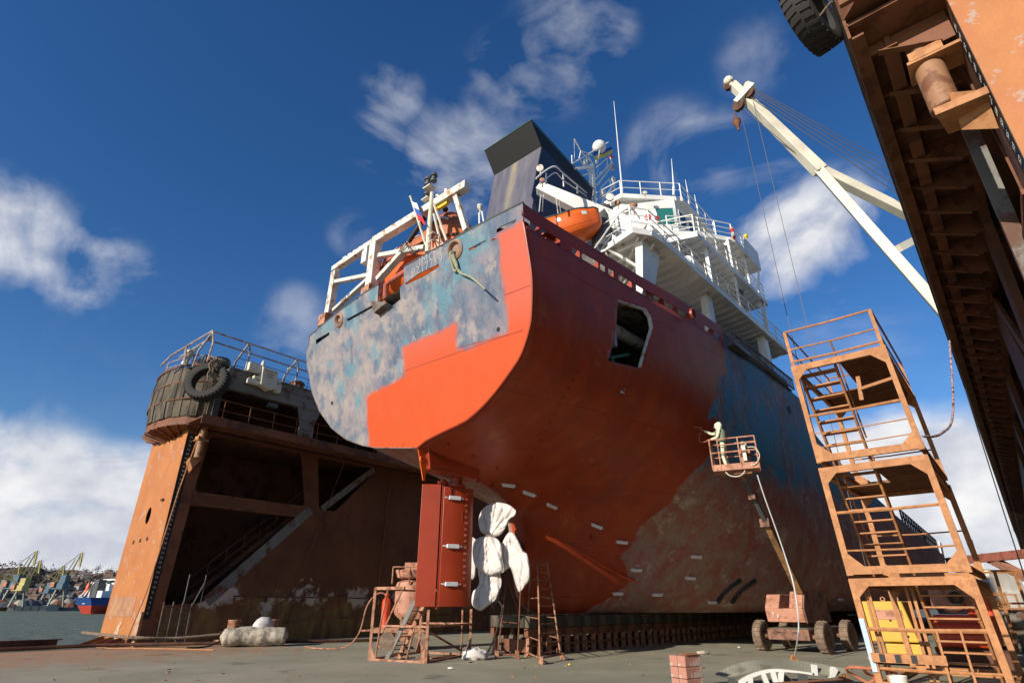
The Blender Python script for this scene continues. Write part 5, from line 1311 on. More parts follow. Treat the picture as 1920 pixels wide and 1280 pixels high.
q.build('timber_cladding', M['timber'], lw, DOCK)
for z in (10.92, 11.82): q2.tube([fpt(t / 24, z, 1.005) for t in range(25)], .035)
q2.tube([fpt(t / 24, 12.75, .97) for t in range(25)], .06)
q2.build('fender_band', M['rustm'], lw, DOCK)
q3.add([fpt(i / N, 10.05, .93) for i in range(N + 1)] + [fpt(i / N, 9.65, .93) for i in range(N + 1)] + [fpt(i / N, 9.3, .25) for i in range(N + 1)] + [fpt(i / N, 12.7, .93) for i in range(N + 1)],
       [(i, i + 1, N + 2 + i, N + 1 + i) for i in range(N)] + [(N + 1 + i, N + 2 + i, 2 * N + 3 + i, 2 * N + 2 + i) for i in range(N)] + [tuple(range(3 * N + 3, 4 * N + 4))] + [tuple(range(N + 1))])
for i in range(1, 12): q3.beam(fpt(i / 12, 9.62, .97), fpt(i / 12, 9.22, .3), .05, .12)
q3.build('fender_underside', M['rustm'], lw, DOCK)
q = MB(); q.add([fpt(i / N, 10.06, .925) for i in range(N + 1)] + [fpt(i / N, 12.69, .925) for i in range(N + 1)], [(i, i + 1, N + 2 + i, N + 1 + i) for i in range(N)]); q.bb(DL(-2.9, 14.0, 9.9), DL(-2.6, 19.5, 12.7)); q.build('fender_core', M['greydark'], lw, DOCK)
q = MB(); q.tube([fpt(0, 13.3, .95), fpt(.25, 13.35, .95), fpt(.5, 13.3, .95), fpt(.8, 13.3, .95)], .03); q.tube([fpt(0, 13.0, .95), fpt(.25, 13.0, .95), fpt(.5, 13.0, .95), fpt(.8, 13.0, .95)], .02)
for t in (.25, .5, .75): q.tube([fpt(t, 12.7, .95), fpt(t, 13.32, .95)], .03)
q.build('end_railing', M['greyrail'], lw, DOCK)
# tyre fenders
def tyre(M_, c, ax, R, w, label, name='tyre_fender', cat='tyre', group=None, treads=36, mat='rubber', th=.36):
    r = thing(name, label, cat, M_, c, group=group); ax = Vector(ax).normalized()
    k = 1 - th
    q = MB(); q.lathe(c, [(R * k, -w * .32), (R * (k + .02), -w * .42), (R * .80, -w * .5), (R * .95, -w * .46), (R, -w * .32), (R * 1.0, w * .32), (R * .95, w * .46), (R * .80, w * .5), (R * (k + .02), w * .42), (R * k, w * .32), (R * (k + .05), 0)], 40, ax, closed=True)
    q.build('casing', M[mat], r, M_, smooth=True)
    q = MB(); a = ax.orthogonal().normalized(); b = ax.cross(a)
    for i in range(treads):
        t = 2 * math.pi * i / treads
        for s in (-1, 1):
            d = a * math.cos(t + s * .03) + b * math.sin(t + s * .03); tg = ax.cross(d)
            q.beam(Vector(c) + d * R * 1.0 + ax * w * .05 * s, Vector(c) + d * R * .985 + ax * s * w * .44 + tg * R * .05, R * .09, R * .06, up=d)
    q.build('tread', M[mat], r, M_)
    return r
ty = tyre(DOCK, DL(-3.75, 13.15, 11.45), (-.75, -.62, .2), 1.0, .55, 'worn black tractor tyre hung on the corner of the port dock wall below its railing', group='tyres hung as fenders')
q = MB()
for k in range(9):
    p = [DL(-3.8 + random.uniform(-.25, .25), 13.0, 12.7)]
    for j in range(5): p.append(DL(-3.75 + random.uniform(-.3, .5), 12.75 + random.uniform(-.1, .15), 12.5 - j * .28))
    q.tube(cat_curve(p, 3), .035, 5)
q.build('rope_tangle', M['rope'], None, DOCK, label='tangled brown rope holding the tractor tyre on the port dock wall corner', cat='rope')
# top gear on the port wing end
q = MB(); q.bb(DL(-3.7, 14.3, 12.75), DL(-2.7, 15.7, 13.25)); q.lathe(DL(-2.9, 14.2, 12.8), [(.42, 0), (.45, .15), (.38, .4), (.1, .5)], 16)
q.build('roller_fairlead', M['greydark'], None, DOCK, bevel=.04, label='dark fairlead housing on top of the port wing end above the tyre', cat='fairlead')
q = MB(); q.tube([DL(-4.3, 15.2, 12.7), DL(-4.25, 15.1, 13.1), DL(-4.1, 15.2, 13.4), DL(-4.0, 15.1, 13.7)], .16, 8, r2=.1); q.ball(DL(-4.2, 15.1, 13.35), .22)
q.build('capstan', M['cream'], None, DOCK, smooth=True, label='small cream capstan on the rounded end of the port wing wall', cat='capstan')
q = MB()
q.tube([DL(-4.0, 13.3, 14.17), DL(-4.9, 15.4, 13.1), DL(-5.0, 16.2, 12.7)], .05); q.tube([DL(-3.9, 13.5, 13.9), DL(-4.6, 15.2, 13.0)], .05); q.tube([DL(-4.6, 14.6, 13.5), DL(-4.5, 14.6, 12.6)], .06)
q.build('end_railing_stay', M['greyrail'], lw, DOCK)
r = thing('winch_box', 'cream painted equipment box with dark writing hung on the port wing deck edge', 'winch', DOCK, DL(-1, 12.8, 11.9))
q = MB(); q.prism([DL(-1.45, 12.6, 12.85), DL(-.6, 12.6, 12.8), DL(-.52, 12.6, 11.85), DL(-.9, 12.65, 11.72), DL(-1.38, 12.65, 11.9)], DL(0, .45, 0) - DL(0, 0, 0)); q.build('housing', M['cream'], r, DOCK, bevel=.03)
for a_, b_ in (((-2.1, 12.75, 12.5), (-1.45, 13.0, 12.95)), ((-1.75, 12.72, 12.15), (-1.4, 13.0, 12.3)), ((-2.0, 12.75, 11.85), (-1.4, 13.0, 12.1)), ((-.52, 12.75, 11.75), (-.2, 13.0, 12.2)), ((-.55, 12.75, 12.25), (-.25, 13.0, 12.45))):
    q = MB(); q.bb(DL(*a_), DL(*b_)); q.build('bracket', M['cream'], r, DOCK, bevel=.02)
q = MB(); q.lathe(DL(-1.35, 12.9, 12.9), [(.1, 0), (.1, .15), (.07, .3), (.04, .36)], 12); q.build('lamp', M['white2'], r, DOCK)
q = MB()
for i, t in enumerate(('Баклан ТВ', 'Речка', 'запас')): text_mesh(q, t, .13, basis(DL(-1.0, 12.592, 12.68 - i * .15), DL(1, 0, 0) - DL(0, 0, 0), DL(0, -1, 0) - DL(0, 0, 0)))
q.build('writing', M['black'], r, DOCK)
q = MB(); q.box(DL(-.2, 13.4, 11.2), (.5, .3, .25)); q.build('floodlight', M['greydark'], lw, DOCK, bevel=.03)
r = thing('mooring_winch', 'round rusty mooring winch standing on the port wing deck', 'winch', DOCK, DL(1.0, 13.4, 12.45))
q = MB(); q.lathe(DL(1.05, 13.5, 12.45), [(.36, 0), (.4, .08), (.36, .12), (.36, .3), (.42, .34), (.36, .42), (.1, .46)], 18); q.build('drum', M['rustm'], r, DOCK, smooth=True)
q = MB(); q.lathe(DL(1.05, 13.5, 12.88), [(.3, 0), (.25, .06), (.02, .08)], 14); q.build('cap', M['dockgrey'], r, DOCK)
q = MB(); q.lathe(DL(.35, 13.3, 13.35), [(.1, 0), (.12, .12), (.05, .2), (.04, .26)], 12); q.build('lamp', M['white'], lw, DOCK)
# starboard wing end: platform plate, tyre
q = MB(); q.prism([DR(-3.6, 14.97, 9.9), DR(-3.95, 15.3, 9.9), DR(-3.95, 16.1, 9.9), DR(-2.9, 16.1, 9.9), DR(-2.9, 14.97, 9.9)], (0, 0, 2.6)); q.bb(DR(-3.98, 15.0, 9.85), DR(-3.9, 16.1, 9.95))
q.build('platform', M['scaf_under'], rw, DOCK)
q = MB(); q.prism([DR(-3.3, 15.6, 7.75), DR(-3.3, 16.2, 7.75), DR(-2.75, 16.2, 7.75), DR(-2.75, 15.7, 7.75)], (0, 0, .12)); q.build('lamp_bracket', M['scaf'], rw, DOCK)
q = MB(); q.beam(DR(-1.4, 16.1, 9.4), DR(-1.0, 16.1, 5.0), .2, .16); q.build('pale_column', M['dockgrey'], rw, DOCK)
q = MB(); q.tube([DR(-3.9, 14.93, 10.1), DR(-3.55, 14.5, 10.15), DR(-3.5, 14.4, 10.3)], .02); q.build('lanyard', M['rope'], rw, DOCK)
tyre(DOCK, DR(-3.4, 14.6, 10.62), (-.25, -1, 0), .66, .42, 'black ribbed tyre hanging from the starboard wing corner at the top of view', group='tyres hung as fenders', treads=30)

# ------------------------------------------------------------------ things along the port deck edge
def bollard(c, label):
    r = thing('bollard', label, 'bollard', DOCK, c, group='bollards on the dock deck')
    c = Vector(c)
    q = MB(); q.lathe(c, [(.30, .0), (.28, .5), (.27, .92), (.29, .96), (.28, 1.0), (.01, 1.0)], 24); q.build('post', M['stand'], r, DOCK, smooth=True)
    q = MB(); q.box(c + Vector((-.1, -.05, .1)), (1.1, .9, .2)); q.build('base', M['stand'], r, DOCK, bevel=.04)
    q = MB(); q.tube([c + Vector((-.55, .1, .5)), c + Vector((.3, -.1, .48))], .045, 8); q.build('pin', M['rustd'], r, DOCK)
bollard(DL(.1, 13.8, 0), 'rusty cylindrical bollard nearer the orange dock column')
bollard(DL(1.75, 13.4, 0), 'rusty cylindrical bollard behind the pale canvas bag')
q = MB()
prof = [(0, 0), (.24, .03), (.36, .12), (.39, .3), (.4, .9), (.42, 1.6), (.40, 2.3), (.36, 2.75), (.22, 2.95), (0, 3.0)]
a0 = DL(-1.25, 12.15, .38); a1 = DL(1.15, 10.75, .38); ax = (a1 - a0).normalized(); L = (a1 - a0).length
rt = ax.cross(Vector((0, 0, 1))).normalized()
vs = []; NR = 22; NL = 40
for i in range(NL + 1):
    t = i / NL; r_ = .40 * min(1, (math.sin(math.pi * min(t, 1 - t) * 6) if min(t, 1 - t) < 1 / 12 else 1) + .02)
    for j in range(NR):
        an = 2 * math.pi * j / NR; d = rt * math.cos(an) * 1.25 + Vector((0, 0, 1)) * math.sin(an) * .92
        p = a0 + ax * L * t + d * r_; nn = noise.noise(p * 2.2) * .07 + noise.noise(p * 7) * .025 + noise.noise(p * 16) * .012
        p = p + d * nn; p.z = max(p.z, .015); vs.append(p)
q.add(vs, [(i * NR + j, i * NR + (j + 1) % NR, (i + 1) * NR + (j + 1) % NR, (i + 1) * NR + j) for i in range(NL) for j in range(NR)] + [tuple(range(NR)), tuple(NL * NR + j for j in range(NR))])
q.build('canvas_bag', M['concrete'], None, DOCK, smooth=60, label='long pale lumpy canvas bag lying on the deck by two bollards', cat='bag')
q = MB(); vs = []
for i in range(9):
    for j in range(14):
        t = i / 8; an = 2 * math.pi * j / 14; p = DL(.35, 11.6, .72) + Vector((math.cos(an) * .5 * math.sin(t * 1.5), math.sin(an) * .35 * math.sin(t * 1.5), .42 * math.cos(t * 1.55)))
        vs.append(p + Vector((1, 1, 1)) * noise.noise(p * 6) * .08)
q.add(vs, [(i * 14 + j, i * 14 + (j + 1) % 14, (i + 1) * 14 + (j + 1) % 14, (i + 1) * 14 + j) for i in range(8) for j in range(14)])
q.build('plastic_sack', M['cloth'], None, DOCK, smooth=60, label='crumpled white plastic sack on top of the pale canvas bag', cat='sack')
def rope(name, pts, r, m, label, cat='rope', M_=WORLD, n=5, **k):
    q = MB(); q.tube(cat_curve(pts, n), r, 7)
    return q.build(name, M[m] if isinstance(m, str) else m, None, M_, smooth=True, label=label, cat=cat, **k)
# twisted mooring rope stretched from column to bollard
q = MB(); ends = [DL(-4.3, 19.2, .48), DL(-3.7, 15.0, .38), DL(-2.2, 14.4, .30), DL(-.2, 13.9, .42)]
cl = cat_curve(ends, 30)
for ph in (0, 2.09, 4.19):
    pts = []
    for i, p in enumerate(cl):
        t = (cl[min(i + 1, len(cl) - 1)] - cl[max(i - 1, 0)]).normalized(); a = t.cross(Vector((0, 0, 1))).normalized(); b = t.cross(a); an = ph + i * .9
        pts.append(p + (a * math.cos(an) + b * math.sin(an)) * .035)
    q.tube(pts, .035, 6)
q.build('mooring_rope', M['rope'], None, DOCK, smooth=True, label='thick twisted mooring rope stretched from the orange column to the first bollard', cat='rope')
rope('deck_pipe', [DL(-12, 15.5, .1), DL(-7.8, 15.45, .1), DL(-4.6, 15.0, .12), DL(-2, 13.2, .13), DL(.5, 11.9, .12), DL(4, 10.5, .1), DL(8, 9.2, .1)], .07, 'rustd', 'long dark red pipe lying along the port edge of the deck', 'pipe', DOCK)
rope('hose', [DL(-2.6, 12.0, .04), DL(-1.6, 12.3, .05), DL(-1.0, 12.5, .25), DL(-.4, 12.7, .62)], .035, 'blackhose', 'thin black hose rising from the deck to the pale canvas bag', 'hose', DOCK)
rope('wire_rope', [DL(-4.7, 14.5, .03), DL(-3.8, 13.2, .03), DL(-3.0, 11.8, .03), DL(-2.6, 10.8, .03), DL(-2.3, 10.2, .03)], .03, 'scaf', 'rusty wire rope lying on the deck in front of the port wall', 'rope', DOCK)
q = MB()
for a, b in (((-9.8, 15.62), (-6.1, 15.62)),): q.bb(DL(a[0], a[1], .02), DL(b[0], b[1] + .25, .34)); q.bb(DL(a[0] - .05, a[1] - .03, .34), DL(b[0] + .15, b[1] + .28, .38))
q.build('steel_beam', M['rustd'], None, DOCK, label='dark steel beam lying on the deck edge above the water', cat='beam')
# ------------------------------------------------------------------ scaffold stair tower
SC = M['scaf']
tw = thing('scaffold_tower', 'tall orange rusty steel stair tower of three stages standing beside the ship', 'scaffold', DOCK, S(3.5, 12.9, 0))
UF, UB = 1.2, 5.7
def lv(z): return 11.93 - .042 * z, 14.10 - .060 * z      # the tower leans slightly
stages = [(0.0, 2.12), (2.2, 4.58), (4.72, 7.25)]
for si, (z0, z1) in enumerate(stages):
    a0, b0 = lv(z0); a1, b1 = lv(z1)
    for uu in (UF, UB):
        for (p, r) in ((a0, a1), (b0, b1)):
            q = MB(); q.beam(S(uu, p, z0), S(uu, r, z1), .13 if si < 2 else .11, .11); q.build('post', SC, tw, DOCK)
    for uu in (UF, UB):
        q = MB(); q.beam(S(uu, a0 - .06, z0 + .10), S(uu, b0 + .06, z0 + .10), .10, .16); q.build('cross_beam', SC, tw, DOCK)
        q = MB(); q.beam(S(uu, a1 - .06, z1 - .06), S(uu, b1 + .06, z1 - .06), .10, .16); q.build('cross_beam', SC, tw, DOCK)
    for (x0, x1, zz) in ((a0, a0, z0 + .08), (b0, b0, z0 + .08), (a1, a1, z1 - .08), (b1, b1, z1 - .08)):
        q = MB(); q.beam(S(UF, x0, zz), S(UB, x1, zz), .08, .14); q.build('side_beam', SC, tw, DOCK)
    # gussets
    for uu in (UF, UB):
        for (xa, sx, zz, sz) in ((a1, 1, z1 - .12, -1), (b1, -1, z1 - .12, -1), (a0, 1, z0 + .18, 1), (b0, -1, z0 + .18, 1)):
            if si == 0 and sz == 1: continue
            g = .32
            q = MB(); q.prism([S(uu - .052, xa, zz), S(uu - .052, xa + sx * g, zz), S(uu - .052, xa, zz + sz * g)], S(.012, 0, 0)); q.build('gusset', SC, tw, DOCK)
    # chequer-plate deck on top, open over the stair
    st = (lv(z1)[0] + .10, lv(z1)[0] + 1.0) if si > 0 else (12.9, 13.85)
    q = MB(); zt = z1 - .0
    if si > 0:
        q.bb(S(UF, st[1], zt - .03), S(UB, b1, zt)); q.bb(S(2.6 + 1.4, a1, zt - .03), S(UB, st[1], zt)); q.bb(S(UF, a1, zt - .03), S(UF + .35, st[1], zt))
    else:
        q.bb(S(UF, a1, zt - .03), S(UB, st[0], zt)); q.bb(S(4.2, st[0], zt - .03), S(UB, b1, zt))
    q.build('deck_plate', M['scaf_under'], tw, DOCK)
# stairs
def stair(p0, p1, va, vb, n, mm=SC, tread=.24):
    (u0, z0), (u1, z1) = p0, p1
    q = MB()
    for v in (va, vb): q.beam(S(u0, v, z0), S(u1, v, z1), .05, .17)
    q.build('stringer', mm, tw, DOCK)
    for k in range(n):
        t = (k + .6) / n; q = MB(); q.box(S(u0 + (u1 - u0) * t, (va + vb) / 2, z0 + (z1 - z0) * t), (tread, abs(vb - va), .035)); q.build('tread', mm, tw, DOCK)
stair((3.5, 4.8), (1.55, 7.2), 11.66, 12.52, 9)
stair((3.4, 2.3), (1.6, 4.55), 11.93, 12.78, 9)
stair((3.2, .1), (1.7, 2.1), 12.95, 13.85, 9)
q = MB()
q.build('handrail', SC, tw, DOCK) if 0 else None
q.tube([S(3.5, 12.52, 5.7), S(1.6, 12.54, 7.9)], .022); q.build('handrail', SC, tw, DOCK)
q = MB(); q.tube([S(3.2, 12.93, 1.0), S(1.7, 12.95, 2.1)], .03); q.build('handrail', SC, tw, DOCK)
for v in (12.0, 12.75): q = MB(); q.tube([S(3.4, v - .02, 3.1), S(1.9, v, 5.0)], .022); q.build('handrail', SC, tw, DOCK)
# guard rails, front and sides
def grail(z, r, a=None, b=None, uu=UF):
    A, B = lv(z); q = MB(); q.tube([S(uu, A if a is None else a, z), S(uu, ((A if a is None else a) + (B if b is None else b)) / 2, z - .02), S(uu, B if b is None else b, z)], r, 6); q.build('guard_rail', SC, tw, DOCK)
for z, r in ((8.27, .028), (7.75, .022), (7.40, .03), (5.9, .035), (5.45, .014), (5.1, .014), (3.55, .035), (2.72, .022), (1.15, .045), (.42, .03)): grail(z, r)
for z in (7.6, 8.27, 5.6, 3.4): grail(z, .022, uu=UB)
A, B = lv(7.8)
for (uu, v) in ((UF, A), (UF, B), (UB, A), (UB, B)):
    q = MB(); q.beam(S(uu, v + (.03 if v == A else .03), 7.2), S(uu, v - .02, 8.28), .08, .03); q.build('rail_post', SC, tw, DOCK)
for v in (A, B):
    q = MB(); q.tube([S(UF, v, 8.27), S(UB, v, 8.27)], .025); q.tube([S(UF, v, 7.75), S(UB, v, 7.75)], .02); q.build('guard_rail', SC, tw, DOCK)
q = MB(); q.beam(S(UF + .3, 12.9, 6.15), S(UF + .3, 12.95, 6.75), .09, .05); q.beam(S(UF + .2, 12.95, 6.4), S(UF, 13.72, 6.45), .07, .07); q.build('broken_rail', SC, tw, DOCK)
q = MB()
for v in (12.05, 12.12): q.beam(S(1.5, v, 0), S(1.45, v - .06, 2.05), .05, .05)
for v in (12.75, 12.86): q.beam(S(1.9, v, 0), S(1.9, v - .03, 2.05), .06, .06)
q.build('inner_post', SC, tw, DOCK)
q = MB()
for v in (13.15, 13.55): q.beam(S(1.15, v, -.0), S(1.15, v, 1.15), .04, .03)
q.build('baluster', SC, tw, DOCK)
q = MB(); q.beam(S(1.12, 11.9, .35), S(1.12, 11.86, 1.35), .1, .012, up=(1, 0, 0)); q.build('pale_tape', plain('pale_blue_tape', (.42, .55, .66), .5), tw, DOCK)
q = MB(); q.box(S(1.1, 12.55, .62), (.1, 1.3, .17)); q.build('striped_board', SC, tw, DOCK)
for k in range(3): q = MB(); q.box(S(1.09, 12.1 + k * .28, .62), (.12, .1, .14)); q.build('stripe', M['black'], tw, DOCK)
rope('rope', [S(UF, 13.9, 5.0), S(2.5, 14.2, 5.3), S(5, 14.5, 6.4), S(8.2, 14.95, 9.5)], .03, painted('striped_rope', (.45, .35, .38), (.12, .05, .05), 6, .5), 'pink and black twisted rope slung from the scaffold tower to the starboard wing wall', M_=DOCK)
rope('cable', [S(14, 14.93, 9.5), S(13.9, 14.8, 5), S(13.6, 14.7, .1)], .02, 'black', 'thin black cable hanging straight from the starboard wing ledge', 'cable', DOCK)

# ------------------------------------------------------------------ yellow and red machines behind the tower
r = thing('yellow_power_pack', 'yellow steel machine cabinet with worn orange band behind the scaffold tower', 'machine', DOCK, S(8, 11.2, 0))
q = MB(); q.hexa([S(7.6, 10.65, .62), S(7.6, 11.95, .62), S(9.2, 11.95, .62), S(9.2, 10.65, .62), S(7.6, 10.65, 1.72), S(7.6, 11.75, 1.72), S(9.2, 11.75, 1.72), S(9.2, 10.65, 1.72)]); q.build('cabinet', M['yellow'], r, DOCK, bevel=.04)
q = MB(); q.bb(S(7.65, 11.05, .2), S(9.1, 12.0, .58)); q.build('lower_panel', M['yellow'], r, DOCK, bevel=.03)
q = MB(); q.bb(S(7.58, 11.0, 1.22), S(7.597, 11.7, 1.48)); q.build('worn_band', M['lift'], r, DOCK)
q = MB(); q.bb(S(7.7, 10.5, .1), S(9.4, 12.1, .2)); q.build('skid', M['stand'], r, DOCK)
for v in (10.9, 11.25, 11.6): q = MB(); q.lathe(S(7.8, v, 1.78), [(.04, -.02), (.07, -.02), (.07, .02), (.04, .02)], 12, (1, 0, 0), closed=True); q.build('lifting_ring', M['stand'], r, DOCK)
for k, (v, z) in enumerate(((10.95, .8), (11.7, .78), (11.35, 1.2))): q = MB(); q.box(S(7.59, v, z), (.02, .06, .06)); q.build('latch', M['black'], r, DOCK)
r = thing('red_winch_machine', 'bright red deck machine with round drum seen through the treads of the scaffold tower', 'machine', DOCK, S(9, 13, 0))
q = MB(); q.bb(S(8.2, 12.35, .5), S(10.4, 13.75, 1.35)); q.bb(S(8.6, 13.2, 1.3), S(10.0, 13.8, 1.9)); q.build('housing', M['redmach'], r, DOCK, bevel=.06)
q = MB(); q.lathe(S(8.3, 12.9, 1.75), [(.35, 0), (.35, .6), (.2, .62), (.01, .62)], 20, (1, 0, 0)); q.bb(S(8.35, 12.4, 1.5), S(8.9, 13.6, 2.05)); q.build('gearbox', M['lift'], r, DOCK, bevel=.03)
q = MB(); q.lathe(S(8.2, 13.05, 1.8), [(.10, -.1), (.18, -.1), (.18, .05), (.10, .05)], 18, (1, 0, 0), closed=True); q.build('hawse_eye', M['black'], r, DOCK)
q = MB(); q.tube([S(8.1, 12.4, 1.0), S(8.1, 13.6, 1.0)], .16, 14); q.tube([S(8.05, 12.45, .62), S(8.05, 13.5, .62)], .1, 12); q.build('roller', M['redmach'], r, DOCK, smooth=True)
q = MB(); q.bb(S(8.2, 12.2, 0), S(8.5, 13.9, .5)); q.bb(S(10.1, 12.2, 0), S(10.4, 13.9, .5)); q.build('frame', M['rustd'], r, DOCK)
r = thing('machinery_skid', 'dark brown steel machinery skid on the deck right of the scaffold tower foot', 'skid', DOCK, S(3.5, 15.0, 0))
q = MB(); q.bb(S(2.0, 14.45, .12), S(6.5, 15.6, .45)); q.bb(S(2.2, 14.5, .45), S(6.2, 14.6, .8)); q.build('bed', M['greydark'], r, DOCK, bevel=.03)
q = MB(); q.bb(S(2.0, 14.4, 0), S(6.5, 14.52, .12)); q.bb(S(2, 15.5, 0), S(6.5, 15.62, .12)); q.build('runner', M['rustd'], r, DOCK)
q = MB()
for k in range(2):
    q.tube([S(1.6 + .25 * math.cos(t * .45), 11.55 + .35 * k + .3 * math.sin(t * .45), .05 + .35 * abs(math.sin(t * .22))) for t in range(15)], .03, 6)
q.build('hose_coil', M['redhose'], None, DOCK, smooth=True, label='orange rubber hose coiled at the foot of the scaffold tower', cat='hose')
rope('air_hose', [S(1.3, 11.6, .03), S(.8, 11.0, .03), S(.1, 10.9, .03), S(-.6, 11.0, .03)], .022, 'redhose', 'orange hose running over the deck from the coil to a rusty lug', 'hose', DOCK)
q = MB(); q.lathe(S(1.0, 12.3, 0), [(.14, 0), (.17, .3), (.17, .32), (.15, .3), (.1, .05), (.01, .04)], 18); q.build('white_bucket', M['white'], None, DOCK, smooth=True, label='dirty white bucket standing inside the foot of the scaffold tower', cat='bucket')

# ------------------------------------------------------------------ boom lift with basket
LF = frame(47, (11.4, 23.4, 0))
bl = thing('boom_lift', 'dusty pink four wheeled boom lift with its arm raised to the hull', 'boom lift', LF, (1.1, 1.2, 0))
for i, (x, y) in enumerate(((0, 0), (0, 2.35), (2.35, 0), (2.35, 2.35))):
    q = MB(); s = -1 if y == 0 else 1
    q.lathe((x, y, .53), [(.26, -.12), (.44, -.17), (.51, -.15), (.535, -.10), (.535, .10), (.51, .15), (.44, .17), (.26, .12)], 28, (0, 1, 0), closed=True)
    wh_ = q.build('wheel', M['dusty_rubber'], bl, LF, smooth=True)
    q = MB(); q.lathe((x, y, .53), [(.27, -.1), (.27, .1), (.2, .06), (.09, .02), (.09, -.14 if s < 0 else .14), (.01, -.14 if s < 0 else .14)], 18, (0, 1, 0)); q.build('rim', M['liftdark'], wh_, LF, smooth=True)
    q = MB()
    for k in range(20):
        a = 2 * math.pi * k / 20
        for ss in (-1, 1): q.box((x + .535 * math.cos(a), y + ss * .07, .53 + .535 * math.sin(a)), (.05, .12, .035), Matrix.Rotation(-a, 3, 'Y'))
    q.build('tread', M['dusty_rubber'], wh_, LF)
q = MB(); q.hexa([(-.35, .4, .42), (2.7, .4, .42), (2.7, 1.95, .42), (-.35, 1.95, .42), (-.35, .4, .80), (2.7, .4, .86), (2.7, 1.95, .86), (-.35, 1.95, .80)]); q.build('chassis', M['liftdark'], bl, LF, bevel=.03)
q = MB(); q.hexa([(-.3, .45, .81), (2.6, .45, .87), (2.6, 1.9, .87), (-.3, 1.9, .81), (-.3, .45, .82), (2.6, .45, .885), (2.6, 1.9, .885), (-.3, 1.9, .82)]); q.build('deck_panel', painted('green_grey_panel', (.17, .19, .15), (.2, .15, .1), 4, .5), bl, LF)
for x in (0, 2.35): q = MB(); q.tube([(x, 0, .53), (x, 2.35, .53)], .08, 8); q.build('axle', M['liftdark'], bl, LF)
for y in (.9, 1.5): q = MB(); q.box((-.36, y, .68), (.02, .16, .03)); q.build('slot', M['black'], bl, LF)
q = MB(); q.lathe((1.2, 1.2, .86), [(.45, 0), (.45, .12), (.3, .14)], 20); q.build('turntable', M['liftdark'], bl, LF)
q = MB(); q.prism([(-.05, .55, 1.02), (-.15, .55, 1.5), (2.3, .55, 1.5), (2.3, .55, 1.02)], (0, 1.45, 0)); q.prism([(-.15, .55, 1.5), (.2, .55, 2.1), (1.9, .55, 2.1), (2.3, .55, 1.5)], (0, .5, 0)); q.prism([(-.15, 1.45, 1.5), (.2, 1.45, 2.0), (1.9, 1.45, 2.0), (2.3, 1.45, 1.5)], (0, .55, 0))
q.build('turret', M['lift'], bl, LF, bevel=.03)
q = MB(); q.prism([(.0, .50, 1.0), (-.1, .50, 1.5), (.25, .5, 2.12), (2.0, .5, 2.12), (2.35, .5, 1.0)], (0, .04, 0)); q.build('shaded_side', M['liftdark'], bl, LF)  # darker sheet gives the turret's right side its shade by colour
q = MB(); text_mesh(q, 'T a', .24, basis(Vector((-.14, 1.62, 1.26)), Vector((0, -1, 0)), Vector((-1, 0, .1))), depth=.002); q.build('lettering', M['marks'], bl, LF)
Li = LF.inverted()
def L_(p): return Li @ Vector(p)
P0 = L_(dist(1500, 1108, 26.4)); P1 = L_(dist(1437, 980, 24.6)); P2 = L_(dist(1412, 930, 23.6)); P3 = L_(dist(1397, 898, 22.9))
q = MB(); q.beam(P0, P1, .27, .27, h2=.22, w2=.22); q.build('lower_boom', painted('ochre_boom', (.25, .13, .05), (.12, .07, .04), 4, .5), bl, LF, bevel=.02)
q = MB(); q.beam(P1 + (P0 - P1) * .02, P2, .17, .17); q.beam(P2, P3, .12, .14); q.build('upper_boom', M['greydark'], bl, LF, bevel=.02)
q = MB(); q.box(P1, (.36, .36, .3)); q.build('boom_joint', M['liftdark'], bl, LF); q = MB(); q.box(P2, (.26, .26, .25)); q.build('boom_joint', M['liftdark'], bl, LF)
# basket, in its own axes
BC = dist(1382, 884, 22.35)
BF = Matrix.Translation(BC) @ Matrix.Rotation(R_(-24), 4, 'Z')     # x = to the right seen from the deck, y = away
Bi = WM[bl]
bw, bd, bh = .78, .42, 1.15
def bbx(q, n, m=M['lift']): q.build(n, m, bl, BF)
q = MB(); q.bb((-bw, -bd, 0), (bw, bd, .05)); q.bb((-bw, -bd, .05), (bw, -bd + .03, .22)); q.bb((-bw, bd - .03, .05), (bw, bd, .22)); q.bb((-bw, -bd + .03, .05), (-bw + .03, bd - .03, .22)); bbx(q, 'basket_floor')
for x, y in ((-bw, -bd), (bw, -bd), (-bw, bd), (bw, bd), (.2, -bd), (-.5, -bd)): q = MB(); q.tube([(x, y, .05), (x, y, bh)], .025); bbx(q, 'basket_post')
q = MB()
for z in (.65, bh): q.tube([(-bw, -bd, z), (bw, -bd, z), (bw, bd, z), (-bw, bd, z), (-bw, -bd, z)], .026)
q.tube([(-.5, -bd, .92), (bw, -bd, .92)], .02); bbx(q, 'basket_rail')
q = MB(); q.bb((.2, -.1, .05), (.5, .3, .6)); q.bb((.15, -.2, .6), (.55, .3, .75)); bbx(q, 'control_console', M['stand'])
q = MB(); q.tube([(.35, 0, .75), (.4, 0, 1.05)], .11, 10); q.bb((.3, -.35, .3), (.42, -.2, .95)); bbx(q, 'paint_pot', M['white2'])
q = MB(); q.bb((-.1, -.2, -.12), (.5, .3, 0)); q.beam((.1, 0, -.1), tuple(BF.inverted() @ (LF @ P3)), .14, .14); bbx(q, 'basket_mount', M['stand'])
q = MB(); q.tube(cat_curve([(-.4, -.3, 0), (-.25, -.35, -.18), (0, -.38, -.24), (.2, -.35, -.16), (.3, -.3, 0)], 4), .018); q.tube(cat_curve([(.5, -.45, .75), (.75, -.5, .7), (.85, -.5, .4), (.7, -.48, .15), (.5, -.45, .1)], 4), .016); bbx(q, 'hose_loop', M['cream'])
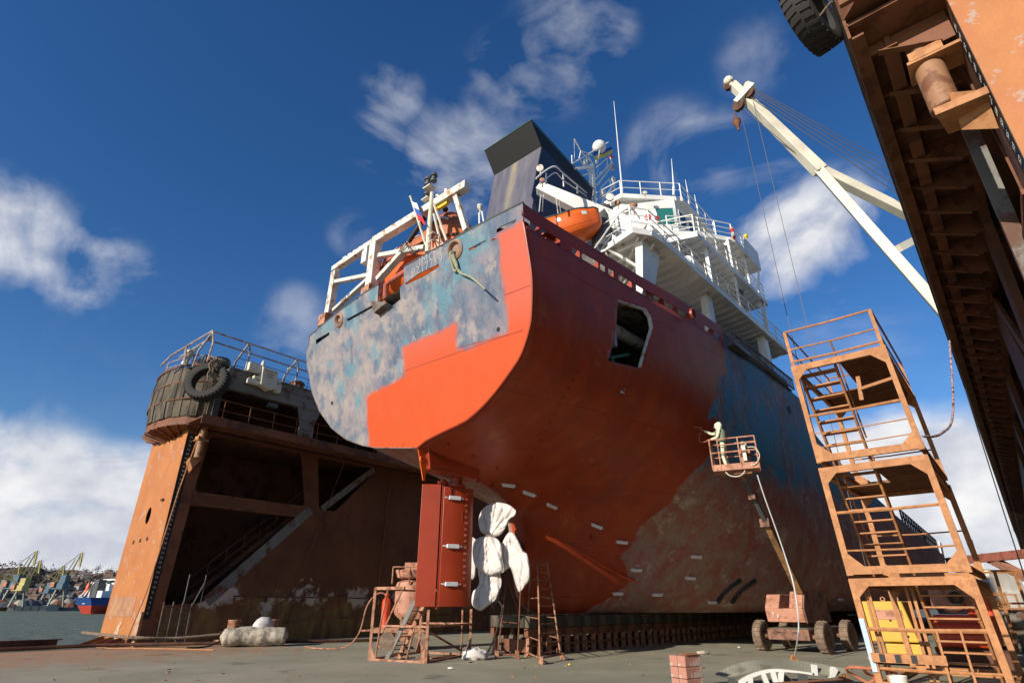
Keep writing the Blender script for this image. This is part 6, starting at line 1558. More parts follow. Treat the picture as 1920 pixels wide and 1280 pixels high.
rope('air_hose', [dist(1420, 890, 22.3), dist(1433, 930, 22.6), dist(1458, 1000, 23.2), dist(1478, 1060, 23.5), dist(1489, 1100, 23.4), dist(1496, 1150, 22.8), dist(1497, 1185, 22.2), gnd(1490, 1232) + Vector((0, 0, .03))], .022, 'whitehose', 'pale air hose hanging from the lift basket down to the deck')
# ------------------------------------------------------------------ painter in the basket
PF = Matrix.Translation(dist(1363, 880, 22.25)) @ Matrix.Rotation(R_(-24), 4, 'Z')
def skinfig(name, chains, radii, m, parent=None, sub=2, label=None, cat=None, root=0):
    """chains: list of vertex index paths over pts; grown with a skin modifier and converted to mesh"""
    pts = list(radii.keys()); me = bpy.data.meshes.new(name)
    names = {k: i for i, k in enumerate(pts)}; vs = [radii[k][0] for k in pts]; es = []
    for c in chains:
        for a, b in zip(c[:-1], c[1:]): es.append((names[a], names[b]))
    me.from_pydata([Vector(v) for v in vs], es, [])
    ob = bpy.data.objects.new(name, me); COL.objects.link(ob)
    md = ob.modifiers.new('Skin', 'SKIN'); md.use_smooth_shade = True
    for i, k in enumerate(pts):
        r_ = radii[k][1]; me.skin_vertices[0].data[i].radius = r_ if hasattr(r_, '__len__') else (r_, r_); me.skin_vertices[0].data[i].use_root = (i == root)
    md2 = ob.modifiers.new('Sub', 'SUBSURF'); md2.levels = sub; md2.render_levels = sub
    dg = bpy.context.evaluated_depsgraph_get(); dg.update()
    nm_ = bpy.data.meshes.new_from_object(ob.evaluated_get(dg)); bpy.data.objects.remove(ob)
    q = MB(); q.add([v.co.copy() for v in nm_.vertices], [tuple(p.vertices) for p in nm_.polygons])
    return q
B = {'pelvis': ((0, 0, .95), (.15, .13)), 'waist': ((-.03, 0, 1.10), (.14, .12)), 'chest': ((-.05, 0, 1.32), (.17, .14)), 'neck': ((-.08, 0, 1.50), .075), 'head0': ((-.09, 0, 1.58), .10),
     'lhip': ((-.02, -.10, .88), .10), 'lknee': ((-.07, -.12, .48), .075), 'lank': ((.02, -.12, .10), .055), 'ltoe': ((-.16, -.13, .05), .05),
     'rhip': ((.02, .10, .88), .10), 'rknee': ((-.03, .13, .48), .075), 'rank': ((.10, .13, .10), .055), 'rtoe': ((-.08, .14, .05), .05),
     'lsh': ((-.06, -.20, 1.43), .075), 'lel': ((-.14, -.25, 1.16), .055), 'lwr': ((-.40, -.20, 1.10), .042),
     'rsh': ((-.06, .20, 1.43), .075), 'rel': ((-.36, .26, 1.42), .058), 'rwr': ((-.62, .22, 1.58), .045)}
q = skinfig('person', [['pelvis', 'waist', 'chest', 'neck', 'head0'], ['pelvis', 'lhip', 'lknee', 'lank', 'ltoe'], ['pelvis', 'rhip', 'rknee', 'rank', 'rtoe'], ['chest', 'lsh', 'lel', 'lwr'], ['chest', 'rsh', 'rel', 'rwr']], B, M['suit'])
hd = MB(); hd.ball((-.10, 0, 1.64), (.112, .092, .135), 18, 14)
q.add(hd.v, hd.f)
def hand(q, w, d, up):
    """palm, four curled fingers and a thumb, growing from the wrist w along d"""
    w, d, up = Vector(w), Vector(d).normalized(), Vector(up).normalized(); s = d.cross(up).normalized(); up = s.cross(d)
    q.beam(w - d * .02, w + d * .085, .075, .034, up=up)
    for k, (o, l) in enumerate(((-.028, .062), (-.009, .070), (.010, .066), (.028, .052))):
        p = w + d * .08 + s * o
        q.tube([p, p + d * l * .55 - up * .008, p + d * l * .8 - up * .030, p + d * l * .62 - up * .052], [.011, .010, .009, .007], 7)
    p = w + d * .02 + s * -.036; q.tube([p, p - s * .022 + d * .03 - up * .01, p - s * .014 + d * .055 - up * .03], [.013, .011, .008], 7)
person = q.build('person', M['suit'], None, PF, org=(0, 0, 0), smooth=60, label='person in a pale hooded coverall spraying the hull from the raised lift basket', cat='person')
q = MB(); hand(q, (-.62, .22, 1.58), (-.75, 0, .45), (.3, 0, .9)); q.build('glove', M['skin'], person, PF, smooth=True)
q = MB(); hand(q, (-.40, -.20, 1.10), (-.95, .1, .05), (0, 0, 1)); q.build('glove', M['skin'], person, PF, smooth=True)
q = MB(); q.add(*[(lambda b: (b.v, b.f))(MB().ball((-.045, 0, 1.655), (.118, .108, .145), 18, 14))][0]); q.ball((-.07, 0, 1.51), (.10, .11, .09), 14, 8); q.build('hood', M['suit'], person, PF, smooth=True)
q = MB(); q.box((-.205, 0, 1.665), (.03, .13, .05)); q.ball((-.215, 0, 1.60), (.035, .04, .04), 10, 8); q.build('goggles', M['greydark'], person, PF, bevel=.01)
q = MB(); q.lathe((-.045, 0, 1.02), [(.175, 0), (.185, .1), (.20, .30), (.19, .40), (.12, .50)], 16); q.build('vest', M['vest'], person, PF, smooth=True)
q = MB(); q.lathe((0, 0, 1.0), [(.175, -.02), (.18, 0), (.175, .03)], 16); q.build('belt', M['greydark'], person, PF)
sg_ = thing('spray_gun', 'small paint spray gun held out to the hull by the person in the basket', 'spray gun', PF, (-.75, .22, 1.62))
q = MB(); q.beam((-.70, .22, 1.56), (-.74, .22, 1.70), .03, .04); q.build('grip', M['rustd'], sg_, PF)
q = MB(); q.tube([(-.66, .22, 1.70), (-.95, .22, 1.76)], .018, 8, r2=.012); q.build('barrel', M['stand'], sg_, PF)
q = MB(); q.tube(cat_curve([(-.71, .22, 1.56), (-.80, .1, 1.35), (-.80, -.1, 1.1), (-.62, -.18, 1.05), (-.45, -.2, 1.10)], 5), .014, 6); q.build('whip_hose', M['stand'], sg_, PF, smooth=True)

# ------------------------------------------------------------------ access stand under the rudder
SM = M['stand']
A_, B_, C_ = gnd(692, 1237), gnd(798, 1243), gnd(881, 1228)
D_ = A_ + (C_ - B_)
r = thing('access_stand', 'faded brown pipe stand with short stairs under the red rudder', 'stand', WORLD, (A_ + C_) / 2)
Zv = Vector((0, 0, 1))
def post(q, p, z1, w=.07, foot=True, dx=Vector((1, 0, 0))):
    q.beam(p, p + Zv * z1, w, w)
for p, h in ((A_, 2.15), (B_, 1.48), (C_, 1.48), (D_, 2.15)):
    q = MB(); post(q, p, h, .085); q.build('post', SM, r)
    for d in ((B_ - A_).normalized(), (D_ - A_).normalized()):
        s = 1 if (p in (A_, D_) if abs(d.dot((B_ - A_).normalized())) > .9 else p in (A_, B_)) else -1
        q = MB(); q.prism([p, p + d * s * .3, p + Zv * .5], d.cross(Zv) * .015); q.build('foot_gusset', SM, r)
for a, b, z in ((A_, B_, .03), (B_, C_, .03), (C_, D_, .03), (D_, A_, .03), (A_, D_, 2.1), (A_ + (B_ - A_) * .2, B_, 1.0), (B_, C_, 1.0), (D_, C_, 1.0)):
    q = MB(); q.beam(a + Zv * z, b + Zv * z, .06, .06); q.build('frame_bar', SM, r)
e1, e2 = (B_ - A_).normalized(), (D_ - A_).normalized()
q = MB(); q.beam(A_ + Zv * 2.12, A_ + e1 * 1.25 + Zv * 2.12, .07, .09); q.beam(D_ + Zv * 2.12, D_ + e1 * 1.25 + Zv * 2.12, .07, .09); q.build('top_rail', SM, r)
s0 = A_ + e1 * .55 + e2 * .25
for o in (0, .75):
    q = MB(); q.beam(s0 + e2 * o, s0 + e1 * 1.0 + e2 * o + Zv * 1.75, .04, .16); q.build('stringer', M['dockgrey'] if o == 0 else SM, r)
for k in range(7):
    q = MB(); t = (k + .7) / 7; q.beam(s0 + e1 * t + Zv * 1.75 * t, s0 + e1 * t + e2 * .75 + Zv * 1.75 * t, .2, .025); q.build('tread', SM, r)
q = MB(); q.tube([A_ + e1 * .25, A_ + e1 * .35 + Zv * 1.0, A_ + e1 * .55 + Zv * 2.1], .03); q.tube([A_ + e1 * .45 + Zv * .8, A_ + e1 * 1.15 + Zv * 2.05], .03); q.tube([B_ - e1 * .3 + Zv * 1.0, C_ - e1 * .4 + Zv * .15], .035); q.tube([A_ + e1 * 1.5, A_ + e1 * 1.75 + Zv * .95], .035); q.tube([D_ + e1 * 1.9, D_ + e1 * 1.9 + Zv * 1.45], .035); q.build('brace', SM, r)
q = MB(); q.beam(A_ + e2 * 1.5, B_ + e2 * 1.5, .1, .04); q.beam(B_ + e2 * 1.0 - e1 * .5 + Zv * .05, B_ + e2 * 2.5 - e1 * .3 + Zv * .05, .25, .03); q.build('floor_bar', SM, r)
# blasting pot on its trolley behind the stand
BP = gnd(762, 1200); BP = dist(765, 1200, 26.5); BP.z = 0
r = thing('blasting_pot', 'red grit blasting tank with hopper top on a wheeled trolley behind the rudder stand', 'tank', WORLD, BP)
q = MB(); q.lathe(BP, [(.10, .85), (.62, 1.25), (.66, 1.35), (.66, 2.35), (.6, 2.48), (.3, 2.6), (.01, 2.62)], 24); q.build('tank', M['lift'], r, smooth=True)
q = MB(); q.lathe(BP, [(.5, 2.62), (.62, 2.66), (.72, 2.95), (.70, 2.97), (.45, 2.66)], 20); q.bb(BP + Vector((-.3, -.3, 2.9)), BP + Vector((.35, .3, 3.25))); q.build('hopper', M['lift'], r, bevel=.02)
q = MB()
for x in (-.7, 0, .7): q.tube([BP + Vector((x, -.7, 2.4)), BP + Vector((x, -.72, 3.05))], .03)
q.tube([BP + Vector((-.7, -.72, 3.05)), BP + Vector((.7, -.72, 3.05))], .03); q.build('hopper_rail', SM, r)
q = MB(); q.tube([BP + Vector((-.95, -.3, .75)), BP + Vector((-.95, -.3, 1.75))], .17, 12); q.lathe(BP + Vector((-.95, -.3, 1.75)), [(.17, 0), (.12, .1), (.05, .18), (.09, .2), (.09, .3), (.01, .31)], 12); q.build('filter_cylinder', M['redmach'], r, smooth=True)
q = MB(); q.bb(BP + Vector((-1.4, -.5, .6)), BP + Vector((.8, .5, .78))); q.tube([BP + Vector((-1.4, 0, .68)), BP + Vector((-2.0, 0, .66))], .04); q.bb(BP + Vector((-.6, -.4, .3)), BP + Vector((.5, .4, .6))); q.build('trolley', SM, r)
for x in (-.75, .55): q = MB(); q.lathe(BP + Vector((x, -.5, .32)), [(.05, -.08), (.32, -.08), (.32, .08), (.05, .08)], 18, (0, 1, 0)); q.build('wheel', M['dusty_rubber'], r)
q = MB()
for a in (0, 2.1, 4.2): q.beam(BP + Vector((math.cos(a) * .5, math.sin(a) * .5, .75)), BP + Vector((math.cos(a) * .58, math.sin(a) * .58, 1.5)), .08, .08)
q.build('leg', SM, r)
rope('blast_hose', [BP + Vector((-.95, -.3, 2.0)), BP + Vector((-1.3, -.4, 2.05)), BP + Vector((-1.7, -.4, 1.6)), BP + Vector((-1.9, -.5, .6)), BP + Vector((-2.4, -.6, .1)), BP + Vector((-3.6, -.4, .05)), BP + Vector((-4.4, .8, .05))], .03, 'stand', 'tan blasting hose looping from the red tank over the deck', 'hose')
# crumpled plastic by the stand
def crumple(c, r_, name, label, m, seed):
    q = MB(); b = MB().ball((0, 0, 0), r_, 22, 14); c = Vector(c)
    for p in b.v:
        n = noise.noise(p * 3.5 / max(r_) + Vector((seed, 0, 0))); n2 = noise.noise(p * 9 / max(r_) + Vector((0, seed, 0)))
        v = c + p * (1 + .35 * n + .18 * n2); v.z = max(v.z, .008); q.v.append(v)
    q.f = b.f; q.mi = [0] * len(b.f)
    return q.build(name, m, None, WORLD, smooth=80, label=label, cat='rubbish')
pl = B_ + (C_ - B_) * .55 + e1 * .9
crumple(pl + Vector((0, 0, .14)), (.42, .25, .2), 'plastic_sheet', 'crumpled translucent plastic lying by the rudder stand', M['cloth'], 3)
crumple(gnd(845, 1254) + Vector((0, 0, .03)), (.09, .05, .03), 'paper_scrap', 'small white paper scrap on the deck in front of the rudder stand', M['white'], 5)
crumple(gnd(1318, 1226) + Vector((0, 0, .05)), (.22, .1, .07), 'rag', 'pale crumpled rag on the deck behind the pink block stack', M['concrete'], 8)
crumple(gnd(1068, 1247) + Vector((0, 0, .03)), (.05, .05, .03), 'yellow_scrap', 'tiny yellow scrap on the deck by the tapered ladder frame', M['yellowbuoy'], 9)
crumple(gnd(1296, 1227) + Vector((0, 0, .02)), (.05, .05, .02), 'paper_scrap', 'tiny white scrap on the deck left of the crumpled rag', M['white'], 11)
crumple(gnd(1386, 1214) + Vector((0, 0, .03)), (.06, .05, .03), 'paper_scrap', 'tiny white scrap on the deck left of the boom lift wheel', M['white'], 12)
random.seed(21)
for k in range(42):
    x, y = random.uniform(60, 1600), random.uniform(1222, 1279); c = gnd(x, y); s_ = random.uniform(.02, .06)
    q = MB(); n_ = random.randint(4, 6); a0_ = random.uniform(0, 6)
    q.prism([c + Vector((math.cos(a0_ + 6.283 * i / n_) * s_ * random.uniform(.6, 1.3), math.sin(a0_ + 6.283 * i / n_) * s_ * random.uniform(.6, 1.3), .001)) for i in range(n_)], (0, 0, random.uniform(.008, .02)))
    q.build('rust_flake', (M['scaf'], M['rustd'], M['concrete'])[k % 3], None, WORLD, label='small %s flake lying loose on the deck plates' % ('orange rust', 'dark rust', 'pale paint')[k % 3], cat='flake', group='flakes scattered on the deck')
# ------------------------------------------------------------------ tapered ladder frame and trestle by the propeller
FA, FB, FC = gnd(1012, 1244), gnd(1052, 1236), gnd(985, 1228)
r = thing('ladder_frame', 'tall tapered rusty ladder frame standing in front of the keel blocks', 'ladder', WORLD, (FA + FB) / 2)
FD = FB + (FC - FA)
tops_ = [p * .5 + ((FA + FB + FC + FD) / 4) * .5 + Zv * 3.05 + (FC - FA) * .15 for p in (FA, FB, FC, FD)]
for p, t in zip((FA, FB, FC, FD), tops_):
    q = MB(); q.tube([p, p.lerp(t, .5) + Vector((.02, 0, 0)), t], .03); q.build('leg', SM, r)
for k in range(11):
    f = (k + 1) / 11.5
    q = MB(); q.tube([FA.lerp(tops_[0], f), FB.lerp(tops_[1], f)], .018); q.build('rung', SM, r)
for k in range(4):
    f = (k + 1) / 5
    q = MB(); q.tube([FC.lerp(tops_[2], f), FD.lerp(tops_[3], f)], .018); q.tube([FA.lerp(tops_[0], f), FC.lerp(tops_[2], f)], .018); q.tube([FB.lerp(tops_[1], f), FD.lerp(tops_[3], f)], .018); q.build('side_bar', SM, r)
q = MB(); q.tube([FA + Zv * .15, FB + Zv * .15], .03); q.tube([FC + Zv * .12, FA + Zv * .15], .03); q.build('base_bar', SM, r)
for p in (FA, FB): q = MB(); q.box(p + Vector((.05, -.1, .1)), (.1, .35, .2)); q.build('foot', SM, r, bevel=.02)
TA, TB = gnd(932, 1234), gnd(970, 1234)
r = thing('trestle', 'thin dark pipe trestle under the wrapped propeller', 'trestle', WORLD, (TA + TB) / 2)
for a, b in ((TA, (950, 1085)), (TB, (976, 1105)), (TA + Vector((1.2, 1.6, 0)), (952, 1085)), (TB + Vector((.6, 1.8, 0)), (977, 1105))):
    t = dist(b[0], b[1], 21.8 if a in (TA, TB) else 22.3); q = MB(); q.tube([a, t], .026); q.build('leg', M['rustm'], r)
q = MB(); q.tube([TA + Zv * .12, TB + Zv * .12], .03); q.tube([dist(941, 1165, 21.9), dist(973, 1168, 21.9)], .02); q.build('bar', M['rustm'], r)
for p in (TA, TB): q = MB(); q.box(p + Zv * .12, (.14, .3, .24)); q.build('foot', SM, r, bevel=.02)
rope('cable', [dist(935, 1125, 21.6), dist(942, 1140, 21.4), dist(936, 1165, 21.3), dist(925, 1200, 21.3), gnd(905, 1235), gnd(880, 1242)], .03, 'black', 'black cable hanging from the propeller bag to the deck', 'cable')

# ------------------------------------------------------------------ keel blocks
def keel_block(u, label):
    r = thing('keel_block', label, 'keel block', SHIP, S(u, 0, 0), group='keel blocks under the ship')
    q = MB(); q.bb(S(u - .42, .95, .88), S(u + .42, -.95, 1.27)); q.build('timber_cap', M['timber'], r, SHIP, bevel=.02)
    for v in (.8, -.8):
        for du in (-.3, .3): q = MB(); q.bb(S(u + du - .07, v + .07, 0), S(u + du + .07, v - .07, .86)); q.bb(S(u + du - .12, v + .12, 0), S(u + du + .12, v - .12, .03)); q.build('post', M['stand'], r, SHIP)
    q = MB(); q.bb(S(u - .45, .9, .60), S(u + .45, .72, .86)); q.bb(S(u - .45, -.72, .60), S(u + .45, -.9, .86)); q.bb(S(u - .1, .7, .1), S(u + .1, -.7, .5)); q.bb(S(u - .46, .92, .30), S(u + .46, .86, .36)); q.build('cross_member', M['rustm'], r, SHIP)
    return r
kb0 = keel_block(3.75, 'aftmost keel block of the row under the ship, right behind the ladder frame')
for i in range(1, 44):
    W = WM[kb0] @ Matrix.Translation(Vector((i * 1.12, 0, 0)))
    c = copy_tree(kb0, W, label='rusty keel block with dark timber cap in the long row under the keel')
# ------------------------------------------------------------------ pink blocks
BR = frame(58, gnd(1292, 1296))
k = 0
lay = ['bottom', 'middle', 'top']
for l in range(3):
    for (x, y, nm_) in ((0, 0, 'right'), (0, .225, 'left')):
        q = MB(); j = random.uniform(-.012, .012)
        q.box((.24 + j, .12 + y + j, .11 + l * .212), (.50, .215, .205))
        q.build('pink_block', M['brick'], None, BR, bevel=.018, label='pink flaking block in the %s layer of the small stack, %s one' % (lay[l], nm_), cat='block', group='pink blocks stacked on the deck')
q = MB(); q.plate([(.02, 0, .655), (.5, 0, .655), (.52, .3, .665), (.3, .42, .66)], .012); q.build('rusty_sheet', M['scaf'], None, BR, label='thin rusty sheet lying on top of the pink block stack', cat='sheet')
# ------------------------------------------------------------------ cut white ring section in the foreground
YP = -14.6
def wp(x, y, dy=0): return hit(WORLD, x, y, 'v', YP - dy)
rs = thing('ring_section', 'curved cut section of white and dark steel with spokes lying on the deck in front', 'steel section', WORLD, (7.0, 14.6, 0))
oc = cat_curve([wp(1341, 1263, .3), wp(1372, 1247, .3), wp(1410, 1238, .4), wp(1445, 1235, .5), wp(1490, 1238, .4), wp(1530, 1243, .3), wp(1570, 1250, .2), wp(1598, 1254, .1)], 6)
ic = cat_curve([wp(1343, 1264), wp(1372, 1268), wp(1400, 1261), wp(1440, 1252), wp(1490, 1254), wp(1530, 1262), wp(1566, 1266), wp(1596, 1256)], 6)
q = MB(); n = len(oc); q.add(oc + ic, [(i, i + 1, n + i + 1, n + i) for i in range(n - 1)]); q.build('shell_plate', painted('cut_shell', (.26, .25, .19), (.16, .14, .11), 2, .55, .6), rs, solid=.02)
f0 = cat_curve([wp(1376, 1284), wp(1392, 1270), wp(1420, 1258), wp(1450, 1253), wp(1490, 1256), wp(1526, 1261)], 5)
f1 = cat_curve([wp(1384, 1300), wp(1398, 1278), wp(1422, 1265), wp(1450, 1259), wp(1490, 1260), wp(1526, 1265)], 5)
q = MB(); n = len(f0); q.add(f0 + f1, [(i, i + 1, n + i + 1, n + i) for i in range(n - 1)]); q.build('flange', M['white'], rs, solid=.05)
for a, b in (((1406, 1266), (1408, 1300)), ((1430, 1262), (1446, 1300)), ((1448, 1258), (1462, 1300)), ((1465, 1258), (1461, 1300))):
    q = MB(); q.beam(wp(*a), wp(*b), .07, .10); q.build('spoke', M['white'], rs)
q = MB(); q.beam(wp(1526, 1245), wp(1528, 1265), .05, .12); q.prism([wp(1566, 1250, -.05), wp(1572, 1256, -.05), wp(1566, 1268, -.05), wp(1556, 1270, -.05)], (0, .2, 0)); q.build('end_bracket', M['white'], rs)
q = MB(); q.beam(wp(1372, 1272, -.05), wp(1376, 1300, -.05), .08, .15); q.beam(wp(1505, 1262), wp(1507, 1300), .05, .2); q.beam(wp(1468, 1266, .2), wp(1510, 1300, .2), .05, .1); q.build('dark_web', M['greydark'], rs)
q = MB(); q.beam(wp(1450, 1280, -.3), wp(1580, 1272, -.4), .03, .03); q.build('tie_rod', M['rustm'], rs)
def lug(px, py, label):
    c = gnd(px, py); q = MB(); q.prism([c + Vector((-.17, 0, 0)), c + Vector((.17, 0, 0)), c + Vector((.05, 0, .2)), c + Vector((-.05, 0, .2))], (0, .03, 0))
    r = thing('deck_lug', label, 'lug', WORLD, c, group='rusty triangular lugs on the deck'); q.build('plate', SC, r, bevel=.01)
    q = MB(); q.lathe(c + Vector((0, .015, .12)), [(.03, -.022), (.045, -.022), (.045, .022), (.03, .022)], 12, (0, 1, 0), closed=True); q.build('eye', M['black'], r)
lug(1490, 1241, 'orange triangular lug behind the white ring section where the air hose ends'); lug(1584, 1277, 'orange triangular lug beside the right end of the white ring section'); lug(711, 1213, 'small rusty triangular lug on the deck left of the rudder stand')
# ------------------------------------------------------------------ harbour crane over the starboard wing
cr = thing('harbour_crane', 'big cream forked harbour crane jib reaching over the starboard wing wall', 'crane', WORLD, dist(1880, 640, 40))
CM = M['cream']
tip, fork = dist(1372, 158, 34), dist(1535, 318, 36)
e1_, e2_ = dist(1765, 432, 40), dist(1800, 620, 36)
q = MB(); q.beam(tip, fork + (fork - tip) * .02, .55, .55, w2=.76, h2=.76); q.build('jib', CM, cr, bevel=.05)
q = MB(); q.beam(fork, e1_, .62, .62); q.build('jib_leg', CM, cr, bevel=.05)
q = MB(); q.beam(fork, e2_, .58, .58); q.build('jib_leg', CM, cr, bevel=.05)
q = MB(); q.beam(dist(1683, 467, 36.8), dist(1722, 447, 38.8), .45, .45); q.build('cross_tie', CM, cr)
q = MB(); q.beam(dist(1380, 195, 34), dist(1412, 160, 34), .6, .4); q.beam(dist(1398, 158, 34), dist(1412, 172, 34.2), .5, .35); q.ball(dist(1366, 152, 34), .36, 12, 8); q.build('head_frame', CM, cr, bevel=.04)
for x, y in ((1404, 175), (1385, 199), (1367, 160)):
    q = MB(); q.lathe(dist(x, y, 34), [(.12, -.15), (.4, -.15), (.34, 0), (.4, .15), (.12, .15)], 18, (.75, .65, 0)); q.build('sheave', M['rustd'], cr)
q = MB()
for k, (a, b) in enumerate((((1412, 168), (1800, 395)), ((1412, 172), (1800, 410)), ((1411, 177), (1800, 425)), ((1408, 182), (1800, 440)), ((1414, 166), (1800, 380)))): q.tube([dist(*a, 34), dist(*b, 39)], .035, 4)
q.tube([dist(1392, 202, 34), dist(1600, 380, 37)], .035, 4)
q.build('luffing_cable', M['cables'], cr)
q = MB(); h1 = dist(1388, 205, 34); h2 = dist(1412, 190, 34)
for h in (h1, h2): q.tube([h, Vector((h.x, h.y, 2.5))], .02, 4)
q.build('hoist_cable', M['cables'], cr)
q = MB(); h = dist(1378, 213, 33.8); q.lathe(h - Vector((0, 0, .9)), [(.05, -.5), (.14, -.3), (.28, 0), (.28, .25), (.08, .5)], 12); q.tube([h, h - Vector((0, 0, 1.6))], .07); q.build('hook_block', M['rustm'], cr, smooth=True)
# crane house and legs, on the wing behind the ledge
ch = dist(1990, 600, 46); q = MB(); q.bb(Vector((ch.x - 2, ch.y - 2, 15)), Vector((ch.x + 4, ch.y + 5, 22))); q.build('machine_house', CM, cr, bevel=.05)
q = MB(); q.beam(e1_, Vector((ch.x, ch.y, 22)), 1, 1); q.beam(e2_, Vector((ch.x - 1, ch.y, 16)), 1, 1); q.bb(Vector((ch.x - 1, ch.y - 1, 12)), Vector((ch.x + 3, ch.y + 4, 15))); q.build('portal', CM, cr)
# ------------------------------------------------------------------ far shore to port
def skyline(name, pts, d, base, m, seed, rough_=4, thick=120, **k):
    q = MB(); n = 90; xs = [p[0] for p in pts]; ys = [p[1] for p in pts]; V_ = []
    for j, (dd, hf) in enumerate(((d - 60, .0), (d - 20, .35), (d + 40, .8), (d + thick, 1.0), (d + thick + 300, .9))):
        for i in range(n + 1):
            x = xs[0] + (xs[-1] - xs[0]) * i / n; y = herm(xs, ys, x); t = dist(x, y, d + thick); b = dist(x, 1137, dd)
            nz_ = noise.noise(Vector((i * .21 + seed, j * 1.7, 0))) * rough_ * (0 if j == 0 else 1)
            V_.append(Vector((b.x, b.y, base + (t.z - base) * hf + nz_)))
    q.add(V_, [(j * (n + 1) + i, j * (n + 1) + i + 1, (j + 1) * (n + 1) + i + 1, (j + 1) * (n + 1) + i) for j in range(4) for i in range(n)])
    return q.build(name, m, None, WORLD, smooth=True, recalc=False, kind='structure')
hill_ = skyline('hillside', [(-500, 1090), (-150, 1082), (0, 1062), (60, 1068), (120, 1078), (170, 1073), (260, 1078), (420, 1085), (700, 1100)], 900, -2, M['hill'], 1.0)
skyline('far_hillside', [(1500, 1125), (1780, 1118), (1850, 1108), (1900, 1098), (2000, 1092), (2400, 1100)], 700, -2, M['hill'], 7.0)
qy = MB(); a, b = dist(-400, 1137, 560), dist(300, 1137, 620); a.z = b.z = -2
d_ = (b - a).normalized(); nn_ = Vector((-d_.y, d_.x, 0)); qy.hexa([a, b, b + nn_ * 200, a + nn_ * 200, a + Zv * 2.6, b + Zv * 2.6, b + nn_ * 200 + Zv * 3, a + nn_ * 200 + Zv * 3]); qy.build('quay', M['concrete'], kind='structure')
# houses and trees on the hillside
hm = [plain('house_wall_%d' % i, c, .9) for i, c in enumerate(((.34, .28, .22), (.44, .41, .37), (.26, .18, .14), (.24, .23, .23)))]
rm = [plain('house_roof_%d' % i, c, .9) for i, c in enumerate(((.22, .13, .10), (.19, .175, .17)))]
spots = []
HB = BVHTree.FromPolygons([tuple(hill_.matrix_world @ v.co) for v in hill_.data.vertices], [tuple(p.vertices) for p in hill_.data.polygons])
def on_hill(x, y):
    a, b = (x - 960) / FPX, -(y - 640) / FPX
    for k in range(8):
        p = HB.ray_cast(Vector((0, 0, EYE)), Vector((a, CP - b * SP, SP + b * CP)).normalized())[0]
        if p is not None: return p
        b -= 2 / FPX
    return dist(x, y, 900)
hill_.matrix_world
random.seed(3)
hcol = ['ochre', 'white', 'brown', 'grey']
for i in range(60):
    x = random.uniform(-15, 235); y = random.uniform(1074, 1126); spots.append((x, y))
spots.sort(key=lambda s: -s[1])
for i, (x, y) in enumerate(spots):
    f = (1128 - y) / 55; p = on_hill(x, y); w_, h_ = random.uniform(5, 11), random.uniform(2, 5)
    ci, ri = random.randrange(4), random.randrange(2)
    r = thing('house', 'small %s walled house with %s roof on the far hillside' % (hcol[ci], ('red', 'grey')[ri]), 'house', WORLD, p, group='houses on the far hillside')
    ry = random.uniform(-.5, .5); Rm = Matrix.Rotation(ry, 3, 'Z')
    q = MB(); q.box(p - Zv * 1, (w_, 8, h_ + 6), Rm); q.build('wall', hm[ci], r)
    top = p.z + (h_ + 6) / 2 - 1; P = [Rm @ Vector((-w_ / 2 - .4, -4.5, 0)), Rm @ Vector((-w_ / 2 - .4, 4.5, 0)), Rm @ Vector((-w_ / 2 - .4, 0, 2.4))]
    q = MB(); q.prism([Vector((p.x, p.y, top)) + v for v in P], Rm @ Vector((w_ + .8, 0, 0))); q.build('roof', rm[ri], r)
tm = painted('bare_tree_crown', (.085, .065, .05), (.06, .06, .035), .8, .5, .95); tk = plain('tree_trunk', (.07, .05, .04), .9)
for i in range(120):
    x = random.uniform(-15, 240); yb = herm([-500, 0, 60, 120, 170, 260], [1090, 1062, 1068, 1078, 1073, 1078], x); y = yb + 2 + 48 * random.random() ** 1.5
    p = on_hill(x, y); h_ = random.uniform(6, 11)
    r = thing('tree', 'bare brown tree among the houses on the hillside across the water', 'tree', WORLD, p, group='bare trees on the far hillside')
    q = MB(); q.tube([p - Zv * 3, p + Zv * h_ * .5], .5, 5, r2=.2); q.build('trunk', tk, r)
    q = MB()
    for k in range(34):
        v = Vector((random.gauss(0, .3), random.gauss(0, .3), random.gauss(.1, .3))) * h_ * .8; c = p + Zv * h_ * .6 + v; s_ = random.uniform(.6, 1.5)
        q.add([c + Vector((random.uniform(-1, 1), random.uniform(-1, 1), random.uniform(-1, 1))) * s_ for _ in range(4)], [(0, 1, 2), (0, 2, 3)])
    q.build('crown', tm, r, recalc=False)
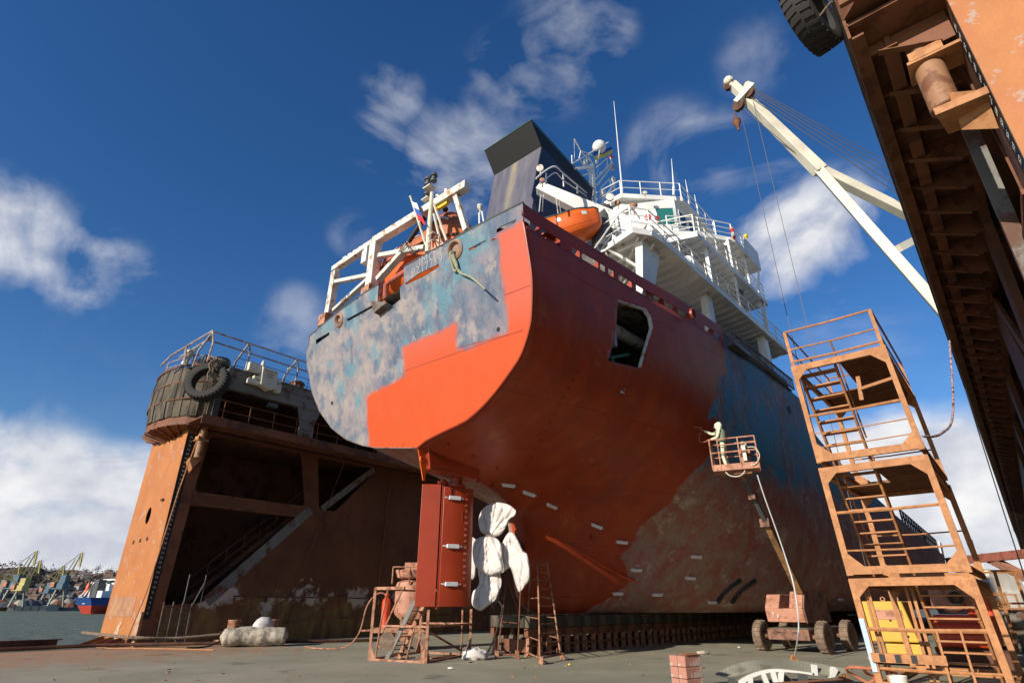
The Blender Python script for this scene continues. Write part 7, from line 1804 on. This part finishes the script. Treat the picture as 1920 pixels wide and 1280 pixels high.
# quay cranes
cy, cbz, cgr, cor = painted('crane_yellow', (.46, .38, .13), (.25, .17, .08), .5, .6), painted('crane_blue', (.04, .11, .16), (.1, .1, .1), .5, .6), painted('crane_grey_green', (.12, .17, .15), (.2, .15, .1), .5, .5), painted('crane_orange', (.42, .17, .09), (.3, .1, .05), .5, .5)
def pcrane(x, ytop, d, s, leg, label, jm=None, flip=1):
    jm = jm or cy; b = dist(x, 1134, d); b.z = .6; H = dist(x, ytop, d).z
    r = thing('portal_crane', label, 'crane', WORLD, b, group='portal cranes on the far quay')
    X = Vector((b.y, -b.x, 0)).normalized() * flip; Y = Vector((b.x, b.y, 0)).normalized()
    q = MB()
    for sx in (-1, 1):
        for sy in (-1, 1): q.beam(b + X * 5 * s * sx + Y * 5 * sy, b + X * 2.5 * s * sx + Y * 2.5 * sy + Zv * 12 * s, .9, .9)
    q.beam(b + X * -4 * s + Zv * 6 * s, b + X * 4 * s + Zv * 6 * s, .8, .8); q.build('portal', cgr, r)
    q = MB(); q.box(b + X * -1 * s + Zv * 15 * s, (9 * s, 6, 4.5 * s)); q.box(b + X * 1 * s + Zv * 20 * s, (4.5 * s, 5, 6 * s)); q.build('machinery_house', leg, r)
    q = MB(); q.box(b + X * -5 * s + Zv * 16 * s, (3.4 * s, 4, 3.6 * s)); q.build('counterweight', cor, r)
    T_ = Vector((b.x, b.y, H)) + X * 7 * s
    q = MB(); q.beam(b + X * 2 * s + Zv * 17 * s, T_, 1.4, 1.4, w2=.7, h2=.7); q.beam(T_, T_ + X * 1.0 - Zv * 11 * s, 1.1, 1.1); q.beam(T_, b - X * 9 * s + Zv * 22 * s, .5, .5); q.beam(b - X * 9 * s + Zv * 22 * s, b + X * 0 + Zv * 17 * s, .7, .7)
    q.beam(b - X * 1 * s + Zv * 18 * s, T_ - X * 3 * s - Zv * 5 * s, .6, .6); q.build('jib', jm, r)
    q = MB(); q.beam(T_ + X * 1.6, b + X * 8 * s + Zv * 3, .16, .16); q.build('hoist_cable', M['cables'], r)
pcrane(104, 1033, 560, .92, cbz, 'tall yellow jib portal crane with blue house nearest the moored blue ship')
pcrane(82, 1058, 585, .72, cbz, 'shorter portal crane with orange counterweight standing just left of the tallest one')
pcrane(14, 1029, 590, .95, cbz, 'yellow jib portal crane whose tip rises highest at the left edge of view')
pcrane(30, 1048, 540, .78, cy, 'all-yellow portal crane second from the left edge of view')
pcrane(-6, 1060, 600, .8, cgr, 'grey-green portal crane cut by the left edge of view')
q = MB(); random.seed(5)
for i in range(26):
    x = 2 + i * 7.3 + random.uniform(-2, 2); p = dist(x, 1134, 575 + random.uniform(-8, 10)); h_ = random.uniform(2, 6)
    q = MB(); q.lathe(Vector((p.x, p.y, .4)), [(random.uniform(5, 9), 0), (random.uniform(3, 5), h_ * .6), (.8, h_)], 9)
    q.build('scrap_heap', (M['rustm'], M['greydark'], M['concrete'])[i % 3], None, WORLD, label='low %s heap of bulk cargo on the far quay' % ('rusty brown', 'dark grey', 'pale')[i % 3], cat='heap', group='bulk heaps on the far quay')
for i in range(5):
    a_, b_ = dist(15 + i * 15, 1136, 545), dist(28 + i * 15, 1136, 545)
    q = MB(); q.hexa([Vector((a_.x, a_.y, -2)), Vector((b_.x, b_.y, -2)), Vector((b_.x, b_.y + 12, -2)), Vector((a_.x, a_.y + 12, -2)), Vector((a_.x, a_.y, 1.4)), Vector((b_.x, b_.y, 1.4)), Vector((b_.x, b_.y + 12, 1.4)), Vector((a_.x, a_.y + 12, 1.4))])
    q.build('pontoon', M['concrete'], None, WORLD, label='pale concrete pontoon moored along the far quay below the cranes', cat='pontoon', group='pontoons along the far quay')
# moored blue and red ship
FS = Matrix.Translation(Vector((dist(154, 1138, 360).x, dist(154, 1138, 360).y, -2))) @ Matrix.Rotation(R_(60), 4, 'Z')
fs = thing('moored_ship', 'blue and red cargo ship with white superstructure moored across the water', 'ship', FS)
fblue, fred = plain('ship_blue', (.015, .06, .24), .5), plain('ship_red', (.45, .05, .03), .5)
def fhull(q, z0, z1, k0, k1):
    st_ = [(0, 7.0), (3, 8), (60, 8), (80, 3)]
    for i in range(3):
        (x0, w0), (x1, w1) = st_[i], st_[i + 1]
        q.hexa([(x0 + (2.5 * (1 - z0 / 5) if i == 0 else 0), -w0 * k0, z0), (x1, -w1 * k0, z0), (x1, w1 * k0, z0), (x0 + (2.5 * (1 - z0 / 5) if i == 0 else 0), w0 * k0, z0), (x0 + (2.5 * (1 - z1 / 5) if i == 0 else 0), -w0 * k1, z1), (x1, -w1 * k1, z1), (x1, w1 * k1, z1), (x0 + (2.5 * (1 - z1 / 5) if i == 0 else 0), w0 * k1, z1)])
q = MB(); fhull(q, -.5, 3.6, .5, .92); q.build('hull', fred, fs, FS)
q = MB(); fhull(q, 3.6, 7.0, .92, 1.0); q.build('topside', fblue, fs, FS)
q = MB(); q.bb((4, -6, 7), (16, 6, 10)); q.bb((7, -5, 10), (16, 5, 13)); q.bb((9, -6.5, 13), (16, 6.5, 15.5)); q.build('superstructure', M['white'], fs, FS)
q = MB(); q.bb((8.9, -5.5, 13.8), (8.95, 5.5, 14.8)); q.build('window_band', M['glass'], fs, FS)
q = MB(); q.bb((3.5, -1.5, 7), (7, 2.5, 15)); q.build('funnel', M['greydark'], fs, FS)
q = MB(); q.beam((12, 0, 15.5), (12, 0, 23), .7, .7); q.beam((12, -2.5, 20), (12, 2.5, 20), .3, .3); q.build('mast', M['white'], fs, FS)
q = MB(); q.beam((1, 5.5, 7.5), (4, 5.0, 14), 1.0, 1.0); q.beam((1, 3.0, 7.5), (4, 3.5, 14), .5, .5); q.build('lifeboat_slip', M['white'], fs, FS)
q = MB(); q.ball((2.2, 4.2, 10.8), (1, 1.1, 3), 12, 8); q.build('lifeboat', M['orange'], fs, FS, smooth=True)
q = MB()
for i in range(9): q.box((-.05 + 0, 3.2 - i * .75, 5.6), (.1, .5, .7))
for i in range(4): q.box((-.05 + .3, 1.2 - i * .6, 4.5), (.1, .4, .5))
q.build('lettering', M['white'], fs, FS)
# ------------------------------------------------------------------ far end of the dock, starboard side
r = thing('red_gangway_frame', 'long pinkish red steel jib spanning behind the scaffold tower at far right', 'crane jib', WORLD, dist(1850, 1060, 60))
q = MB(); q.beam(dist(1780, 1052, 62), dist(1960, 1034, 52), .55, .55); q.build('main_beam', painted('pink_red_steel', (.40, .14, .10), (.25, .1, .06), 1, .5), r); q = MB(); q.beam(dist(1848, 1043, 58), dist(1960, 1100, 52), .5, .5); q.build('raking_strut', M['lift'], r)
q = MB(); q.beam(dist(1962, 1000, 52), Vector((dist(1962, 1000, 52).x, dist(1962, 1000, 52).y, 0)), .6, .6); q.build('column', M['lift'], r)
r = thing('workboat', 'white workboat with low wheelhouse beyond the red machine at far right', 'boat', WORLD, dist(1858, 1120, 75))
BT = Matrix.Translation(Vector((dist(1856, 1120, 75).x, dist(1856, 1120, 75).y, 0))) @ Matrix.Rotation(R_(200), 4, 'Z')
def bt(q, n, m, **k): q.build(n, m, r, BT, **k)
WM[r] = WM[r]
q = MB(); q.hexa([(-6, -1.6, .2), (5, -1.6, .2), (5, 1.6, .2), (-6, 1.6, .2), (-6.6, -2.2, 2.6), (6.5, -1.4, 3.0), (6.5, 1.4, 3.0), (-6.6, 2.2, 2.6)]); bt(q, 'hull', M['white'], bevel=.1)
q = MB(); q.bb((-3, -1.5, 2.7), (1.5, 1.5, 4.6)); bt(q, 'wheelhouse', M['white'], bevel=.05)
q = MB(); q.bb((-3.05, -1.2, 3.5), (-3.02, 1.2, 4.2)); bt(q, 'window', M['glass'])
q = MB(); q.beam((0, 0, 4.6), (0, 0, 7.5), .12, .12); q.bb((-6, -2.3, 2.1), (-2, -2.1, 2.5)); bt(q, 'mast', M['greydark'])
pcr = dist(1838, 1085, 140); r = thing('quay_crane', 'pale yellow quay crane far off behind the scaffold tower', 'crane', WORLD, Vector((pcr.x, pcr.y, 0)))
q = MB(); q.beam(Vector((pcr.x, pcr.y, 0)), dist(1832, 1045, 140), 1.0, 1.0); q.build('tower', M['cream'], r); q = MB(); q.beam(dist(1832, 1060, 140), dist(1800, 968, 142), .8, .5); q.beam(dist(1836, 1050, 140), dist(1806, 985, 142), .4, .4); q.build('jib', M['cream'], r); q = MB(); q.box(dist(1838, 1078, 140), (2.5, 2.5, 2)); q.build('cab', cy, r)
r = thing('grey_hull', 'pale grey hull of another vessel beyond the end of the dock', 'ship', WORLD, dist(1880, 1100, 190))
q = MB(); a_, b_ = dist(1790, 1100, 200), dist(1990, 1100, 180); q.hexa([Vector((a_.x, a_.y, -2)), Vector((b_.x, b_.y, -2)), Vector((b_.x + 6, b_.y + 12, -2)), Vector((a_.x + 6, a_.y + 12, -2)), Vector((a_.x, a_.y, 4)), Vector((b_.x, b_.y, 4)), Vector((b_.x + 6, b_.y + 12, 4)), Vector((a_.x + 6, a_.y + 12, 4))]); q.build('hull', plain('pale_grey_hull', (.5, .52, .55), .5), r)
q = MB(); c_ = dist(1862, 1075, 190); q.box(c_ + Vector((0, 0, -3)), (9, 6, 5)); q.build('superstructure', M['white'], r)
random.seed(11)
kinds = [('pipe_stack', 'bundle of rusty pipes', 'rustm'), ('crate', 'weathered timber crate', 'timber'), ('white_drum', 'white painted drum', 'white'), ('steel_frame', 'rusty welded steel frame', 'scaf'), ('grey_cabinet', 'grey steel cabinet', 'dockgrey')]
for i in range(26):
    x = random.uniform(1846, 1925); y = random.uniform(1128, 1182); d = max(24, 1.6 * 1299 / max(8, (y - 1137) * 1.0 + 8)); d = random.uniform(30, 70)
    p = dist(x, 1150, d); p.z = 0; kd = kinds[i % 5]
    r = thing(kd[0], '%s in the clutter at the far right end of the dock' % kd[1], kd[0].replace('_', ' '), WORLD, p, group='clutter at the far end of the dock')
    s_ = random.uniform(.6, 1.3)
    q = MB()
    if i % 5 == 0:
        for k in range(4): q.tube([p + Vector((-.9 * s_, k * .3, .2 + (k % 2) * .25)), p + Vector((1.0 * s_, k * .3 + .1, .2 + (k % 2) * .25))], .13, 8)
        q.build('pipes', M[kd[2]], r)
        q = MB(); q.bb(p + Vector((-.7, -.2, 0)), p + Vector((-.6, 1.2, .08))); q.build('bearer', M['timber'], r)
    elif i % 5 == 2:
        q.lathe(p, [(.3 * s_, 0), (.3 * s_, .4 * s_), (.32 * s_, .42 * s_), (.3 * s_, .44 * s_), (.3 * s_, .9 * s_), (.01, .9 * s_)], 14); q.build('shell', M[kd[2]], r, smooth=True)
        q = MB(); q.lathe(p + Vector((0, 0, .9 * s_)), [(.05, 0), (.05, .04), (.01, .05)], 8); q.build('bung', M['black'], r)
    elif i % 5 == 3:
        for a in (-1, 1):
            for b in (-1, 1): q.beam(p + Vector((a * .8 * s_, b * .5 * s_, 0)), p + Vector((a * .7 * s_, b * .5 * s_, 2.2 * s_)), .08, .08)
        for z in (.5, 1.3, 2.2): q.beam(p + Vector((-.8 * s_, -.5 * s_, z * s_)), p + Vector((.8 * s_, -.5 * s_, z * s_)), .07, .07); q.beam(p + Vector((-.8 * s_, .5 * s_, z * s_)), p + Vector((.8 * s_, .5 * s_, z * s_)), .07, .07)
        q.build('frame', M[kd[2]], r)
    else:
        q.box(p + Vector((0, 0, .55 * s_)), (1.1 * s_, .8 * s_, 1.1 * s_), Matrix.Rotation(random.uniform(-.6, .6), 3, 'Z')); q.build('body', M[kd[2]], r, bevel=.03)
        q = MB(); q.box(p + Vector((0, 0, 1.13 * s_)), (1.2 * s_, .9 * s_, .06)); q.build('lid', M['rustd'], r)
# ------------------------------------------------------------------ camera, light, sky
cam = bpy.data.cameras.new('camera'); cam.sensor_width = 36; cam.lens = 36 * FPX / 1920; cam.clip_end = 20000; cam.clip_start = .05
co = bpy.data.objects.new('camera', cam); COL.objects.link(co); co.location = (0, 0, EYE); co.rotation_euler = (R_(90) + PITCH, 0, 0); scene.camera = co
SUN_AZ, SUN_EL = 226.0, 21.8       # azimuth clockwise from +Y, of the sun itself
sd = Vector((math.sin(R_(SUN_AZ)) * math.cos(R_(SUN_EL)), math.cos(R_(SUN_AZ)) * math.cos(R_(SUN_EL)), math.sin(R_(SUN_EL))))
sl = bpy.data.lights.new('sun', 'SUN'); sl.energy = 4.5; sl.angle = R_(.5); sl.color = (1, .90, .76)
so = bpy.data.objects.new('sun', sl); COL.objects.link(so); so.location = sd * 200; so.rotation_euler = (-sd).to_track_quat('-Z', 'Y').to_euler()
w = bpy.data.worlds.new('World'); scene.world = w; w.use_nodes = True
nt = w.node_tree; nt.nodes.clear()
def WN(t, **k):
    n = nt.nodes.new(t)
    for a, b in k.items(): setattr(n, a, b)
    return n
def WL(a, b): nt.links.new(a, b)
def wmath(op, a, b=0, clamp=False):
    m = WN('ShaderNodeMath', operation=op, use_clamp=clamp)
    for i, v in enumerate((a, b)):
        if hasattr(v, 'links'): WL(v, m.inputs[i])
        else: m.inputs[i].default_value = v
    return m.outputs[0]
outw = WN('ShaderNodeOutputWorld'); bg = WN('ShaderNodeBackground'); WL(bg.outputs[0], outw.inputs[0])
sky = WN('ShaderNodeTexSky', sky_type='NISHITA'); sky.sun_disc = False; sky.sun_elevation = R_(SUN_EL); sky.sun_rotation = R_(SUN_AZ)
sky.air_density = 1.0; sky.dust_density = .35; sky.ozone_density = 3.6; sky.altitude = 0
hs = WN('ShaderNodeHueSaturation'); hs.inputs['Saturation'].default_value = 1.24; hs.inputs['Value'].default_value = .84; hs.inputs['Hue'].default_value = .508
WL(sky.outputs[0], hs.inputs['Color'])
tc = WN('ShaderNodeTexCoord'); gen = tc.outputs['Generated']
nz = WN('ShaderNodeTexNoise'); nz.inputs['Scale'].default_value = 4.2; nz.inputs['Detail'].default_value = 6; nz.inputs['Roughness'].default_value = .55; nz.inputs['Distortion'].default_value = .7
mp = WN('ShaderNodeMapping'); mp.inputs['Scale'].default_value = (1, 1, 1.5); mp.inputs['Location'].default_value = (3.3, 1.2, .7); WL(gen, mp.inputs[0]); WL(mp.outputs[0], nz.inputs['Vector'])
nz2 = WN('ShaderNodeTexNoise'); nz2.inputs['Scale'].default_value = 12; nz2.inputs['Detail'].default_value = 5; nz2.inputs['Roughness'].default_value = .5; WL(mp.outputs[0], nz2.inputs['Vector'])
def pdir(x, y):
    a, b = (x - 960) / FPX, -(y - 640) / FPX
    return Vector((a, CP - b * SP, SP + b * CP)).normalized()
# cloud banks as soft patches of the sky sphere: centre direction, reach (radians), density
BL = [((10, 430), .075, .85), ((80, 465), .065, .85), ((150, 505), .06, .8), ((215, 500), .05, .55), ((190, 550), .04, .4),
      ((50, 1005), .10, 1.4), ((180, 1000), .09, 1.4), ((-60, 1000), .15, 1.5), ((150, 1050), .14, 1.9), ((0, 1060), .16, 1.9), ((270, 930), .07, 1.2), ((60, 1100), .15, 2.0), ((250, 1090), .15, 2.0),
      ((850, 290), .09, .58), ((930, 240), .07, .60), ((880, 350), .08, .72), ((960, 160), .08, .62), ((1050, 100), .09, .62), ((1120, 70), .06, .55), ((740, 180), .05, .60), ((710, 260), .05, .52),
      ((555, 600), .06, .42), ((530, 625), .045, .4), ((1480, 450), .08, 1.05), ((1560, 420), .08, 1.0), ((1440, 520), .06, .85), ((1620, 390), .06, .6), ((1260, 280), .08, .42), ((1350, 290), .07, .4), ((1600, 640), .1, .3), ((660, 440), .04, .36), ((1420, 110), .06, .3), ((1450, 330), .05, .4),
      ((1700, 900), .10, 1.4), ((1800, 930), .11, 1.5), ((1850, 1010), .13, 1.8), ((1620, 880), .07, 1.1), ((1740, 1020), .13, 1.7), ((1560, 850), .05, .8), ((1900, 870), .07, .8), ((1600, 1000), .11, 1.0), ((2050, 1000), .16, 1.1),
      ((100, 760), .16, .13), ((250, 740), .12, .11), ((1650, 660), .12, .13), ((330, 830), .1, .15)]
acc = None
for (px, r, dn) in BL:
    d = pdir(*px)
    vm = WN('ShaderNodeVectorMath', operation='DOT_PRODUCT'); WL(gen, vm.inputs[0]); vm.inputs[1].default_value = d
    mr = WN('ShaderNodeMapRange', interpolation_type='SMOOTHSTEP'); mr.inputs[1].default_value = math.cos(r * 1.35); mr.inputs[2].default_value = math.cos(r * .25)
    mr.inputs[3].default_value = 0; mr.inputs[4].default_value = dn
    WL(vm.outputs['Value'], mr.inputs[0])
    acc = mr.outputs[0] if acc is None else wmath('MAXIMUM', acc, mr.outputs[0])
nn = wmath('ADD', wmath('MULTIPLY', nz.outputs['Fac'], .80), wmath('MULTIPLY', nz2.outputs['Fac'], .20))
nr = WN('ShaderNodeMapRange'); nr.inputs[1].default_value = .36; nr.inputs[2].default_value = .66; nr.inputs[3].default_value = -1.05; nr.inputs[4].default_value = .55; nr.clamp = False; WL(nn, nr.inputs[0])
dens = wmath('ADD', acc, wmath('MULTIPLY', nr.outputs[0], wmath('MINIMUM', wmath('MULTIPLY', acc, 3.0), 1.0)), True)
cr = WN('ShaderNodeValToRGB'); e = cr.color_ramp.elements; e[0].position = .0; e[0].color = (0, 0, 0, 1); e[1].position = 1.0; e[1].color = (1, 1, 1, 1)
WL(wmath('MULTIPLY', dens, wmath('MINIMUM', wmath('POWER', acc, 1.2), 1.0)), cr.inputs[0])
# cloud brightness: white tops, bluish grey where dense
cc = WN('ShaderNodeValToRGB'); e = cc.color_ramp.elements; e[0].position = .35; e[0].color = (3.9, 4.1, 4.7, 1); e[1].position = .72; e[1].color = (6.6, 6.55, 6.5, 1)
WL(nz2.outputs['Fac'], cc.inputs[0])
mx = WN('ShaderNodeMix', data_type='RGBA'); WL(cr.outputs[0], mx.inputs[0]); WL(hs.outputs[0], mx.inputs[6]); WL(cc.outputs[0], mx.inputs[7])
WL(mx.outputs[2], bg.inputs[0]); bg.inputs[1].default_value = .115
scene.view_settings.view_transform = 'Standard'; scene.view_settings.look = 'None'; scene.view_settings.exposure = .38; scene.view_settings.gamma = 1
scene.cycles.use_denoising = True
scene.cycles.max_bounces = 6
